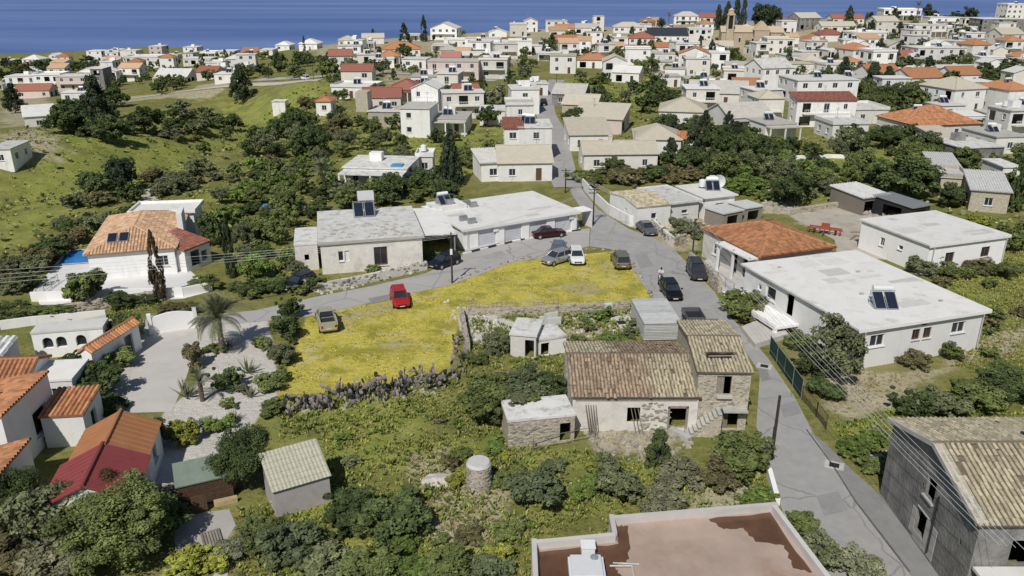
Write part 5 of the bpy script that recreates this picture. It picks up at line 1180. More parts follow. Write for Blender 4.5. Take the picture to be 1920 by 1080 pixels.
# smaller houses filling the rows between: each labelled by its look and by the named neighbour
LANE = [tuple(pt(*q)[:2]) for q in [(1040,145),(1012,190),(1016,215),(1034,250),(1040,300),(1050,340),(1082,340),(1060,250),(1046,215),(1046,180),(1056,150)]]
HROAD = [tuple(pt(*q)[:2]) for q in [(470,145),(600,140),(810,134),(810,146),(640,152),(600,156),(480,166),(180,210),(190,185),(370,160)]]
def in_poly(x, y, poly):
    c = False; j = len(poly)-1
    for i in range(len(poly)):
        (xi,yi),(xj,yj) = poly[i],poly[j]
        if (yi>y)!=(yj>y) and x < (xj-xi)*(y-yi)/(yj-yi)+xi: c = not c
        j = i
    return c
rfil = random.Random(2024); SEEN = set()
ROOFS = [('flat',ROOFW,'a flat white roof',6),('flat',ROOFD,'a stained flat roof',4),('flat',ROOFC,'a grey flat roof',3),('hip',TERRA,'an orange hipped roof',2),('gable_x',TERRAL,'a pale orange gable roof',2),('gable_x',TERRAR,'a red gable roof',1),('hip',TANR,'a tan hipped roof',1),('gable_y',ROOFW,'a white front gable',2),('shed',TERRAL,'a slanting orange roof',1)]
RW = [r_ for r_ in ROOFS for _ in range(r_[3])]
for poly, n in [([(960,60),(1330,40),(1330,135),(1180,135),(1040,130)],22),([(1330,60),(1920,40),(1920,110),(1480,120),(1330,110)],32),([(1420,115),(1920,110),(1920,190),(1480,190)],15),([(640,80),(960,62),(960,140),(800,130),(640,115)],12),([(620,155),(1000,150),(1000,215),(880,225),(640,200)],7),([(0,120),(200,112),(480,104),(480,150),(300,150),(210,165),(0,170)],26),([(1700,190),(1920,190),(1920,280),(1820,270)],6),([(1180,140),(1440,140),(1440,230),(1290,210)],6)]:
    us = [q[0] for q in poly]; vs = [q[1] for q in poly]; got = t_ = 0
    while got < n and t_ < n*60:
        t_ += 1; u, v = rfil.uniform(min(us),max(us)), rfil.uniform(min(vs),max(vs))
        if not in_poly(u, v, poly): continue
        p = pt(u, v); w, d = rfil.uniform(5.5,10), rfil.uniform(5.5,8.5); yaw = R(rfil.choice([-8,-4,0,4,8,14]) + (0 if u < 1400 else 5))
        if in_poly(p.x, p.y, LANE) or in_poly(p.x, p.y, HROAD): continue
        r0 = math.hypot(w, d)/2
        if any(math.hypot(p.x-q[0], p.y-q[1]) < max(q[2],q[3]) + r0*.86 for q in HOUSES): continue
        rf, rm, rt, _ = rfil.choice(RW); st = rfil.choice([1,1,1,2,2]); wl, wt = rfil.choice([(CLEAN,'bright white'),(WHITE,'white'),(WHITE,'white'),(CREAM,'cream')])
        nb = min(NAMED, key=lambda q: (q[0]-p.x)**2+(q[1]-p.y)**2); dx, dy = p.x-nb[0], p.y-nb[1]
        rel = ('right of' if dx > 0 else 'left of') if abs(dx) > abs(dy) else ('behind' if dy > 0 else 'in front of')
        lab = f"{['low','two storey'][st-1]} {wt} house with {rt} {rel} the {nb[5]}"
        if lab in SEEN or len(lab.split()) > 16: continue
        SEEN.add(lab); got += 1
        house(lab, rect=(p.x, p.y, w, d, yaw), h=[3.1,5.8][st-1], st=st, roof=rf, wall=wl, rmat=rm, over=.25, seed=got, short=f"{wt} house {rel} the {nb[5]}", heater=1 if rfil.random() < .3 else 0, tank=1 if rf == 'flat' and rfil.random() < .3 else 0, balcony=st == 2 and rfil.random() < .5, porch=(2,3) if st == 1 and rfil.random() < .3 else None, tiles=False)
# ---------------------------------------------------------------- vegetation
def leafmat(name, col, var=.25, obj=.22, attr=.5):
    return mat(name, col, rough=.8, var=var, scale=1.3, objvar=obj, attr=attr, spec=.15)
LM = {'dark': leafmat('dark_green_leaf', (0.077,0.103,0.038)), 'mid': leafmat('mid_green_leaf', (0.133,0.160,0.053)), 'bright': leafmat('bright_green_leaf', (0.140,0.196,0.048)),
      'olive': leafmat('grey_olive_leaf', (0.151,0.168,0.085)), 'brown': leafmat('brownish_leaf', (0.151,0.134,0.065)), 'yellow': leafmat('yellow_green_leaf', (0.252,0.267,0.050)),
      'grey': leafmat('grey_dry_twig', (0.168,0.168,0.100)), 'pine': leafmat('pine_needle', (0.050,0.067,0.038)), 'blue': leafmat('blue_grey_leaf', (0.118,0.143,0.072)), 'cyp': leafmat('cypress_leaf', (0.045,0.059,0.027)),
      'cypb': leafmat('browned_cypress_leaf', (0.084,0.069,0.038)), 'palm': leafmat('palm_leaf', (0.15,0.16,0.09)), 'pad': leafmat('cactus_pad', (0.36,0.315,0.31), attr=.3), 'silver': leafmat('silver_leaf', (0.224,0.235,0.140))}
WORD = {'dark': 'dark green', 'mid': 'mid green', 'bright': 'bright green', 'olive': 'grey olive', 'brown': 'brownish', 'yellow': 'yellow green', 'grey': 'grey twiggy', 'pine': 'near black green', 'blue': 'blue grey', 'cyp': 'dark', 'cypb': 'browned', 'silver': 'silvery'}
def crown_pts(shape, rng, nc):
    """clump centres and radii in a unit crown: width 1, z 0..1"""
    out = []
    if shape == 'round':
        lobes = [(np.array((.27*math.cos(t)*q, .27*math.sin(t)*q, rng.uniform(.34,.66))), rng.uniform(.17,.27)) for t, q in zip(rng.uniform(0,6.283,9), rng.uniform(.5,1.1,9))] + [(np.array((rng.uniform(-.1,.1),rng.uniform(-.1,.1),.72)), .22)]
        while len(out) < nc:
            c, lr = lobes[rng.integers(len(lobes))]; d = rng.normal(size=3); d /= np.linalg.norm(d)
            p = c + d*lr*rng.uniform(.55,1.05); 
            if p[2] > .1: out.append((p, rng.uniform(.05,.12)))
    elif shape == 'loose':
        while len(out) < nc:
            d = rng.normal(size=3); d /= np.linalg.norm(d)
            lob = [(.0,.0,.6),(.22,.05,.5),(-.2,.12,.52),(.02,-.22,.45),(-.05,.2,.7)][rng.integers(5)]
            p = np.array(lob) + d*rng.uniform(.3,1)**.5*np.array((.25,.25,.24)); out.append((p, rng.uniform(.05,.11)))
    elif shape == 'shrub':
        lobes = [(np.array((.30*math.cos(t)*q, .30*math.sin(t)*q, rng.uniform(.12,.5))), rng.uniform(.14,.26)) for t, q in zip(rng.uniform(0,6.283,10), rng.uniform(.3,1.1,10))]
        while len(out) < nc:
            c, lr = lobes[rng.integers(len(lobes))]; d = rng.normal(size=3); d /= np.linalg.norm(d); d[2] = d[2] if d[2] > -.2 else -d[2]
            out.append((c + d*np.array((1,1,1.5))*lr*rng.uniform(.5,1.08), rng.uniform(.045,.11)))
    elif shape == 'pine':
        while len(out) < nc:
            z = rng.uniform(.1,1)**.9; a = rng.uniform(0,6.283); r = (.46*(1-z)**.7+.05)*rng.uniform(.4,1.05)
            out.append((np.array((r*math.cos(a), r*math.sin(a), z*.97)), rng.uniform(.05,.10)))
    elif shape == 'tier':
        for t in range(11):
            z = .1 + .86*t/10.5; R_ = .46*(1-t/11.5); n = max(3, int(nc/11*(1-t/14)))
            for i in range(n):
                a = 6.283*i/n + t; 
                for q in (.35,.7,1): out.append((np.array((R_*q*math.cos(a), R_*q*math.sin(a), z - .015*q)), .032+.02*(1-t/11)))
    elif shape == 'cypress':
        while len(out) < nc:
            z = rng.uniform(.02,1); a = rng.uniform(0,6.283); r = .34*min(1,(1.04-z)*2.2)*rng.uniform(.5,1)*(1 if z > .1 else .7)
            out.append((np.array((r*math.cos(a), r*math.sin(a), z*.96)), rng.uniform(.04,.09)))
    elif shape == 'hedge':
        while len(out) < nc:
            p = np.array((rng.uniform(-.47,.47), rng.uniform(-.4,.4), rng.uniform(.1,.92)))
            if max(abs(p[0])/.47, abs(p[1])/.4, p[2]/.92) > .7: out.append((p, rng.uniform(.05,.1)))
    return out
def leaf_quads(cl, rng, per, leaf, hz=1.0, up=.35):
    C = np.array([c for c,_ in cl]); Rr = np.array([r for _,r in cl]); n = len(cl)*per
    d = rng.normal(size=(n,3)); d /= np.linalg.norm(d,axis=1)[:,None]
    ci = np.repeat(np.arange(len(cl)), per); rr_ = Rr[ci]*rng.uniform(.5,1.1,n)**.6
    P = C[ci] + d*rr_[:,None]*np.array((1,1,hz))
    N_ = d + rng.normal(size=(n,3))*.5 + np.array((0,0,up)); N_ /= np.linalg.norm(N_,axis=1)[:,None]
    a = np.cross(N_, rng.normal(size=(n,3))); a /= np.linalg.norm(a,axis=1)[:,None]; b = np.cross(N_, a)
    s = leaf*rng.uniform(.6,1.4,n)[:,None]
    V = np.stack([P - a*s, P + b*s*.55, P + a*s, P - b*s*.55],1).reshape(-1,3)
    crnd = rng.uniform(0,1,len(cl)); rnd = np.clip(crnd[ci]*.6 + rng.uniform(0,.4,n),0,1)
    return V, rnd
def trunk_mesh(seed, base=.035, fork=.3, top=.62, m=BARK):
    r = random.Random(seed); mb = MB(); f = Vector((r.uniform(-.03,.03), r.uniform(-.03,.03), fork))
    mb.chain([Vector((0,0,-.06)), Vector((r.uniform(-.01,.01),0,fork*.5)), f],[base*1.25,base,base*.85],7)
    for i in range(5):
        a = i*1.257 + r.uniform(-.3,.3); e = Vector((.26*math.cos(a), .26*math.sin(a), top+r.uniform(-.08,.12))); k = f.lerp(e,.5)+Vector((0,0,-.04))
        mb.chain([f,k,e],[base*.7,base*.45,base*.15],5)
    return mb.mesh('trunk', m)
PROTO = {}
SPEC = {  # shape: (clumps, leaves per clump, leaf) for large / small in the picture
 'round': ((95,95,.030),(46,26,.062)), 'loose': ((80,70,.026),(40,24,.058)), 'shrub': ((80,85,.030),(36,26,.065)), 'pine': ((90,60,.030),(46,24,.055)),
 'hugeround': ((190,210,.0125),(46,26,.062)),
 'tier': ((120,26,.030),(70,12,.045)), 'cypress': ((80,70,.028),(40,22,.055)), 'hedge': ((110,80,.028),(50,30,.06))}
def proto(shape, mk, big, seed):
    key = (shape, mk, big, seed)
    if key not in PROTO:
        rng = np.random.default_rng(abs(sum(ord(c)*7**i for i,c in enumerate(shape+mk)) + seed*101) % (2**31)); nc, per, lf = SPEC['hugeround' if shape == 'round' and big == 2 else shape][0 if big else 1]
        V, rnd = leaf_quads(crown_pts(shape, rng, nc), rng, per, lf, up=.5 if shape in ('pine','tier') else .35)
        cm_ = quads_mesh('crown', V, rnd, LM[mk])
        tr_ = trunk_mesh(seed, base=.03 if shape in ('round','loose') else .022, fork=.28 if shape in ('round','loose') else .12, top=.62 if shape in ('round','loose') else .5)
        PROTO[key] = (cm_, tr_)
    return PROTO[key]
KINDN = {'round': 'leafy_tree', 'loose': 'olive_tree', 'shrub': 'shrub', 'pine': 'pine_tree', 'tier': 'norfolk_pine', 'cypress': 'cypress_tree', 'hedge': 'hedge'}
KINDC = {'round': 'tree', 'loose': 'tree', 'shrub': 'bush', 'pine': 'pine tree', 'tier': 'pine tree', 'cypress': 'cypress', 'hedge': 'hedge'}
NP = 0
ALLP = []
def plant(shape, x, y, w, h, mk, label=None, group=None, rz=None, wy=None):
    global NP
    NP += 1; r = random.Random(NP*13+5)
    z = float(gz(x, y)); big = pxm((x,y,z))*max(w,h); big = 2 if big > 118 else 1 if big > 42 else 0
    if shape in ('shrub','round'): w *= 1.2; h *= 1.1; wy = wy and wy*1.2
    c, t = proto(shape, mk, big, NP % 3)
    T = thing(KINDN[shape], label, KINDC[shape], (x,y,z-.05), r.uniform(0,6.28) if rz is None else rz, group, (w, wy or w, h))
    link('crown', c, T); 
    if shape != 'hedge': link('trunk', t, T)
    ALLP.append((x,y,w)); return T
def pl(u, v, shape, mk, w, h, label, **k):
    p = pt(u, v); return plant(shape, p.x, p.y, w, h, mk, label, **k)
# -- plants one can single out
pl(228,1050,'round','mid',6.2,4.4,'big mid green round tree at the lower left')
pl(196,975,'round','dark',4.2,3.6,'dark green tree tucked before the maroon roofed garden building')
pl(95,1020,'loose','olive',5.4,4.4,'loose grey olive tree at the lower left beside the big round tree')
pl(20,1050,'shrub','brown',5.0,3.2,'brownish thicket bush in the lower left corner')
pl(120,1085,'shrub','grey',4.5,2.6,'grey twiggy bush at the bottom edge left of the big round tree')
pl(15,970,'round','dark',4.2,3.2,'dark tree by the white villa wall at the left edge')
pl(90,950,'shrub','yellow',2.8,1.8,'yellow green bush above the grey olive tree at lower left')
pl(300,1010,'round','dark',3.2,2.6,'dark shaded tree close right of the big round tree')
pl(457,912,'round','dark',3.9,4.4,'dense dark round tree between the green roofed shed and the grey hut')
pl(341,832,'shrub','yellow',2.5,2.2,'bright yellow green garden bush above the green roofed shed')
pl(287,838,'shrub','mid',2.7,2.5,'green garden bush touching the orange roofed garden building')
pl(366,690,'shrub','brown',2.0,2.6,'round clipped topiary with reddish leaves on the white garden')
pl(420,730,'shrub','dark',2.5,2.3,'dark round clipped bush on the white garden beside the topiary')
pl(427,768,'shrub','mid',1.4,1.2,'small round bush below the dark clipped bush on white gravel')
pl(380,800,'shrub','silver',1.6,1.0,'silvery low bush on the white garden gravel')
pl(413,805,'shrub','bright',1.9,1.5,'bright green bush beside the silvery low bush')
pl(460,830,'shrub','mid',1.6,1.2,'low green bush on the gravel above the dense dark tree')
pl(262,905,'shrub','mid',1.4,1.5,'small bush in the shade right of the maroon roof')
for i, (u, v, w, h, mk, tx) in enumerate([(540,596,2.4,2.6,'dark','topmost dark bush of the row left of the yellow lot'),(533,635,3.2,2.8,'dark','widest dark bush of the row left of the yellow lot'),(522,680,2.8,2.6,'olive','grey olive bush of the row left of the yellow lot'),(512,725,2.8,2.0,'mid','lowest green bush of the row left of the yellow lot'),(505,775,2.4,1.4,'mid','low green bush at the lower left corner of the yellow lot')]):
    pl(u, v, 'shrub', mk, w, h, tx)
pl(237,640,'round','mid',2.9,2.6,'small round tree beside the driveway gate left of the palm')
pl(128,712,'hedge','dark',1.9,1.9,'long dark clipped hedge beside the small white block', rz=R(-20), wy=5.0)
pl(178,752,'shrub','dark',4.8,2.8,'dark garden shrub left of the pale driveway')
pl(212,690,'shrub','mid',3.4,2.0,'spreading shrub by the driveway steps')
pl(148,705,'shrub','dark',3.0,2.2,'dark bush between the small white block and the driveway')
pl(168,728,'round','dark',3.2,2.6,'dark small tree beside the driveway shrubs')
pl(205,775,'shrub','dark',2.6,1.8,'dark bush at the lower end of the driveway')
pl(118,752,'shrub','mid',2.4,1.8,'green bush in front of the villa porch roof')
pl(495,650,'shrub','mid',2.0,1.2,'small green shrub on gravel beside the dark bush row')
pl(455,735,'shrub','olive',1.5,1.0,'small grey olive shrub on gravel near the agaves')
pl(400,660,'shrub','mid',1.8,1.1,'green shrub at the foot of the date palm')
pl(205,648,'round','dark',2.0,2.2,'dark bush behind the tiled gateway block')
pl(85,602,'hedge','mid',5.6,1.7,'long green hedge above the dry stone wall at left', rz=R(8), wy=1.8)
pl(20,596,'hedge','dark',4.0,1.8,'dark hedge at the left edge above the dry stone wall', rz=R(8), wy=2.2)
pl(160,570,'round','mid',4.6,3.6,'wide green flowering tree below the swimming pool')
pl(230,572,'shrub','dark',3.4,1.8,'dark bush right of the flowering tree below the villa terrace')
pl(258,572,'hedge','dark',3.6,1.2,'clipped dark hedge below the white villa terrace', rz=R(8), wy=1.2)
pl(335,590,'hedge','brown',3.8,1.3,'brown green hedge behind the driveway gate', rz=R(8), wy=1.8)
pl(302,562,'cypress','cypb',2.1,7.6,'tall half browned cypress in front of the villa terrace')
pl(436,520,'cypress','cyp',1.9,7.0,'slim dark cypress right of the villa garden')
pl(385,545,'shrub','mid',3.4,2.0,'round bush under the villa side block')
pl(398,462,'round','dark',3.2,4.5,'dark tree beside the villa side block')
pl(1393,592,'shrub','mid',4.9,3.5,'large green bush on the lane edge below the orange roofed lane house')
pl(1405,598,'shrub','brown',3.4,1.6,'brown dry bush at the foot of the large lane bush')
pl(1566,715,'loose','olive',5.2,6.2,'olive brown tree in front of the white bungalow corner')
pl(1520,700,'shrub','dark',3.6,3.0,'dark bush behind the green mesh fence')
pl(1500,655,'shrub','mid',2.8,2.2,'green bush at the upper end of the green mesh fence')
pl(1540,745,'shrub','dark',2.8,1.8,'low dark bush at the foot of the olive brown tree')
pl(1708,688,'shrub','brown',2.5,1.7,'brown tinted bush against the white bungalow front')
pl(1785,672,'shrub','mid',2.2,1.8,'green bush at the right end of the white bungalow front')
pl(1858,672,'shrub','mid',1.8,1.2,'small bush in the dry grass right of the bungalow')
for u,v,w,h,mk,tx in [(1705,775,3.6,2.2,'dark','left dark shrub above the grey house roof'),(1762,772,3.8,2.2,'olive','grey olive shrub above the grey house roof'),(1825,762,4.0,2.4,'mid','middle green shrub above the grey house roof'),(1890,752,4.2,2.8,'dark','right dark shrub above the grey house roof'),(1870,712,3.0,2.0,'mid','green shrub in the dry grass near the right edge'),
    (1735,512,4.0,2.6,'olive','grey olive shrub behind the white bungalow roof'),(1790,520,3.6,2.4,'mid','green shrub behind the white bungalow roof'),(1835,510,3.4,2.0,'brown','brownish shrub behind the white bungalow roof'),(1878,520,3.2,1.8,'mid','shrub in the meadow right of the bungalow roof'),
    (1640,880,2.2,1.4,'mid','low bush between lane and grey two storey house'),(1600,850,2.0,1.2,'bright','low bright bush on the verge above the grey house')]:
    pl(u,v,'shrub',mk,w,h,tx)
pl(1000,938,'shrub','blue',4.3,3.2,'large blue grey bush in the meadow right of the stone cistern')
pl(1163,932,'shrub','olive',3.4,2.9,'grey olive bush above the wet roofed building')
pl(1238,962,'shrub','grey',2.9,1.9,'rounded grey brown bush at the parapet of the wet roof')
pl(1275,905,'shrub','grey',3.2,2.0,'wispy grey bush behind the rounded grey brown one')
pl(1392,880,'shrub','mid',4.4,3.4,'broad green bush on the lane edge below the tall stone house')
pl(1345,905,'shrub','brown',3.0,1.8,'brown green bush left of the broad lane edge bush')
pl(1232,872,'pine','dark',2.4,2.8,'small dark pointed bush before the old stone house door')
pl(1100,925,'shrub','bright',2.2,1.4,'bright green low bush between the two grey bushes')
pl(1420,945,'shrub','bright',2.2,1.2,'low bright bush by the white lane wall')
pl(905,795,'round','mid',3.9,3.0,'leafy green bush left of the ruined stone room')
pl(980,745,'shrub','blue',4.6,2.4,'blue grey thicket behind the ruined stone room')
pl(915,745,'shrub','mid',3.4,2.2,'mid green bush beside the cactus bank end')
pl(1035,735,'shrub','dark',2.6,2.2,'dark bush against the left wall of the old stone house')
pl(930,660,'shrub','olive',2.8,2.2,'grey olive bush left of the whitewashed shed')
pl(1080,650,'shrub','mid',2.4,1.4,'green weed bush behind the brown tiled roof')
pl(1150,645,'shrub','bright',2.8,1.2,'bright weed bush behind the straw tiled roof')
pl(672,985,'shrub','dark',4.0,2.2,'dark bush left half of the meadow thicket')
pl(752,990,'shrub','dark',4.2,2.8,'big dark bush in the middle of the lower meadow')
pl(700,1000,'shrub','mid',2.6,1.6,'mid green bush under the dark meadow thicket')
pl(548,1040,'shrub','blue',3.6,2.4,'blue grey bush at the bottom left of the meadow')
for u,v,w,h,mk,tx in [(620,1075,3.2,1.6,'olive','grey olive bush at the bottom edge beside the blue grey one'),(700,1085,3.4,1.8,'mid','mid green bush at the bottom edge centre left'),(775,1085,3.0,1.6,'bright','bright green bush at the bottom edge of the meadow'),(850,1085,3.2,1.9,'mid','green bush at the bottom edge near the wet roof'),(925,1080,2.8,1.7,'blue','blue grey bush at the bottom edge beside the wet roof'),(955,1000,2.0,1.2,'mid','low green bush at the corner of the wet roof'),(880,1010,1.8,1.0,'brown','small brown bush in the lower dry grass'),(490,1010,2.6,1.4,'mid','green bush right of the stone steps at the lower left'),(960,905,2.2,1.4,'mid','green bush close right of the stone cistern'),
    (385,1065,2.6,1.5,'yellow','yellow green reedy clump beside the cement yard'),(440,1040,2.2,1.4,'silver','silvery clump at the edge of the cement yard'),(345,1085,2.6,1.4,'yellow','yellow green reedy clump at the bottom edge'),(340,960,2.4,1.1,'mid','low bush under the garden stone wall')]:
    pl(u,v,'shrub',mk,w,h,tx)
for u,v,w,h,mk,tx in [(1500,1000,2.0,1.6,'mid','upper bush between wet roof and lane'),(1530,1050,2.6,2.0,'olive','middle olive bush between wet roof and lane'),(1615,1090,3.0,1.8,'silver','pale silvery bush at the bottom edge on the lane')]: pl(u,v,'shrub',mk,w,h,tx)
pl(845,348,'tier','pine',4.6,10.5,'tall tiered norfolk pine left of the lane houses')
pl(1074,243,'round','dark',5.0,4.8,'round dark tree before the brown walled shed')
pl(1686,372,'round','dark',9.4,6.6,'huge dark spreading tree behind the yard sheds')
pl(455,190,'pine','pine',9.5,11.5,'tall dark pine standing on the meadow edge above the track')
pl(186,245,'pine','pine',8.2,12.5,'tall near black pine left of the green meadow')
pl(30,212,'pine','pine',8.,9.,'dark pine near the left edge below the terraces')
pl(234,362,'round','pine',4.9,5.8,'round dark tree alone in the near meadow')
pl(1905,395,'cypress','dark',4.2,9.5,'tall dark tree at the right edge')
pl(1888,470,'shrub','mid',4.0,3.4,'green bush at the right edge beside the yard bungalow')
pl(795,78,'cypress','pine',5.8,12.5,'tall dark skyline tree left of the three gabled house')
pl(758,78,'pine','pine',6.5,9.,'broad skyline pine left of the tallest one')
pl(700,78,'tier','pine',4.6,7.,'small tiered skyline pine above the hill')
pl(571,96,'cypress','pine',2.8,7.5,'lone thin cypress on the coast skyline')
pl(927,200,'shrub','silver',6.5,6.5,'silvery spiky tree behind the branching tree house')
for i,(u,v,w,h) in enumerate([(1345,30,7,9),(1362,26,8,10),(1378,22,7,12),(1392,18,5,14),(1428,24,12,9),(1448,30,9,8)]):
    plant('pine' if i < 4 else 'round', *pt(u,56)[:2], w, h+(56-v)/3.4*.55, 'pine', ['leftmost dark skyline pine behind the church tower','second dark skyline pine behind the church tower','third dark skyline pine behind the church','tallest pointed skyline pine behind the church','broad dark skyline tree right of the church','dark skyline tree at the end of the church wood'][i])
for u,v,w,h,tx in [(1741,38,8,9,'dark round skyline tree right of the tall column villa'),(1818,40,9,8,'dark flat skyline tree at the upper right'),(1790,42,10,6,'low dark skyline tree left of the flat one'),(1672,44,6,8,'dark skyline tree left of the tall column villa'),(1240,54,5,6,'dark round skyline tree left of the pale skyline house')]: pl(u,v,'round','pine',w,h,tx)
# -- palms: every frond its own leaf
def frond(L_=2.6, droop=.9, n=20, wl=.42):
    mb = MB(); P = []
    for i in range(n+1):
        t = i/n; P.append(Vector((t*L_*(1-.12*t), 0, .75*L_*t*(1-droop*t))))
    for i in range(n):
        t = i/n; d = (P[i+1]-P[i]).normalized(); w = wl*math.sin(math.pi*min(1,.18+.8*t))+.04
        for s in (-1,1):
            tip = P[i] + d*w*.7 + Vector((0,s*w,-.12*w)); mb.face([P[i]-d*.03, P[i]+d*.05, tip], 0, random.random())
        mb.face([P[i]+Vector((0,-.02,0)),P[i]+Vector((0,.02,0)),P[i+1]+Vector((0,.02,0)),P[i+1]+Vector((0,-.02,0))])
    return mb.mesh('frond', LM['palm'])
FR = [frond(2.6,.75), frond(2.5,1.05), frond(2.2,.5)]
def palm(u, v, h, s, label, n=34, group=None):
    p = pt(u,v); T = thing('palm_tree', label, 'palm', (p.x,p.y,p.z), 0, group); r = random.Random(int(u*7+v))
    tk = MB(); seg = 9
    for i in range(seg): z0, z1 = h*i/seg-.1, h*(i+1)/seg-.1; tk.tube((0,0,z0),(0,0,z1),.20*s**.5,.25*s**.5,9)
    tk.build('trunk', PALMB, T)
    for i in range(n):
        e = r.uniform(-.9,.75) if i > 6 else r.uniform(.6,1.1)
        o = link('frond', FR[2 if e > .5 else i%2], T, loc=(0,0,h), rot=(0,-e*.8,i*2.39996+r.uniform(-.2,.2)), scale=(s,s,s))
palm(418,660,3.3,1.12,'big date palm with long arching fronds beside the driveway gate', 60)
palm(380,752,1.7,.62,'small slim palm between the clipped bushes on white gravel', 22)
palm(610,372,4.0,1.1,'palm with pale fronds left of the blue tarpaulin house', 26)
palm(818,128,5.0,1.2,'palm in front of the three gabled house', 22)
palm(1717,44,9.5,1.3,'palm on the skyline right of the tall column villa', 20)
palm(1253,54,7,1.2,'palm on the skyline above the solar hall', 20)
palm(1625,150,4,1,'bare looking palm by the orange hipped house', 14)
palm(1715,150,4,1,'thin palm before the wide right white house', 14)
# -- cactus bank: each plant a thing, each pad a part
bm = bmesh.new(); bmesh.ops.create_icosphere(bm, subdivisions=1, radius=.5); bmesh.ops.scale(bm, vec=(.72,.2,1.), verts=bm.verts); bmesh.ops.translate(bm, vec=(0,0,.48), verts=bm.verts)
PAD = bpy.data.meshes.new('pad'); bm.to_mesh(PAD); bm.free(); PAD.materials.append(LM['pad'])
PADG = PAD.copy(); PADG.materials.clear(); PADG.materials.append(leafmat('green_cactus_pad', (.085,.10,.06)))
rc_ = random.Random(31)
ca, cb_ = pt(545,772), pt(848,712)
for i in range(46):
    t = (i+rc_.uniform(.1,.9))/46; q = ca.lerp(cb_, t) + Vector((0, rc_.uniform(-1.1,1.1), 0))
    T = thing('prickly_pear', 'prickly pear cactus with greyish pads in the bank below the yellow lot', 'cactus', (q.x,q.y,0), rc_.uniform(0,6.28), 'prickly pears along the lower edge of the lot')
    tips = [(Vector((rc_.uniform(-.35,.35),rc_.uniform(-.35,.35),0)), rc_.uniform(0,6.28), rc_.uniform(-.8,.8)) for _ in range(4)]
    for k in range(15):
        b0, ang, tl = tips[rc_.randrange(len(tips))]
        s = rc_.uniform(.40,.62); M = Matrix.Translation(b0) @ Matrix.Rotation(ang,4,'Z') @ Matrix.Rotation(tl,4,'Y')
        o = link('pad', PAD if rc_.random() < .7 else PADG, T); o.matrix_local = M @ Matrix.Diagonal((s,s,s,1))
        tips.append((M @ Vector((rc_.uniform(-.1,.1)*s,0,.9*s)), ang+rc_.uniform(-1.2,1.2), max(-1.25,min(1.25,tl+rc_.uniform(-.9,.9)))))
for i in range(7):
    q = pt(870,712).lerp(pt(850,640), i/6) + Vector((rc_.uniform(-.5,.5),rc_.uniform(-.4,.4),0))
    T = thing('prickly_pear', 'prickly pear cactus at the right end of the yellow lot beside the weeds', 'cactus', (q.x,q.y,0), rc_.uniform(0,6.28), 'prickly pears at the right end of the lot')
    tips = [(Vector((rc_.uniform(-.3,.3),rc_.uniform(-.3,.3),0)), rc_.uniform(0,6.28), rc_.uniform(-.4,.4)) for _ in range(3)]
    for k in range(11):
        b0, ang, tl = tips[rc_.randrange(len(tips))]; s = rc_.uniform(.36,.5); M = Matrix.Translation(b0) @ Matrix.Rotation(ang,4,'Z') @ Matrix.Rotation(tl,4,'Y')
        o = link('pad', PAD if rc_.random() < .5 else PADG, T); o.matrix_local = M @ Matrix.Diagonal((s,s,s,1))
        tips.append((M @ Vector((0,0,.9*s)), ang+rc_.uniform(-1.2,1.2), tl+rc_.uniform(-.7,.7)))
# agaves: rosettes of stiff leaves on the white garden
ALF = MB(); ALF.face([(0,-.07,0),(.35,-.08,.22),(.95,0,.62),(.35,0,.16)]); ALF.face([(0,.07,0),(.35,0,.16),(.95,0,.62),(.35,.08,.22)]); ALF = ALF.mesh('leaf', LM['silver'])
for i,(u,v,s,tx) in enumerate([(350,745,1.5,'large agave on white gravel left of the slim palm'),(465,700,1.3,'agave on the white garden right of the dark clipped bush'),(440,790,.9,'small agave low on the white garden'),(470,745,1.0,'agave on gravel near the lower bushes by the lot'),(200,720,1.2,'agave at the driveway edge by the dark shrub'),(430,655,1.0,'agave under the big date palm')]):
    p = pt(u,v); T = thing('agave', tx, 'agave', (p.x,p.y,.01))
    for k in range(16): link('leaf', ALF, T, rot=(0,-rc_.uniform(-.1,.75),k*2.4), scale=(s,s,s))
# -- scattered trees and bushes: labels from what they stand beside
POLYW = []
def inpoly(x, y, poly):
    c = False; j = len(poly)-1
    for i in range(len(poly)):
        (xi,yi),(xj,yj) = poly[i],poly[j]
        if (yi>y)!=(yj>y) and x < (xj-xi)*(y-yi)/(yj-yi)+xi: c = not c
        j = i
    return c
NOPLANT = [[tuple(pt(*q)[:2]) for q in px] for px in [
  [(1530,1120),(1442,890),(1418,800),(1425,700),(1345,598),(1262,600),(1172,484),(1105,462),(1108,425),(1062,340),(1080,332),(1120,392),(1262,466),(1340,548),(1440,672),(1560,873),(1735,1120)],
  [(1104,465),(960,495),(590,596),(280,615),(282,588),(480,578),(868,470),(960,448),(1106,420)],[(577,590),(838,528),(1170,468),(1228,567),(860,592),(842,700),(513,742)],
  [(284,622),(372,612),(345,720),(322,772),(214,775)],[(62,545),(120,478),(165,470),(400,480),(430,545),(345,560),(75,572)],[(868,478),(962,455),(1090,434),(1082,400),(880,425)],
  [(1000,1022),(1153,1003),(1145,973),(1452,948),(1540,1085),(1000,1085)],[(1305,498),(1355,470),(1420,478),(1395,560),(1345,545)],[(1480,410),(1640,390),(1640,440),(1700,490),(1570,480)],[(1040,150),(1010,215),(1030,330),(1075,330),(1066,250),(1060,150)]]]
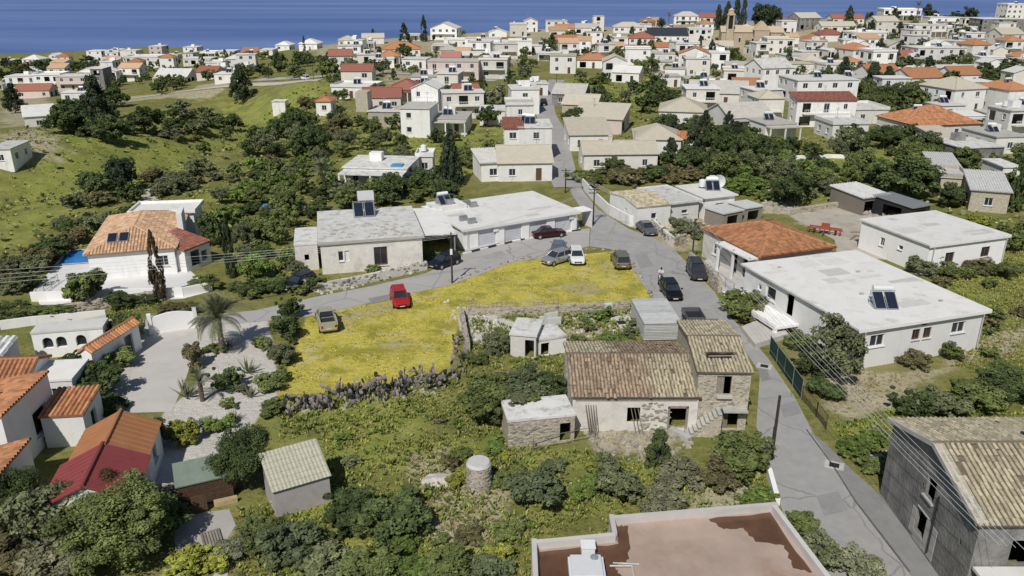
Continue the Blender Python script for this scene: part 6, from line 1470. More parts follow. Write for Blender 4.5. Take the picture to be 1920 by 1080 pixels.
def clear(x, y, r, hs=1.0):
    for hx, hy, hw_, hd_, rz_, _, _ in HOUSES:
        dx, dy = x-hx, y-hy
        if dx*dx+dy*dy > (hw_+hd_+r)**2*1.2: continue
        lx, ly = dx*math.cos(rz_)+dy*math.sin(rz_), -dx*math.sin(rz_)+dy*math.cos(rz_)
        if abs(lx) < hw_ + r*hs and abs(ly) < hd_ + r*hs: return False
    return not any(inpoly(x, y, p) for p in NOPLANT)
RELC = {}
def place_label(x, y, w, h, shape, mk):
    best = min(NAMED, key=lambda q: (q[0]-x)**2+(q[1]-y)**2 - q[6]*.6)
    dx, dy = x-best[0], y-best[1]
    rel = ('right of' if dx > 0 else 'left of') if abs(dx) > abs(dy)*.8 else ('behind' if dy > 0 else 'in front of')
    size = 'small' if max(w,h) < 2.3 else 'medium' if max(w,h) < 4.2 else 'big' if max(w,h) < 6.5 else 'very big'
    nm = {'round':'round tree','loose':'loose tree','shrub':'bush','pine':'pine','cypress':'cypress'}[shape]
    return f"{size} {WORD[mk]} {nm} {rel} the {best[5]}", f"{nm}s {rel} the {best[5]}"
REG = [  # outline in the photograph, count, kinds, width range
 ([(395,205),(600,200),(640,240),(640,300),(480,330),(380,290),(360,240)],26,[('round','dark'),('loose','olive'),('shrub','brown'),('round','dark'),('loose','dark')],(3,6.5)),
 ([(420,330),(600,300),(640,350),(590,420),(570,520),(480,530),(440,470),(400,380)],52,[('loose','mid'),('round','mid'),('shrub','dark'),('loose','olive'),('round','bright')],(2.4,4.6)),
 ([(640,235),(940,235),(940,300),(830,340),(640,310)],26,[('loose','mid'),('round','dark'),('loose','olive'),('shrub','bright'),('round','mid')],(2.6,5)),
 ([(640,360),(830,330),(850,400),(760,385),(640,400)],22,[('round','dark'),('shrub','mid'),('round','mid'),('loose','olive')],(2.6,4.4)),
 ([(1060,150),(1250,150),(1330,190),(1250,250),(1110,240)],26,[('loose','dark'),('round','dark'),('loose','olive'),('shrub','mid')],(3,6)),
 ([(1240,245),(1420,250),(1440,310),(1230,340),(1220,300)],30,[('round','dark'),('pine','pine'),('round','mid'),('shrub','dark')],(3.4,6)),
 ([(1070,330),(1240,320),(1330,340),(1180,350),(1090,350)],20,[('round','dark'),('shrub','mid'),('shrub','brown')],(2.6,4.4)),
 ([(1400,290),(1600,270),(1660,320),(1620,360),(1480,390),(1330,350)],34,[('loose','mid'),('round','dark'),('shrub','bright'),('loose','olive'),('round','mid')],(3,6)),
 ([(1660,290),(1920,320),(1920,400),(1760,400)],26,[('round','dark'),('shrub','mid'),('round','mid')],(3,5.5)),
 ([(1590,250),(1760,270),(1740,300),(1600,290)],12,[('round','dark'),('shrub','mid')],(3.5,6)),
 ([(1580,190),(1790,190),(1780,215),(1640,230)],18,[('round','dark'),('round','mid'),('shrub','mid')],(3.5,7)),
 ([(600,110),(1000,90),(1000,200),(900,215),(640,210)],34,[('round','dark'),('loose','mid'),('round','mid'),('loose','olive'),('loose','dark')],(3.5,7)),
 ([(480,110),(640,105),(620,150),(480,150)],22,[('round','dark'),('loose','dark'),('shrub','mid')],(3.5,7)),
 ([(1000,75),(1500,45),(1500,150),(1300,150),(1040,130)],60,[('round','dark'),('loose','mid'),('pine','pine'),('round','mid')],(3.5,7)),
 ([(1500,40),(1920,40),(1920,200),(1500,190)],84,[('round','dark'),('loose','mid'),('pine','pine'),('round','dark'),('loose','olive')],(3.6,7.5)),
 ([(0,118),(190,118),(190,138),(0,150)],34,[('round','pine'),('round','dark'),('loose','dark')],(5,8.5)),
 ([(190,118),(480,105),(480,150),(300,180),(200,150)],34,[('round','dark'),('loose','dark'),('round','mid')],(4,7)),
 ([(80,225),(220,200),(230,245),(300,250),(230,280),(110,250)],16,[('round','pine'),('shrub','dark'),('round','dark')],(4,8)),
 ([(280,220),(420,190),(400,250),(320,280)],12,[('shrub','grey'),('shrub','olive'),('shrub','dark')],(4,7)),
 ([(120,370),(420,290),(420,350),(280,400),(180,440),(120,440)],16,[('shrub','dark'),('shrub','olive'),('shrub','brown'),('round','dark')],(2.6,5)),
 ([(0,500),(100,470),(130,420),(180,430),(100,520),(0,560)],14,[('shrub','dark'),('shrub','olive'),('shrub','brown')],(2.6,4.4)),
 ([(440,520),(600,520),(580,560),(450,565)],12,[('shrub','mid'),('shrub','dark')],(1.8,3)),
 ([(1225,420),(1330,410),(1330,450),(1250,450)],10,[('shrub','olive'),('shrub','mid')],(1.4,2.6)),
 ([(690,500),(820,480),(820,500),(700,525)],6,[('shrub','mid'),('shrub','dark')],(1.6,2.4)),
 ([(880,600),(1180,595),(1190,635),(1060,640),(960,660),(880,690)],8,[('shrub','mid'),('shrub','bright'),('shrub','olive')],(1.0,2.2)),
 ([(530,760),(900,760),(960,840),(1240,870),(1430,890),(1140,970),(1000,1010),(990,1080),(470,1080),(520,960),(620,900)],16,[('shrub','mid'),('shrub','bright'),('shrub','olive'),('shrub','yellow'),('shrub','brown')],(.8,1.9)),
 ([(1570,830),(1920,700),(1920,770),(1680,780),(1650,860)],8,[('shrub','mid'),('shrub','bright'),('shrub','olive')],(1,2.2)),
 ([(1730,520),(1920,480),(1920,620),(1850,640)],8,[('shrub','mid'),('shrub','bright'),('shrub','brown')],(1.2,2.6)),
 ([(1380,270),(1480,260),(1480,300),(1400,310)],8,[('shrub','yellow'),('shrub','bright')],(2,3.5)),
 ([(1640,400),(1700,395),(1920,430),(1920,480),(1890,440),(1700,395)],8,[('shrub','mid'),('shrub','yellow')],(2,3)),
]
REG += [([(1000,70),(1500,45),(1500,150),(1180,150),(1040,130)],36,[('loose','dark'),('pine','dark'),('loose','mid')],(2.4,4)),([(1500,40),(1920,40),(1920,200),(1500,190)],44,[('loose','dark'),('pine','dark'),('loose','mid')],(2.4,4.6)),([(620,80),(1000,65),(1000,210),(640,210)],24,[('loose','dark'),('pine','dark'),('loose','mid')],(2.4,4)),([(0,118),(480,104),(480,150),(200,170),(0,170)],24,[('loose','dark'),('pine','dark'),('loose','mid')],(3,5))]
rs = random.Random(77)
for px, n, kinds, wr in REG:
    poly = [tuple(pt(*q)[:2]) for q in px]; xs = [p[0] for p in poly]; ys = [p[1] for p in poly]; us = [q[0] for q in px]; vs = [q[1] for q in px]
    got = 0; tries = 0
    while got < n and tries < n*40:
        tries += 1
        p = pt(rs.uniform(min(us),max(us)), rs.uniform(min(vs),max(vs))); x, y = p.x, p.y
        if not inpoly(x, y, poly): continue
        w = rs.uniform(*wr)
        if not clear(x, y, w*.36): continue
        if any((x-a)**2+(y-b)**2 < ((w+c)*.27)**2 for a,b,c in ALLP): continue
        sh, mk = kinds[rs.randrange(len(kinds))]
        hh = w*{'shrub': rs.uniform(.5,.75), 'round': rs.uniform(.7,1.0), 'loose': rs.uniform(.65,1.0)*(1.3 if w < 4.6 and y > 220 else 1), 'pine': rs.uniform(1.1,1.5), 'cypress': 2.6}[sh]
        if sh == 'cypress': w *= .5
        lab, grp = place_label(x, y, w, hh, sh, mk)
        RELC.setdefault(lab, []).append((plant(sh, x, y, w, hh, mk, lab), grp)); got += 1
ORD = ['leftmost','second from left','third from left','fourth from left','fifth from left','sixth from left','seventh from left','eighth from left']
NUMW = {2:'two',3:'three',4:'four',5:'five',6:'six',7:'seven',8:'eight',9:'nine',10:'ten'}
for lab, L_ in RELC.items():
    if len(L_) > 1:
        L_.sort(key=lambda q: proj(q[0].location)[0]); n = len(L_)
        i = lab.index(' ', lab.index(' in front of') if ' in front of' in lab else 0) if False else min(k for k in (lab.find(' left of'), lab.find(' right of'), lab.find(' behind the'), lab.find(' in front of')) if k > 0)
        pl_ = lab[:i]; pl_ = pl_ + ('es' if pl_.endswith(('bush','cypress')) else 's')
        for k, (o, g) in enumerate(L_):
            wd = ('left' if k == 0 else 'right') + ' one' if n == 2 else 'rightmost' if k == n-1 else ORD[min(k, 7)]
            o['label'] = f"{wd} of {NUMW.get(n,'several')} {pl_}{lab[i:]}"; o['group'] = f"{pl_}{lab[i:]}"
            if len(o['label'].split()) > 16: o['label'] = f"{wd} of {NUMW.get(n,'several')} {pl_.split(' ',1)[1]}{lab[i:]}"
            if len(o['label'].split()) > 16: o['label'] = f"{wd} of {NUMW.get(n,'several')} {pl_.split()[-1]}{lab[i:]}"
for dx, dy, w_, h_, mk_, tx in [(-1.4,.6,1.7,.7,'olive','low grey olive weeds growing on the ruined room roof'),(-.4,1.0,1.3,.6,'mid','low green weeds growing on the ruined room roof')]:
    T = plant('shrub', ANX.location.x+dx, ANX.location.y+dy, w_, h_, mk_, tx); T.location.z = ANX.location.z + 2.27
cnt_ = {}
for o in bpy.data.objects:
    if o.parent is None and o.get('label') and o.get('category') in ('tree','bush','pine tree','cypress'): cnt_.setdefault(o['label'], []).append(o)
for lab, L_ in cnt_.items():
    if len(L_) > 1:
        L_.sort(key=lambda q: q.location.y)
        for k, o in enumerate(L_):
            l2 = lab.replace(' big ',' ').replace(' medium ',' ').replace(' small ',' '); o['label'] = ['nearer ','farther ','farthest '][min(k,2)] + (l2 if len(lab.split()) > 15 else lab)
# -- grass, flowers and weeds: uncountable
def tufts(name, regions, m, per_m2, hgt, wid, blades=4, seed=1, thin=.7):
    rng = np.random.default_rng(seed); XY = []
    for px in regions:
        poly = np.array([pt(*q)[:2] for q in px]); lo, hi = poly.min(0), poly.max(0); n = int((hi-lo).prod()*per_m2)
        q = rng.uniform(lo, hi, (n,2)); ins = np.zeros(n, bool)
        for i in range(len(poly)):
            a = poly[i]; b = poly[(i+1)%len(poly)]
            c = ((a[1]>q[:,1])!=(b[1]>q[:,1])) & (q[:,0] < (b[0]-a[0])*(q[:,1]-a[1])/(b[1]-a[1]+1e-12)+a[0]); ins ^= c
        XY.append(q[ins])
    XY = np.concatenate(XY)
    for q_ in (LOTBARE if 'dry' in name or 'lot_' in m.name or 'wildf' in name else []):
        pw = [tuple(pt(*a_)[:2]) for a_ in q_]; XY = XY[[not inpoly(x_, y_, pw) or rng.random() < .42 for x_, y_ in XY]]
    # thin out in patches
    ph = np.sin(XY[:,0]*.9+np.sin(XY[:,1]*.7)*2)+np.sin(XY[:,1]*1.1+np.cos(XY[:,0]*.5)*2)
    XY = XY[rng.uniform(-1.6,1.6,len(XY)) < ph+thin]
    ok = np.ones(len(XY), bool)
    for hx,hy,hw_,hd_,rz_,_,_ in HOUSES:
        d = XY - (hx,hy); lx = d[:,0]*math.cos(rz_)+d[:,1]*math.sin(rz_); ly = -d[:,0]*math.sin(rz_)+d[:,1]*math.cos(rz_)
        ok &= ~((abs(lx) < hw_+.05)&(abs(ly) < hd_+.05))
    XY = XY[ok]; n = len(XY); Z = gz(XY[:,0],XY[:,1])
    B = np.repeat(np.c_[XY,Z],blades,0); N_ = len(B)
    a = rng.uniform(0,6.283,N_); lean = rng.uniform(.15,.95,N_); h = rng.uniform(.5,1.3,N_)*hgt*np.repeat(rng.uniform(.6,1.3,n),blades)
    d = np.c_[np.cos(a),np.sin(a),np.zeros(N_)]; s = np.c_[-np.sin(a),np.cos(a),np.zeros(N_)]
    base = B + d*rng.uniform(0,.12,N_)[:,None]*hgt*2; tip = base + d*(lean*h)[:,None] + np.c_[np.zeros((N_,2)),h*np.sqrt(1-lean**2*.8)]
    mid = (base+tip)/2 + np.c_[np.zeros((N_,2)),h*.18]; w = (wid*rng.uniform(.6,1.4,N_))[:,None]
    V = np.stack([base, mid+s*w, tip, mid-s*w],1).reshape(-1,3)
    rnd = np.clip(np.repeat(rng.uniform(0,1,n),blades)*.7+rng.uniform(0,.3,N_),0,1)
    o = link(name, quads_mesh(name, V, rnd, m)); return tag(o, kind='stuff')
G1 = [(520,748),(840,708),(950,780),(955,832),(1240,865),(1430,895),(1450,950),(1148,968),(1150,1003),(1000,1020),(996,1090),(430,1090),(445,960),(515,940),(620,925),(605,825),(520,830),(530,770)]
G2 = [(1560,800),(1670,770),(1920,690),(1920,780),(1680,785),(1650,890),(1590,868)]
G3 = [(1720,490),(1920,470),(1920,700),(1780,690),(1850,600)]
G4 = [(870,596),(1060,590),(1185,582),(1200,640),(1060,645),(1050,740),(960,755),(875,705)]
G5 = [(40,603),(300,570),(290,582),(200,598),(0,614)]
PC1 = [(580,596),(836,534),(856,592),(836,692),(640,725),(522,736)]; PC2 = [(842,532),(960,494),(1158,474),(1180,500),(1218,564),(1050,574),(864,586)]
tufts('grass', [G1,G2,G3,G4,G5], leafmat('wild_grass_blade',(.25,.27,.07),attr=.5), 13, .26, .045, 4, 3)
tufts('grass', [G1,G4,G2], leafmat('dark_weed_leaf',(.15,.19,.05),attr=.5), 3.2, .34, .085, 5, 4)
tufts('dry_grass', [PC1,PC2], leafmat('dry_yellow_grass_blade',(.54,.475,.10),attr=.4), 7, .12, .035, 3, 5, -.1)
tufts('grass', [PC1,PC2], leafmat('lot_green_grass',(.27,.28,.06),attr=.4), 4, .15, .04, 3, 25, -.9)
tufts('dry_grass', [G1,G3,[(1545,640),(1640,700),(1780,690),(1660,770),(1600,790),(1540,760)]], leafmat('straw_grass_blade',(.32,.26,.12),attr=.4), 4, .25, .03, 4, 6)
tufts('wildflowers', [[(560,800),(700,800),(740,880),(640,930),(600,930)],[(800,770),(900,770),(900,830),(820,830)],[(830,940),(950,980),(900,1030),(800,1010)],[(1100,880),(1240,880),(1180,950),(1050,960)]], leafmat('yellow_wildflower',(.50,.42,.06),attr=.3), 1.2, .2, .05, 3, 7)
tufts('wildflowers', [PC1,PC2], leafmat('yellow_wildflower',(.5,.42,.06)), 1.8, .13, .05, 3, 17)
FIELD = [[(0,250),(230,215),(600,150),(640,200),(940,235),(940,330),(640,330),(600,420),(560,530),(440,520),(400,400),(200,430),(100,500),(0,560)],[(1060,150),(1300,140),(1420,250),(1700,270),(1920,320),(1920,430),(1700,390),(1480,400),(1340,350),(1120,330),(1070,240)]]
tufts('undergrowth', FIELD, leafmat('meadow_growth',(.30,.31,.11),attr=.4), .55, .3, .2, 4, 8)
tufts('undergrowth', FIELD, leafmat('dark_meadow_growth',(.19,.21,.08),attr=.4), .08, .7, .28, 7, 9)
# ---------------------------------------------------------------- vehicles
def ring_loft(mb, secs, mi=0):
    """secs: lists of points (same count); closes the ends"""
    k = len(mb.v); n = len(secs[0])
    for s in secs: mb.v += [tuple(p) for p in s]
    for a in range(len(secs)-1):
        for i in range(n):
            j = (i+1)%n; mb.f.append((k+a*n+i,k+a*n+j,k+(a+1)*n+j,k+(a+1)*n+i)); mb.m.append(mi); mb.r.append(.5)
    mb.f.append(tuple(k+i for i in range(n))[::-1]); mb.f.append(tuple(k+(len(secs)-1)*n+i for i in range(n))); mb.m += [mi]*2; mb.r += [.5]*2
def paint(nm, col, metal=.25): return mat(nm, col, rough=.28, var=.05, scale=2, metal=metal, spec=.5, objvar=.0)
HLM = mat('headlight_glass', (.62,.65,.68), rough=.15, var=.05); TLM = mat('tail_light', (.28,.015,.012), rough=.2, var=.05); PLT = mat('number_plate', (.6,.6,.5), rough=.5, var=.02)
def _wheel():
    t = MB().tube((0,-.11,0),(0,.11,0),.32,n=18).mesh('wheel', RUBBER); r = MB().tube((0,-.118,0),(0,.118,0),.2,n=12)
    for i in range(5): a = i*1.2566; r.tube((0,-.125,0),(.17*math.cos(a),-.125,.17*math.sin(a)),.028,n=4)
    return t, r.mesh('rim', RIM)
WHEEL, RIMM = _wheel()
def car(label, front, rear, kind, pm, name=None, dz=.0):
    f, r = pt(*front), pt(*rear); c = (f+r)/2; hd_ = math.atan2(f.y-r.y, f.x-r.x)
    T = thing(name or {'pickup':'pickup_truck'}.get(kind,'parked_car'), label, {'pickup':'pickup truck','suv':'car'}.get(kind,'car'), (c.x,c.y,float(gz(c.x,c.y))+.03+dz), hd_)
    hb = {'hatch':.93,'sedan':.90,'suv':1.02,'pickup':1.0}[kind]; zr = {'hatch':1.46,'sedan':1.38,'suv':1.66,'pickup':1.62}[kind]; W_ = .86 if kind != 'suv' else .91
    L2 = {'hatch':2.0,'sedan':2.25,'suv':2.2,'pickup':2.45}[kind]
    cab = {'hatch':(-1.95,.92,-1.55,.15),'sedan':(-1.62,.95,-.85,.12),'suv':(-2.12,.95,-1.85,.25),'pickup':(-.55,1.15,-.42,.55)}[kind]
    st = [(-L2,.46,hb-.16,.74),(-L2+.12,.30,hb-.02,.82),(-1.6,.24,hb,W_),(-.4,.21,hb,W_+.01),(.8,.22,hb-.02,W_),(1.35,.25,hb-.07,W_-.01),(L2-.25,.28,hb-.17,W_-.07),(L2-.04,.36,hb-.27,.68)]
    mb = MB(); secs = []
    for x, z0, z1, w in st:
        secs.append([(x,-w*.88,z0),(x,-w,z0+.14),(x,-w*1.0,(z0+z1)/2+.06),(x,-w*.95,z1-.06),(x,-w*.82,z1),(x,w*.82,z1),(x,w*.95,z1-.06),(x,w,(z0+z1)/2+.06),(x,w,z0+.14),(x,w*.88,z0)])
    ring_loft(mb, secs); b = mb.build('body', pm, T, smooth=False)
    x0,x1,r0,r1 = cab; wb = W_*.86; wr = W_*.68
    B = [(x0,-wb,hb-.03),(x1,-wb,hb-.06),(x1,wb,hb-.06),(x0,wb,hb-.03)]; Q = [(r0,-wr,zr-.04),(r1,-wr,zr-.06),(r1,wr,zr-.06),(r0,wr,zr-.04)]
    g = MB()
    for i in range(4):
        j = (i+1)%4; g.face((B[i],B[j],Q[j],Q[i]))
    g.build('windows', GLASS, T)
    rm = MB(); rm.prism([(r0-.08,-wr-.03),(r1+.08,-wr-.03),(r1+.14,-wr*.6),(r1+.14,wr*.6),(r1+.08,wr+.03),(r0-.08,wr+.03)], zr-.06, zr); rm.build('roof', pm, T)
    xm = (x0+x1)/2-.05; rmx = (r0+r1)/2
    for s in (-1,1):
        P_ = MB(); 
        for a, q in (((x0,s*wb,hb-.03),(r0,s*wr,zr-.03)),((x1,s*wb,hb-.06),(r1,s*wr,zr-.05)),((xm,s*wb,hb-.04),(rmx,s*wr,zr-.04))): P_.tube(a,q,.045,n=5)
        P_.build('pillars', pm, T)
        MB().box(L2-.30,L2-.12,-.14,.14,-.07,.07).build('headlight', HLM, T, loc=(.0,s*.55,hb-.34))
        MB().box(-L2-.012,-L2+.10,-.1,.1,-.11,.11).build('tail_light', TLM, T, loc=(0,s*.62,hb-.22))
        MB().box(-.09,.09,-.09,.09,-.06,.06).build('mirror', pm, T, loc=(x1-.28,s*(W_+.09),hb+.06))
    gl = MB(); gl.box(L2-.06,L2-.02,-.42,.42,.42,.58); gl.build('grille', BLACKM, T)
    MB().box(L2-.03,L2+.0,-.25,.25,.36,.45).build('number_plate', PLT, T); MB().box(-L2-.03,-L2-.0,-.25,.25,.52,.62).build('number_plate', PLT, T)
    wx = (-L2+.78, L2-.78)
    for x in wx:
        for s in (-1,1):
            w = link('wheel', WHEEL, T, loc=(x,s*(W_-.08),.32)); link('rim', RIMM, w)
    if kind == 'pickup':
        bd = MB(); bd.face([(-L2+.14,-.66,hb+.002),(-.68,-.66,hb+.002),(-.68,.66,hb+.002),(-L2+.14,.66,hb+.002)]); bd.build('bed_floor', BLACKM, T)
        sd = MB(); sd.box(-L2+.04,-.6,-W_+.02,-.68,hb-.1,hb+.26); sd.box(-L2+.04,-.6,.68,W_-.02,hb-.1,hb+.26); sd.box(-L2+.0,-L2+.10,-.68,.68,hb-.1,hb+.26); sd.build('bed_sides', pm, T)
    return T
NAVY = paint('navy_paint',(.012,.016,.035)); MAROON = paint('maroon_paint',(.05,.009,.011)); STEEL = paint('steel_blue_paint',(.16,.19,.27)); SILV = paint('silver_paint',(.42,.43,.44),.5); WHT = paint('white_paint',(.72,.72,.70),0.)
GRAPH = paint('graphite_paint',(.055,.055,.06)); GREYP = paint('grey_paint',(.14,.145,.16)); BLK = paint('black_paint',(.01,.011,.014)); REDP = paint('red_paint',(.42,.02,.02),.1); BEIGE = paint('pale_beige_paint',(.40,.38,.30),.1); OLV = paint('olive_grey_paint',(.16,.16,.12),.1)
car('dark navy hatchback parked on the road before the carport', (808,507),(858,490),'hatch',NAVY)
car('dark maroon saloon car parked along the painted kerb', (1056,441),(1000,447),'sedan',MAROON)
car('steel blue hatchback with dark rear window at the upper edge of the yellow lot', (1049,463),(1044,482),'hatch',STEEL)
car('silver car parked sideways on the lot beside the white car', (1028,497),(1058,488),'hatch',SILV)
car('white car parked on the lot facing the camera', (1084,500),(1078,480),'hatch',WHT)
car('olive grey jeep like car parked at the right corner of the lot', (1154,478),(1173,517),'suv',OLV)
car('graphite people carrier parked beside the stone retaining wall', (1314,534),(1297,502),'suv',GRAPH)
car('grey saloon with a pale bonnet parked by the white lane wall', (1225,447),(1199,425),'sedan',GREYP)
car('black car parked beside the ribbed metal container', (1270,573),(1246,537),'hatch',BLK)
p = pt(1299,603); T = thing('trailer', 'open grey trailer with a dark empty bed between container and tall stone house', 'trailer', (p.x,p.y,.03), .02)
mb = MB(); mb.box(-.9,.9,-1.3,-1.22,.5,.95); mb.box(-.9,.9,1.22,1.3,.5,.95); mb.box(-.9,-.82,-1.22,1.22,.5,.95); mb.box(.82,.9,-1.22,1.22,.5,.95); mb.build('bed_sides', GREYP, T)
MB().box(-.82,.82,-1.22,1.22,.5,.54).build('bed_floor', BLACKM, T); MB().tube((0,1.3,.5),(0,2.2,.45),.05,n=6).build('drawbar', METAL, T)
for x in (-.95,.95): w = link('wheel', WHEEL, T, loc=(x,0,.32), rot=(0,0,math.pi/2)); link('rim', RIMM, w)
car('red hatchback parked at the road edge of the yellow lot', (758,590),(743,548),'hatch',REDP)
car('pale pickup truck standing on the left part of the yellow lot', (606,586),(620,634),'pickup',BEIGE)
car('dark blue car half hidden by plants left of the old concrete house', (540,548),(582,530),'hatch',NAVY)
car('dark car on the far lane beside the grey bend house', (1021,202),(1018,192),'hatch',BLK)
car('white van like car on the hill road', (560,150),(585,149),'suv',WHT)
# -- motorcycle and rider
p = pt(1238,531); hd_ = R(-115)
MC = thing('motorcycle', 'small dark motorcycle being ridden on the lane', 'motorcycle', (p.x,p.y,.03), hd_)
for x in (-.62,.62):
    w = MB().tube((x,-.06,.31),(x,.06,.31),.31,n=16).build('wheel', RUBBER, MC); MB().tube((x,-.065,.31),(x,.065,.31),.2,n=12).build('rim', RIM, w)
mb = MB(); ring_loft(mb, [[(x,-w,z0),(x,w,z0),(x,w,z1),(x,-w,z1)] for x,z0,z1,w in ((-.75,.62,.78,.08),(-.3,.45,.76,.14),(.1,.40,.84,.16),(.38,.6,.92,.12))]); mb.build('body', paint('scooter_grey_paint',(.2,.2,.22)), MC)
MB().box(-.7,.05,-.13,.13,.76,.85).build('seat', BLACKM, MC); MB().chain([(.62,0,.31),(.42,0,.95),(.38,0,1.02)],.04).chain([(.38,-.33,1.05),(.38,.33,1.05)],.025).build('fork', METAL, MC); MB().tube((.5,0,.9),(.58,0,.9),.09,n=10).build('headlight', HLM, MC)
def skin_person(name, label, loc, rz, joints, bones, rad, m, cat='person'):
    me = bpy.data.meshes.new(name); me.from_pydata(joints, bones, []); o = bpy.data.objects.new(name, me); COL.objects.link(o)
    o.location = loc; o.rotation_euler = (0,0,rz)
    md = o.modifiers.new('skin','SKIN')
    for v, r_ in zip(me.skin_vertices[0].data, rad): v.radius = (r_, r_)
    me.skin_vertices[0].data[0].use_root = True
    sd_ = o.modifiers.new('sub','SUBSURF'); sd_.levels = 1; sd_.render_levels = 1
    me.materials.append(m); return tag(o, label, cat)
SKIN = mat('skin', (.42,.27,.19), var=.05); SHIRT = mat('white_shirt', (.7,.7,.7), var=.05); TROU = mat('dark_trousers', (.03,.035,.05), var=.1); HAIR = mat('dark_hair', (.02,.016,.012), var=.2)
J = [(-.25,0,.93),(-.22,0,1.18),(-.12,0,1.42),(-.09,0,1.52),(-.05,0,1.60),(-.03,0,1.70), (-.12,.19,1.40),(.08,.26,1.18),(.34,.30,1.08),(.40,.30,1.07), (-.12,-.19,1.40),(.08,-.26,1.18),(.34,-.30,1.08),(.40,-.30,1.07), (-.22,.11,.90),(.20,.17,.80),(.05,.19,.42),(.16,.19,.36), (-.22,-.11,.90),(.20,-.17,.80),(.05,-.19,.42),(.16,-.19,.36)]
Bn = [(0,1),(1,2),(2,3),(3,4),(4,5),(2,6),(6,7),(7,8),(8,9),(2,10),(10,11),(11,12),(12,13),(0,14),(14,15),(15,16),(16,17),(0,18),(18,19),(19,20),(20,21)]
Rd = [.15,.14,.15,.06,.09,.08,.075,.055,.042,.04,.075,.055,.042,.04,.1,.085,.055,.05,.1,.085,.055,.05]
RP = skin_person('person', 'person in a white top and dark trousers riding the small motorcycle', (p.x,p.y,.03), hd_, J, Bn, Rd, SKIN)
def skin_cloth(nm, idx, grow, m, parent):
    mp = {a:i for i,a in enumerate(idx)}; me = bpy.data.meshes.new(nm); me.from_pydata([J[i] for i in idx], [(mp[a],mp[b]) for a,b in Bn if a in mp and b in mp], [])
    o = bpy.data.objects.new(nm, me); COL.objects.link(o); o.parent = parent; o.modifiers.new('skin','SKIN')
    for v, i in zip(me.skin_vertices[0].data, idx): v.radius = (Rd[i]+grow, Rd[i]+grow)
    me.skin_vertices[0].data[0].use_root = True
    s = o.modifiers.new('sub','SUBSURF'); s.levels = s.render_levels = 1; me.materials.append(m)
skin_cloth('shirt', [0,1,2,6,7,10,11], .018, SHIRT, RP); skin_cloth('trousers', [0,14,15,16,18,19,20], .016, TROU, RP)
bm = bmesh.new(); bmesh.ops.create_uvsphere(bm, u_segments=12, v_segments=8, radius=.115); bmesh.ops.translate(bm, vec=(-.055,0,1.70), verts=bm.verts)
me = bpy.data.meshes.new('hair'); bm.to_mesh(me); bm.free(); me.materials.append(HAIR); link('hair', me, RP)
# ---------------------------------------------------------------- poles and power lines
def top_h(u, v, vt):
    p = pt(u, v); lo, hi = 0, 20
    for _ in range(40):
        m = (lo+hi)/2
        if proj((p.x,p.y,p.z+m))[1] > vt: lo = m
        else: hi = m
    return p, lo
def pole(u, v, vt, label, arms=1, r=.11):
    p, h = top_h(u, v, vt); T = thing('utility_pole', label, 'utility pole', tuple(p))
    MB().tube((0,0,-.3),(0,0,h),r,r*.75,8).build('pole', POLEM, T)
    for k in range(arms):
        MB().box(-.75,.75,-.05,.05,h-.35-k*.5,h-.25-k*.5).build('crossarm', POLEM, T)
        for x in (-.65,-.22,.22,.65): MB().tube((x,0,h-.25-k*.5),(x,0,h-.12-k*.5),.035,n=6).build('insulator', KERB, T)
    return p, h
pA, hA = pole(848,531,436,'tall utility pole at the road edge before the carport',1)
MB().box(-.12,.12,-.3,-.12,hA-2.4,hA-1.8).build('meter_box', TANK, [o for o in bpy.data.objects if o.get('label','').startswith('tall utility pole at the road edge')][0])
pB, hB = pole(1112,421,344,'utility pole with crossarms at the garage corner',3)
pC, hC = pole(1060,362,316,'utility pole beside the lane behind the garages',1)
pD, hD = pole(1446,862,742,'dark leaning utility pole on the lane edge by the stone houses',0,.13)
pE, hE = pole(1297,494,413,'utility pole at the stone retaining wall corner',2)
for u,v,vt,tx in [(1043,172,138,'thin pole on the far lane bend'),(1165,196,165,'thin pole left of the olive plot'),(1188,175,150,'thin pole in the olive plot'),(1000,196,165,'thin pole by the roof tank house'),(1646,210,178,'thin pole before the tan patch house'),(1876,160,118,'thin pole at the right of the upper rows'),(1284,190,160,'thin pole behind the wide tan hipped house'),(588,150,112,'thin pole on the hill road'),(668,146,118,'thin pole below the lone red roofed house'),(1812,286,262,'thin pole before the right edge stores'),(1324,120,92,'thin pole in front of the orange half roof house')]: pole(u,v,vt,tx,1,.09)
def wire(label, a, b, sag=.4, r=.016, group=None):
    a = Vector(a); b = Vector(b); mb = MB(); n = 14
    P = [a.lerp(b,i/n) - Vector((0,0,sag*4*(i/n)*(1-i/n))) for i in range(n+1)]
    mb.chain(P, r, 4); o = mb.build('power_line', WIRE); return tag(o, label, 'power line', group)
for k, (dx, dz) in enumerate([(-.65,0),(-.22,-.0),(.22,0),(.65,0)]):
    wire('power line running left from the pole before the carport', (pA.x, pA.y+dx, hA+.1-.28*k), (-72, 53, 10.0-.55*k), .7, .013, 'power lines leading left from the carport pole')
for k in range(5):
    wire('power line above the lane from the retaining wall pole to the grey house', (pE.x+.42*k-.8, pE.y, hE-.1-.2*(k%2)), (21.9+.42*k, 30.0, 6.9-.1*k), .55, .012, 'power lines above the lane')
for k in range(3): wire('power line between the garage corner pole and the retaining wall pole', (pB.x+.4*k-.4,pB.y,hB-.12), (pE.x+.4*k-.4,pE.y,hE-.12), .5, .014, 'power lines across the junction')
for k in range(3): wire('power line from the garage corner pole up the lane', (pB.x+.4*k-.4,pB.y,hB-.12), (pC.x+.4*k-.4,pC.y,pC.z+hC-.12), .4, .014, 'power lines up the lane')
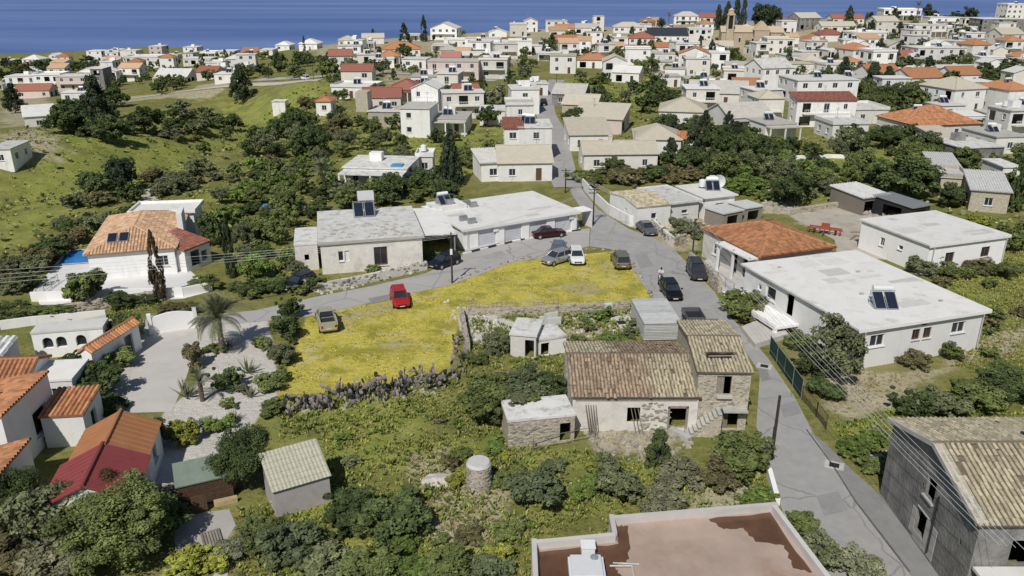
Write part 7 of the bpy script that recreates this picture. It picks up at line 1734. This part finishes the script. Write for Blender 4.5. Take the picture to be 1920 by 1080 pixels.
for k in range(2): wire('power line between carport pole and garage corner pole', (pA.x+.4*k,pA.y,hA-.12), (pB.x+.4*k,pB.y,hB-.6), .6, .013, 'power lines before the garages')
# ---------------------------------------------------------------- walls and fences
def wall_run(name, label, px, h, t, m, cat='wall', stone=0, cap=None, world_pts=None):
    P = world_pts or [pt(*q) for q in px]; T = thing(name, label, cat, (P[0].x,P[0].y,float(gz(P[0].x,P[0].y)))); o0 = Vector(T.location); mb = MB()
    rg_ = random.Random(len(label)); n_seg = []
    for a, b in zip(P, P[1:]):
        e = (b-a); e.z = 0; L_ = e.length; e.normalize(); s = Vector((-e.y,e.x,0))*t/2
        za, zb = float(gz(a.x,a.y))-o0.z, float(gz(b.x,b.y))-o0.z
        A = Vector((a.x-o0.x,a.y-o0.y,0)); B = Vector((b.x-o0.x,b.y-o0.y,0))
        mb.face([A-s+Vector((0,0,za-.3)),B-s+Vector((0,0,zb-.3)),B-s+Vector((0,0,zb+h)),A-s+Vector((0,0,za+h))]); mb.face([B+s+Vector((0,0,zb-.3)),A+s+Vector((0,0,za-.3)),A+s+Vector((0,0,za+h)),B+s+Vector((0,0,zb+h))])
        mb.face([A-s+Vector((0,0,za+h)),B-s+Vector((0,0,zb+h)),B+s+Vector((0,0,zb+h)),A+s+Vector((0,0,za+h))])
        for q, z in ((A,za),(B,zb)): mb.face([q-s+Vector((0,0,z-.3)),q+s+Vector((0,0,z-.3)),q+s+Vector((0,0,z+h)),q-s+Vector((0,0,z+h))])
        n_seg.append((A,B,e,s,L_,za))
    mb.build('wall', m, T); tot = sum(q[4] for q in n_seg)
    for A,B,e,s,L_,za in n_seg:
        for i in range(int(stone*L_/tot)):
            q = A.lerp(B, rg_.random()); top = rg_.random() < .3; z = za + (h-.02 if top else rg_.uniform(.05,h-.05)); sz = rg_.uniform(.2,.42)
            q = q + (s*rg_.uniform(-1,1) if top else -s*1.0*(1 if rg_.random()<.8 else -1))
            link('stone', STONES[rg_.randrange(5)], T, loc=(q.x,q.y,z), rot=(rg_.uniform(-.3,.3),rg_.uniform(-.3,.3),math.atan2(e.y,e.x)), scale=(sz*1.3,sz*.6,sz*.75))
    return T
wall_run('dry_stone_wall','long pale dry stone wall below the villa hedge at the left',[(42,604),(120,588),(200,575),(300,560)],.9,.5,STONEW,stone=260)
wall_run('garden_wall','low rubble wall below the green roofed shed',[(282,940),(330,936),(380,922),(442,912)],1.1,.4,STONEW,stone=170)
wall_run('garden_wall','short white wall end below the white gravel garden',[(255,945),(330,925)],.6,.3,CLEAN)
wall_run('lane_wall','long pale rendered wall curving along the lane beside the straw tiled house',[(1092,352),(1112,375),(1140,402),(1180,424),(1205,428)],1.5,.25,WHITE)
wall_run('lane_wall','stone capped garden wall beside the grey saloon',[(1218,420),(1250,452),(1262,462)],1.2,.35,PATCHY,stone=60)
wall_run('lane_wall','short pinkish rubble wall end at the lane corner',[(1262,463),(1285,455)],1.2,.35,STONEW,stone=50)
wall_run('retaining_wall','rubble retaining wall below the orange roofed lane house',[(1292,496),(1320,516),(1348,548)],1.5,.4,STONEW,stone=150)
wall_run('lane_wall','low white wall along the lane beside the wet roofed building',[(1441,890),(1457,948)],.55,.3,CLEAN)
wall_run('plot_wall','crumbling stone wall of the overgrown plot right of the cactus bank',[(866,596),(874,640),(878,660)],1.0,.35,STONEW,stone=80)
wall_run('plot_wall','low stone wall along the back of the overgrown plot',[(868,592),(960,590),(1060,584),(1180,576)],.7,.35,STONEW,stone=150)
wall_run('terrace_wall','white wall below the villa terrace',[(60,565),(190,560),(345,556),(398,545)],1.0,.25,CLEAN)
wall_run('house_plinth','pale rubble terrace wall before the old concrete house',[(572,540),(600,548),(700,528),(800,505)],1.0,.35,PATCHY,stone=110)
wall_run('courtyard_wall','white courtyard wall behind the arched wing',[(2,618),(60,610),(200,597)],.9,.2,CLEAN)
wall_run('yard_wall','tumbled stone wall at the edge of the dusty yard',[(1410,398),(1480,402),(1560,390),(1600,385)],.8,.5,STONEW,stone=140)
wall_run('field_wall','pale field wall in the green middle ground on the right',[(1450,300),(1560,296),(1640,300)],.7,.35,WHITE)
# terrace block before the bungalow
t0 = [pt(*q,.5) for q in [(1390,612),(1446,590),(1478,625),(1416,645)]]
T = thing('terrace_block','flat white concrete terrace block on the lane edge before the bungalow','terrace',(0,0,0)); MB().prism([(p.x,p.y) for p in t0][::1] if ((t0[1]-t0[0]).cross(t0[2]-t0[1])).z>0 else [(p.x,p.y) for p in t0][::-1], -.2,.5).build('slab', PAVE, T)
# gateway of the drive: white wall with a curved top
a, b = pt(286,626), pt(367,613); e = b-a; L_ = e.length; T = thing('gate_wall','white driveway gate wall with a curved top beside the big date palm','gate',(a.x,a.y,0),math.atan2(e.y,e.x)); mb = MB(); N_ = 14
top = [(L_*i/N_, 1.55+.35*math.sin(math.pi*i/N_)) for i in range(N_+1)]
for (x0,z0),(x1,z1) in zip(top, top[1:]):
    for y, fl in ((-.12,0),(.12,1)):
        q = [(x0,y,-.1),(x1,y,-.1),(x1,y,z1),(x0,y,z0)]; mb.face(q[::-1] if fl else q)
    mb.face([(x0,-.12,z0),(x1,-.12,z1),(x1,.12,z1),(x0,.12,z0)])
mb.build('wall', CLEAN, T); MB().box(-.25,.1,-.2,.2,-.1,2.0).build('gate_post', CLEAN, T); MB().box(L_-.1,L_+.25,-.2,.2,-.1,2.0).build('gate_post', CLEAN, T)
# green mesh fence and railing
def fence(label, px, h, panel=None, bars=None, m=METAL, step=2.0, name='fence', rails=2):
    P = [pt(*q) for q in px]; T = thing(name, label, 'fence', (P[0].x,P[0].y,P[0].z)); o0 = Vector(T.location); BM = MB().tube((0,0,0),(0,0,1),.018,n=5).mesh('bar', m)
    for a, b in zip(P, P[1:]):
        L_ = (b-a).length; n = max(1,int(L_/step)); ang = math.atan2(b.y-a.y,b.x-a.x)
        for i in range(n+1): q = a.lerp(b,i/n)-o0; MB().tube((q.x,q.y,-.2),(q.x,q.y,h),.04,n=6).build('post', m, T)
        for k in range(rails): z = h*(k+.5)/rails + (.5*h/rails-.03 if k == rails-1 else 0); r_ = MB(); r_.tube(a-o0+Vector((0,0,z)), b-o0+Vector((0,0,z)), .025, n=5); r_.build('rail', m, T)
        if panel:
            e = (b-a).normalized(); s = Vector((-e.y,e.x,0))*.012; A = a-o0; B = b-o0; z0, z1 = Vector((0,0,.1)), Vector((0,0,h-.05)); mb = MB(); mb.face([A-s+z0,B-s+z0,B-s+z1,A-s+z1]); mb.face([B+s+z0,A+s+z0,A+s+z1,B+s+z1]); mb.build('mesh_panel', panel, T)
        if bars:
            for i in range(int(L_/bars)): q = a.lerp(b,(i+.5)*bars/L_)-o0; link('bar', BM, T, loc=(q.x,q.y,.08), scale=(1,1,h-.1))
    return T
fence('dark green mesh fence along the lane beside the bungalow garden',[(1442,662),(1470,702),(1502,748)],1.7,panel=mat('green_shade_mesh',(.018,.055,.045),var=.15,scale=3))
fence('rusty iron railing with a gate after the green mesh fence',[(1503,750),(1530,782),(1548,806)],1.3,bars=.22,m=mat('rusty_iron',(.09,.06,.045),var=.3))
fence('thin metal railing on the retaining wall of the lane house',[(1318,508),(1345,528),(1375,550)],1.1,m=METAL,step=1.5)
fence('black railing round the roof edge behind the bungalow',[(1478,488),(1545,478)],1.0,m=BLACKM,step=1.5)
fence('grey railing at the villa pool side',[(70,560),(110,530)],1.0,m=METAL,step=1.2,bars=.3)
fence('wire fence with thin posts in the lower meadow',[(1000,845),(1115,822)],1.0,m=GREYWOOD,step=2.5)
# pallets standing along the lower edge of the upper lot
SLAT = MB().box(-.55,.55,-.012,.012,-.045,.045).mesh('slat', mat('pale_pallet_wood',(.40,.35,.24),var=.25,objvar=.3)); UPR = MB().box(-.04,.04,-.06,.06,0,.95).mesh('upright', mat('pale_pallet_wood',(.4,.35,.24)))
for i, (u, v) in enumerate([(884,583),(908,584),(932,583),(957,583),(985,581),(1010,579),(1038,577)]):
    p = pt(u,v); r_ = random.Random(i); T = thing('wooden_pallet', 'upright wooden pallet in the makeshift fence along the lower edge of the upper lot', 'pallet', (p.x,p.y,0), r_.uniform(-.15,.25), 'pallets in the makeshift fence'); 
    for x in (-.5,0,.5): link('upright', UPR, T, loc=(x,0,0))
    for k in range(5): link('slat', SLAT, T, loc=(0,-.07,.12+k*.19))
# boundary rocks on the road side of the lot
RKG = 'boundary rocks on the road side of the lot'
edge = [pt(*q) for q in [(842,530),(900,508),(960,489),(1040,474),(1110,468),(1160,470),(1180,488),(1205,526),(1224,562)]]
k = 0
for a, b in zip(edge, edge[1:]):
    n = int((b-a).length/1.05)
    for i in range(n):
        q = a.lerp(b,(i+rc_.random()*.6)/n); s = rc_.uniform(.3,.6)
        o = link('rock', STONES[k%5], None, loc=(q.x,q.y,s*.22), rot=(rc_.uniform(-.3,.3),rc_.uniform(-.3,.3),rc_.uniform(0,6)), scale=(s*1.3,s,s*.8)); k += 1
        tag(o, 'pale boundary rock in the row on the road side of the yellow lot', 'rock', RKG)
# rubble and loose stones: uncountable
def rubble(px, n, s0, s1, m=STONE, seed=1, hz=.6):
    r_ = random.Random(seed); poly = [tuple(pt(*q)[:2]) for q in px]; xs = [p[0] for p in poly]; ys = [p[1] for p in poly]; mb = MB()
    while n:
        x, y = r_.uniform(min(xs),max(xs)), r_.uniform(min(ys),max(ys)); 
        if not inpoly(x,y,poly): continue
        n -= 1; s = r_.uniform(s0,s1); z = float(gz(x,y)); k = len(mb.v); a = r_.uniform(0,6)
        for i in range(5): t = a+i*1.257; mb.v.append((x+s*r_.uniform(.7,1.1)*math.cos(t), y+s*r_.uniform(.7,1.1)*math.sin(t), z-.05))
        for i in range(5): t = a+i*1.257+.2; mb.v.append((x+s*.6*math.cos(t), y+s*.6*math.sin(t), z+s*hz*r_.uniform(.7,1.1)))
        for i in range(5): mb.f.append((k+i,k+(i+1)%5,k+5+(i+1)%5,k+5+i))
        mb.f.append(tuple(k+5+i for i in range(5))); rv = r_.random(); mb.m += [0]*6; mb.r += [rv]*6
    return tag(mb.build('rubble', m), kind='stuff')
rubble([(1090,800),(1330,800),(1280,850),(1200,870),(1110,845)], 260, .06, .3, seed=2)
rubble([(960,600),(1190,580),(1200,625),(1060,640)], 140, .06, .28, mat('pale_rubble',(.55,.53,.5),var=.2,attr=.3), 3)
rubble([(1430,355),(1480,345),(1500,390),(1430,400)], 260, .15, .6, seed=4)
rubble([(1620,392),(1680,390),(1690,412),(1630,412)], 120, .12, .45, seed=5)
rubble([(1230,420),(1330,415),(1335,445),(1260,455)], 120, .08, .35, seed=6)
rubble([(560,745),(840,712),(845,735),(560,780)], 120, .1, .35, seed=7)
rubble([(1630,860),(1668,845),(1668,880),(1640,890)], 60, .1, .35, mat('pale_rubble',(.55,.53,.5)), 8)
rubble([(595,540),(800,490),(805,505),(600,555)], 120, .08, .3, mat('pale_rubble',(.55,.53,.5)), 9)
rubble([(830,560),(940,590),(960,640),(880,650)], 70, .08, .3, mat('pale_rubble',(.55,.53,.5)), 10)
# pale rock outcrop in the meadow
bm = bmesh.new(); bmesh.ops.create_icosphere(bm, subdivisions=3, radius=1)
r_ = random.Random(5)
from mathutils import noise as mnoise
for v in bm.verts: v.co *= 1 + .3*mnoise.noise(v.co*1.7); v.co.x *= 1.25; v.co.y *= .7; v.co.z *= .33
me = bpy.data.meshes.new('rock_outcrop'); bm.to_mesh(me); bm.free(); me.materials.append(mat('pale_limestone',(.52,.48,.43),var=.15,scale=3,bump=.5)); p = pt(825,902)
tag(link('rock_outcrop', me, None, loc=(p.x,p.y,.02)), 'pale bare rock outcrop left of the stone cistern', 'rock')
# cement yard, gate panel, boards at the lower left
ground_poly('yard', [(325,985),(372,962),(430,955),(442,985),(420,1020),(330,1040)], CONC, .012)
p = pt(377,962); T = thing('wooden_gate','brown wooden gate panel in the rubble wall under the green roofed shed','gate',(p.x,p.y,0),.43)
for i in range(6): MB().box(-.45+i*.15,-.45+i*.15+.13,-.03,.03,.05,1.3).build('board', WOOD, T)
MB().box(-.45,.45,.031,.06,.3,.4).build('rail', WOOD, T)
BRD = MB().box(-.06,.06,-.8,.8,0,.03).mesh('board', GREYWOOD)
p = pt(398,1012); T = thing('pallet','grey slatted pallet lying on the cement yard','pallet',(p.x,p.y,.02),.5)
for i in range(7): link('board', BRD, T, loc=(-.5+i*.16,0,.08))
MB().box(-.55,.55,-.6,-.5,0,.08).build('runner', GREYWOOD, T); MB().box(-.55,.55,.5,.6,0,.08).build('runner', GREYWOOD, T)
p = pt(424,945); T = thing('timber_sheet','ochre timber sheets leaning on the rubble wall under the dark tree','timber',(p.x,p.y,0),.4); MB().box(-.7,.7,-.05,.0,0,.5).build('sheet', OCHRE, T); MB().box(-.6,.7,-.12,-.07,.0,.35).build('sheet', OCHRE, T)
ground_poly('path', [(398,1085),(410,1055),(432,1035),(452,1028),(448,1045),(430,1062),(425,1090)], PAVE, .02)
# junk in the overgrown plot
WB_ = mat('white_board',(.6,.6,.58),var=.1)
for u,v,nm,lab,cat,parts in [
  (1033,610,'stacked_boards','white boards and sheets stacked behind the low pale shed','boards',[('board',(-.7,-.1,0,.7,.1,1.3)),('board',(-.5,-.35,0,.9,-.25,.9)),('board',(-1.1,.2,0,-.2,.3,1.0))]),
  (1112,600,'metal_frame','open grey metal frame left in the weeds of the overgrown plot','frame',[('bar',(-.8,-.05,0,-.7,.05,.9)),('bar',(.7,-.05,0,.8,.05,.9)),('bar',(-.7,-.05,.8,.7,.05,.9)),('bar',(-.7,-.05,.3,.7,.05,.4))]),
  (1140,592,'stone_post','rounded pale post with a dark front between lot and container','post',[('post',(-.35,-.2,0,.35,.2,1.3)),('front',(-.2,-.23,.05,.2,-.202,.9))]),
  (1152,598,'cloth_sheet','pinkish white sheet spread on the ground right of the pale post','sheet',[('sheet',(-.2,-.5,0,1.5,.5,.1))]),
  (1165,612,'old_tyre_crate','small dark crate in the weeds left of the container','crate',[('box',(-.35,-.3,0,.35,.3,.4)),('lid',(-.38,-.33,.402,.38,.33,.45))])]:
    p = pt(u,v); T = thing(nm,lab,cat,(p.x,p.y,0),random.Random(u).uniform(-.4,.4))
    for pn,(x0,y0,z0,x1,y1,z1) in parts: MB().box(x0,x1,y0,y1,z0,z1).build(pn, DARK if pn in('front','lid') else METAL if pn=='bar' else WB_, T)
# well slab and stone slabs by the ruin door
p = pt(1275,818); T = thing('stone_slab','long pale stone slab lying before the dark doorway of the old stone house','slab',(p.x,p.y,0),-.9); MB().box(-.9,.9,-.25,.25,0,.35).build('slab', KERB, T)
# farm machine in the yard
p = pt(1545,440); T = thing('farm_cultivator','red farm cultivator standing in the dusty yard behind the orange hipped roof','farm machine',(p.x,p.y,.02),-.5)
RM = mat('faded_red_machine',(.30,.07,.04),var=.2); mb = MB(); mb.box(-2.2,2.2,-.1,.1,.7,.85); mb.box(-2.0,2.0,.7,.85,.7,.85); mb.build('frame', RM, T)
for x in (-1.9,1.9,-.6,.6): MB().box(x-.08,x+.08,-.1,.85,.55,.7).build('cross_beam', RM, T)
TN = MB().chain([(0,0,.6),(0,-.25,.35),(0,-.05,.02)],.035).mesh('tine', RM)
for i in range(7): link('tine', TN, T, loc=(-1.9+i*.63,.1,0))
MB().chain([(0,-.1,.75),(0,-1.4,.55)],.07).build('drawbar', RM, T); MB().box(-.5,.5,.1,.6,.86,1.4).build('hopper', RM, T)
for x in (-1.3,1.3): w = MB().tube((x-.12,.4,.35),(x+.12,.4,.35),.36,n=14).build('wheel', RUBBER, T); MB().tube((x-.13,.4,.35),(x+.13,.4,.35),.2,n=10).build('rim', RM, w)
PLNK = MB().box(-1.2,1.2,-.12,.12,0,.08).mesh('plank', GREYWOOD)
for i,(u,v) in enumerate([(1612,436),(1622,442),(1634,432),(1600,446)]):
    p = pt(u,v); tag(link('plank', PLNK, None, loc=(p.x,p.y,.02+.001*i), rot=(0,0,.3*i)), 'loose grey plank lying in the dusty yard before the white yard bungalow', 'plank', 'loose planks in the yard')
# satellite dishes and white tanks behind the sheds
for u,v,s,lab in [(1333,352,1.1,'left white satellite dish among the sheds'),(1346,350,1.0,'right white satellite dish among the sheds'),(1462,186,.9,'white satellite dish by the wide ochre house')]:
    p = pt(u,v,3.2); T = thing('satellite_dish',lab,'satellite dish',tuple(p),0); mb = MB()
    for i in range(14):
        a0, a1 = 6.283*i/14, 6.283*(i+1)/14
        for q0,q1 in ((0,.5),(.5,1)):
            f_ = lambda q,a: (s*q*math.cos(a), -.1-.0*q+.28*s*(q*q)*-1+.2, s*q*math.sin(a)+.8)
            mb.face([f_(q0,a0),f_(q0,a1),f_(q1,a1),f_(q1,a0)])
    mb.build('dish', TANK, T); MB().tube((0,.2,-3.2),(0,.2,.8),.06,n=6).build('mast', METAL, T)
p = pt(534,402); bl = MB(); bl.box(-3,3,-.9,.9,0,.35); T = thing('blue_tarpaulin','bright blue tarpaulin cover among trees right of the pool villa','tarpaulin',(p.x,p.y,1.0),.05); bl.build('sheet', mat('blue_tarpaulin',(.08,.27,.5)), T)
for x in (-2.8,2.8): MB().box(x-.05,x+.05,-.05,.05,-1,.0-.002).build('post', GREYWOOD, T)
# garden furniture and pots on the white terrace
for u,v,lab in [(205,420,'white chair by the villa roof edge'),(290,533,'small dark bench on the villa terrace')]:
    p = pt(u,v); T = thing('garden_bench' if 'bench' in lab else 'garden_chair',lab,'bench' if 'bench' in lab else 'chair',(p.x,p.y,.03),.2); m_ = WOOD if 'dark' in lab else FRAME
    MB().box(-.6,.6,-.22,.22,.40,.46).build('seat', m_, T); MB().box(-.6,.6,.18,.23,.461,.9).build('backrest', m_, T)
    for x in (-.52,.52):
        for y in (-.18,.18): MB().box(x-.03,x+.03,y-.03,y+.03,0,.399).build('leg', m_, T)
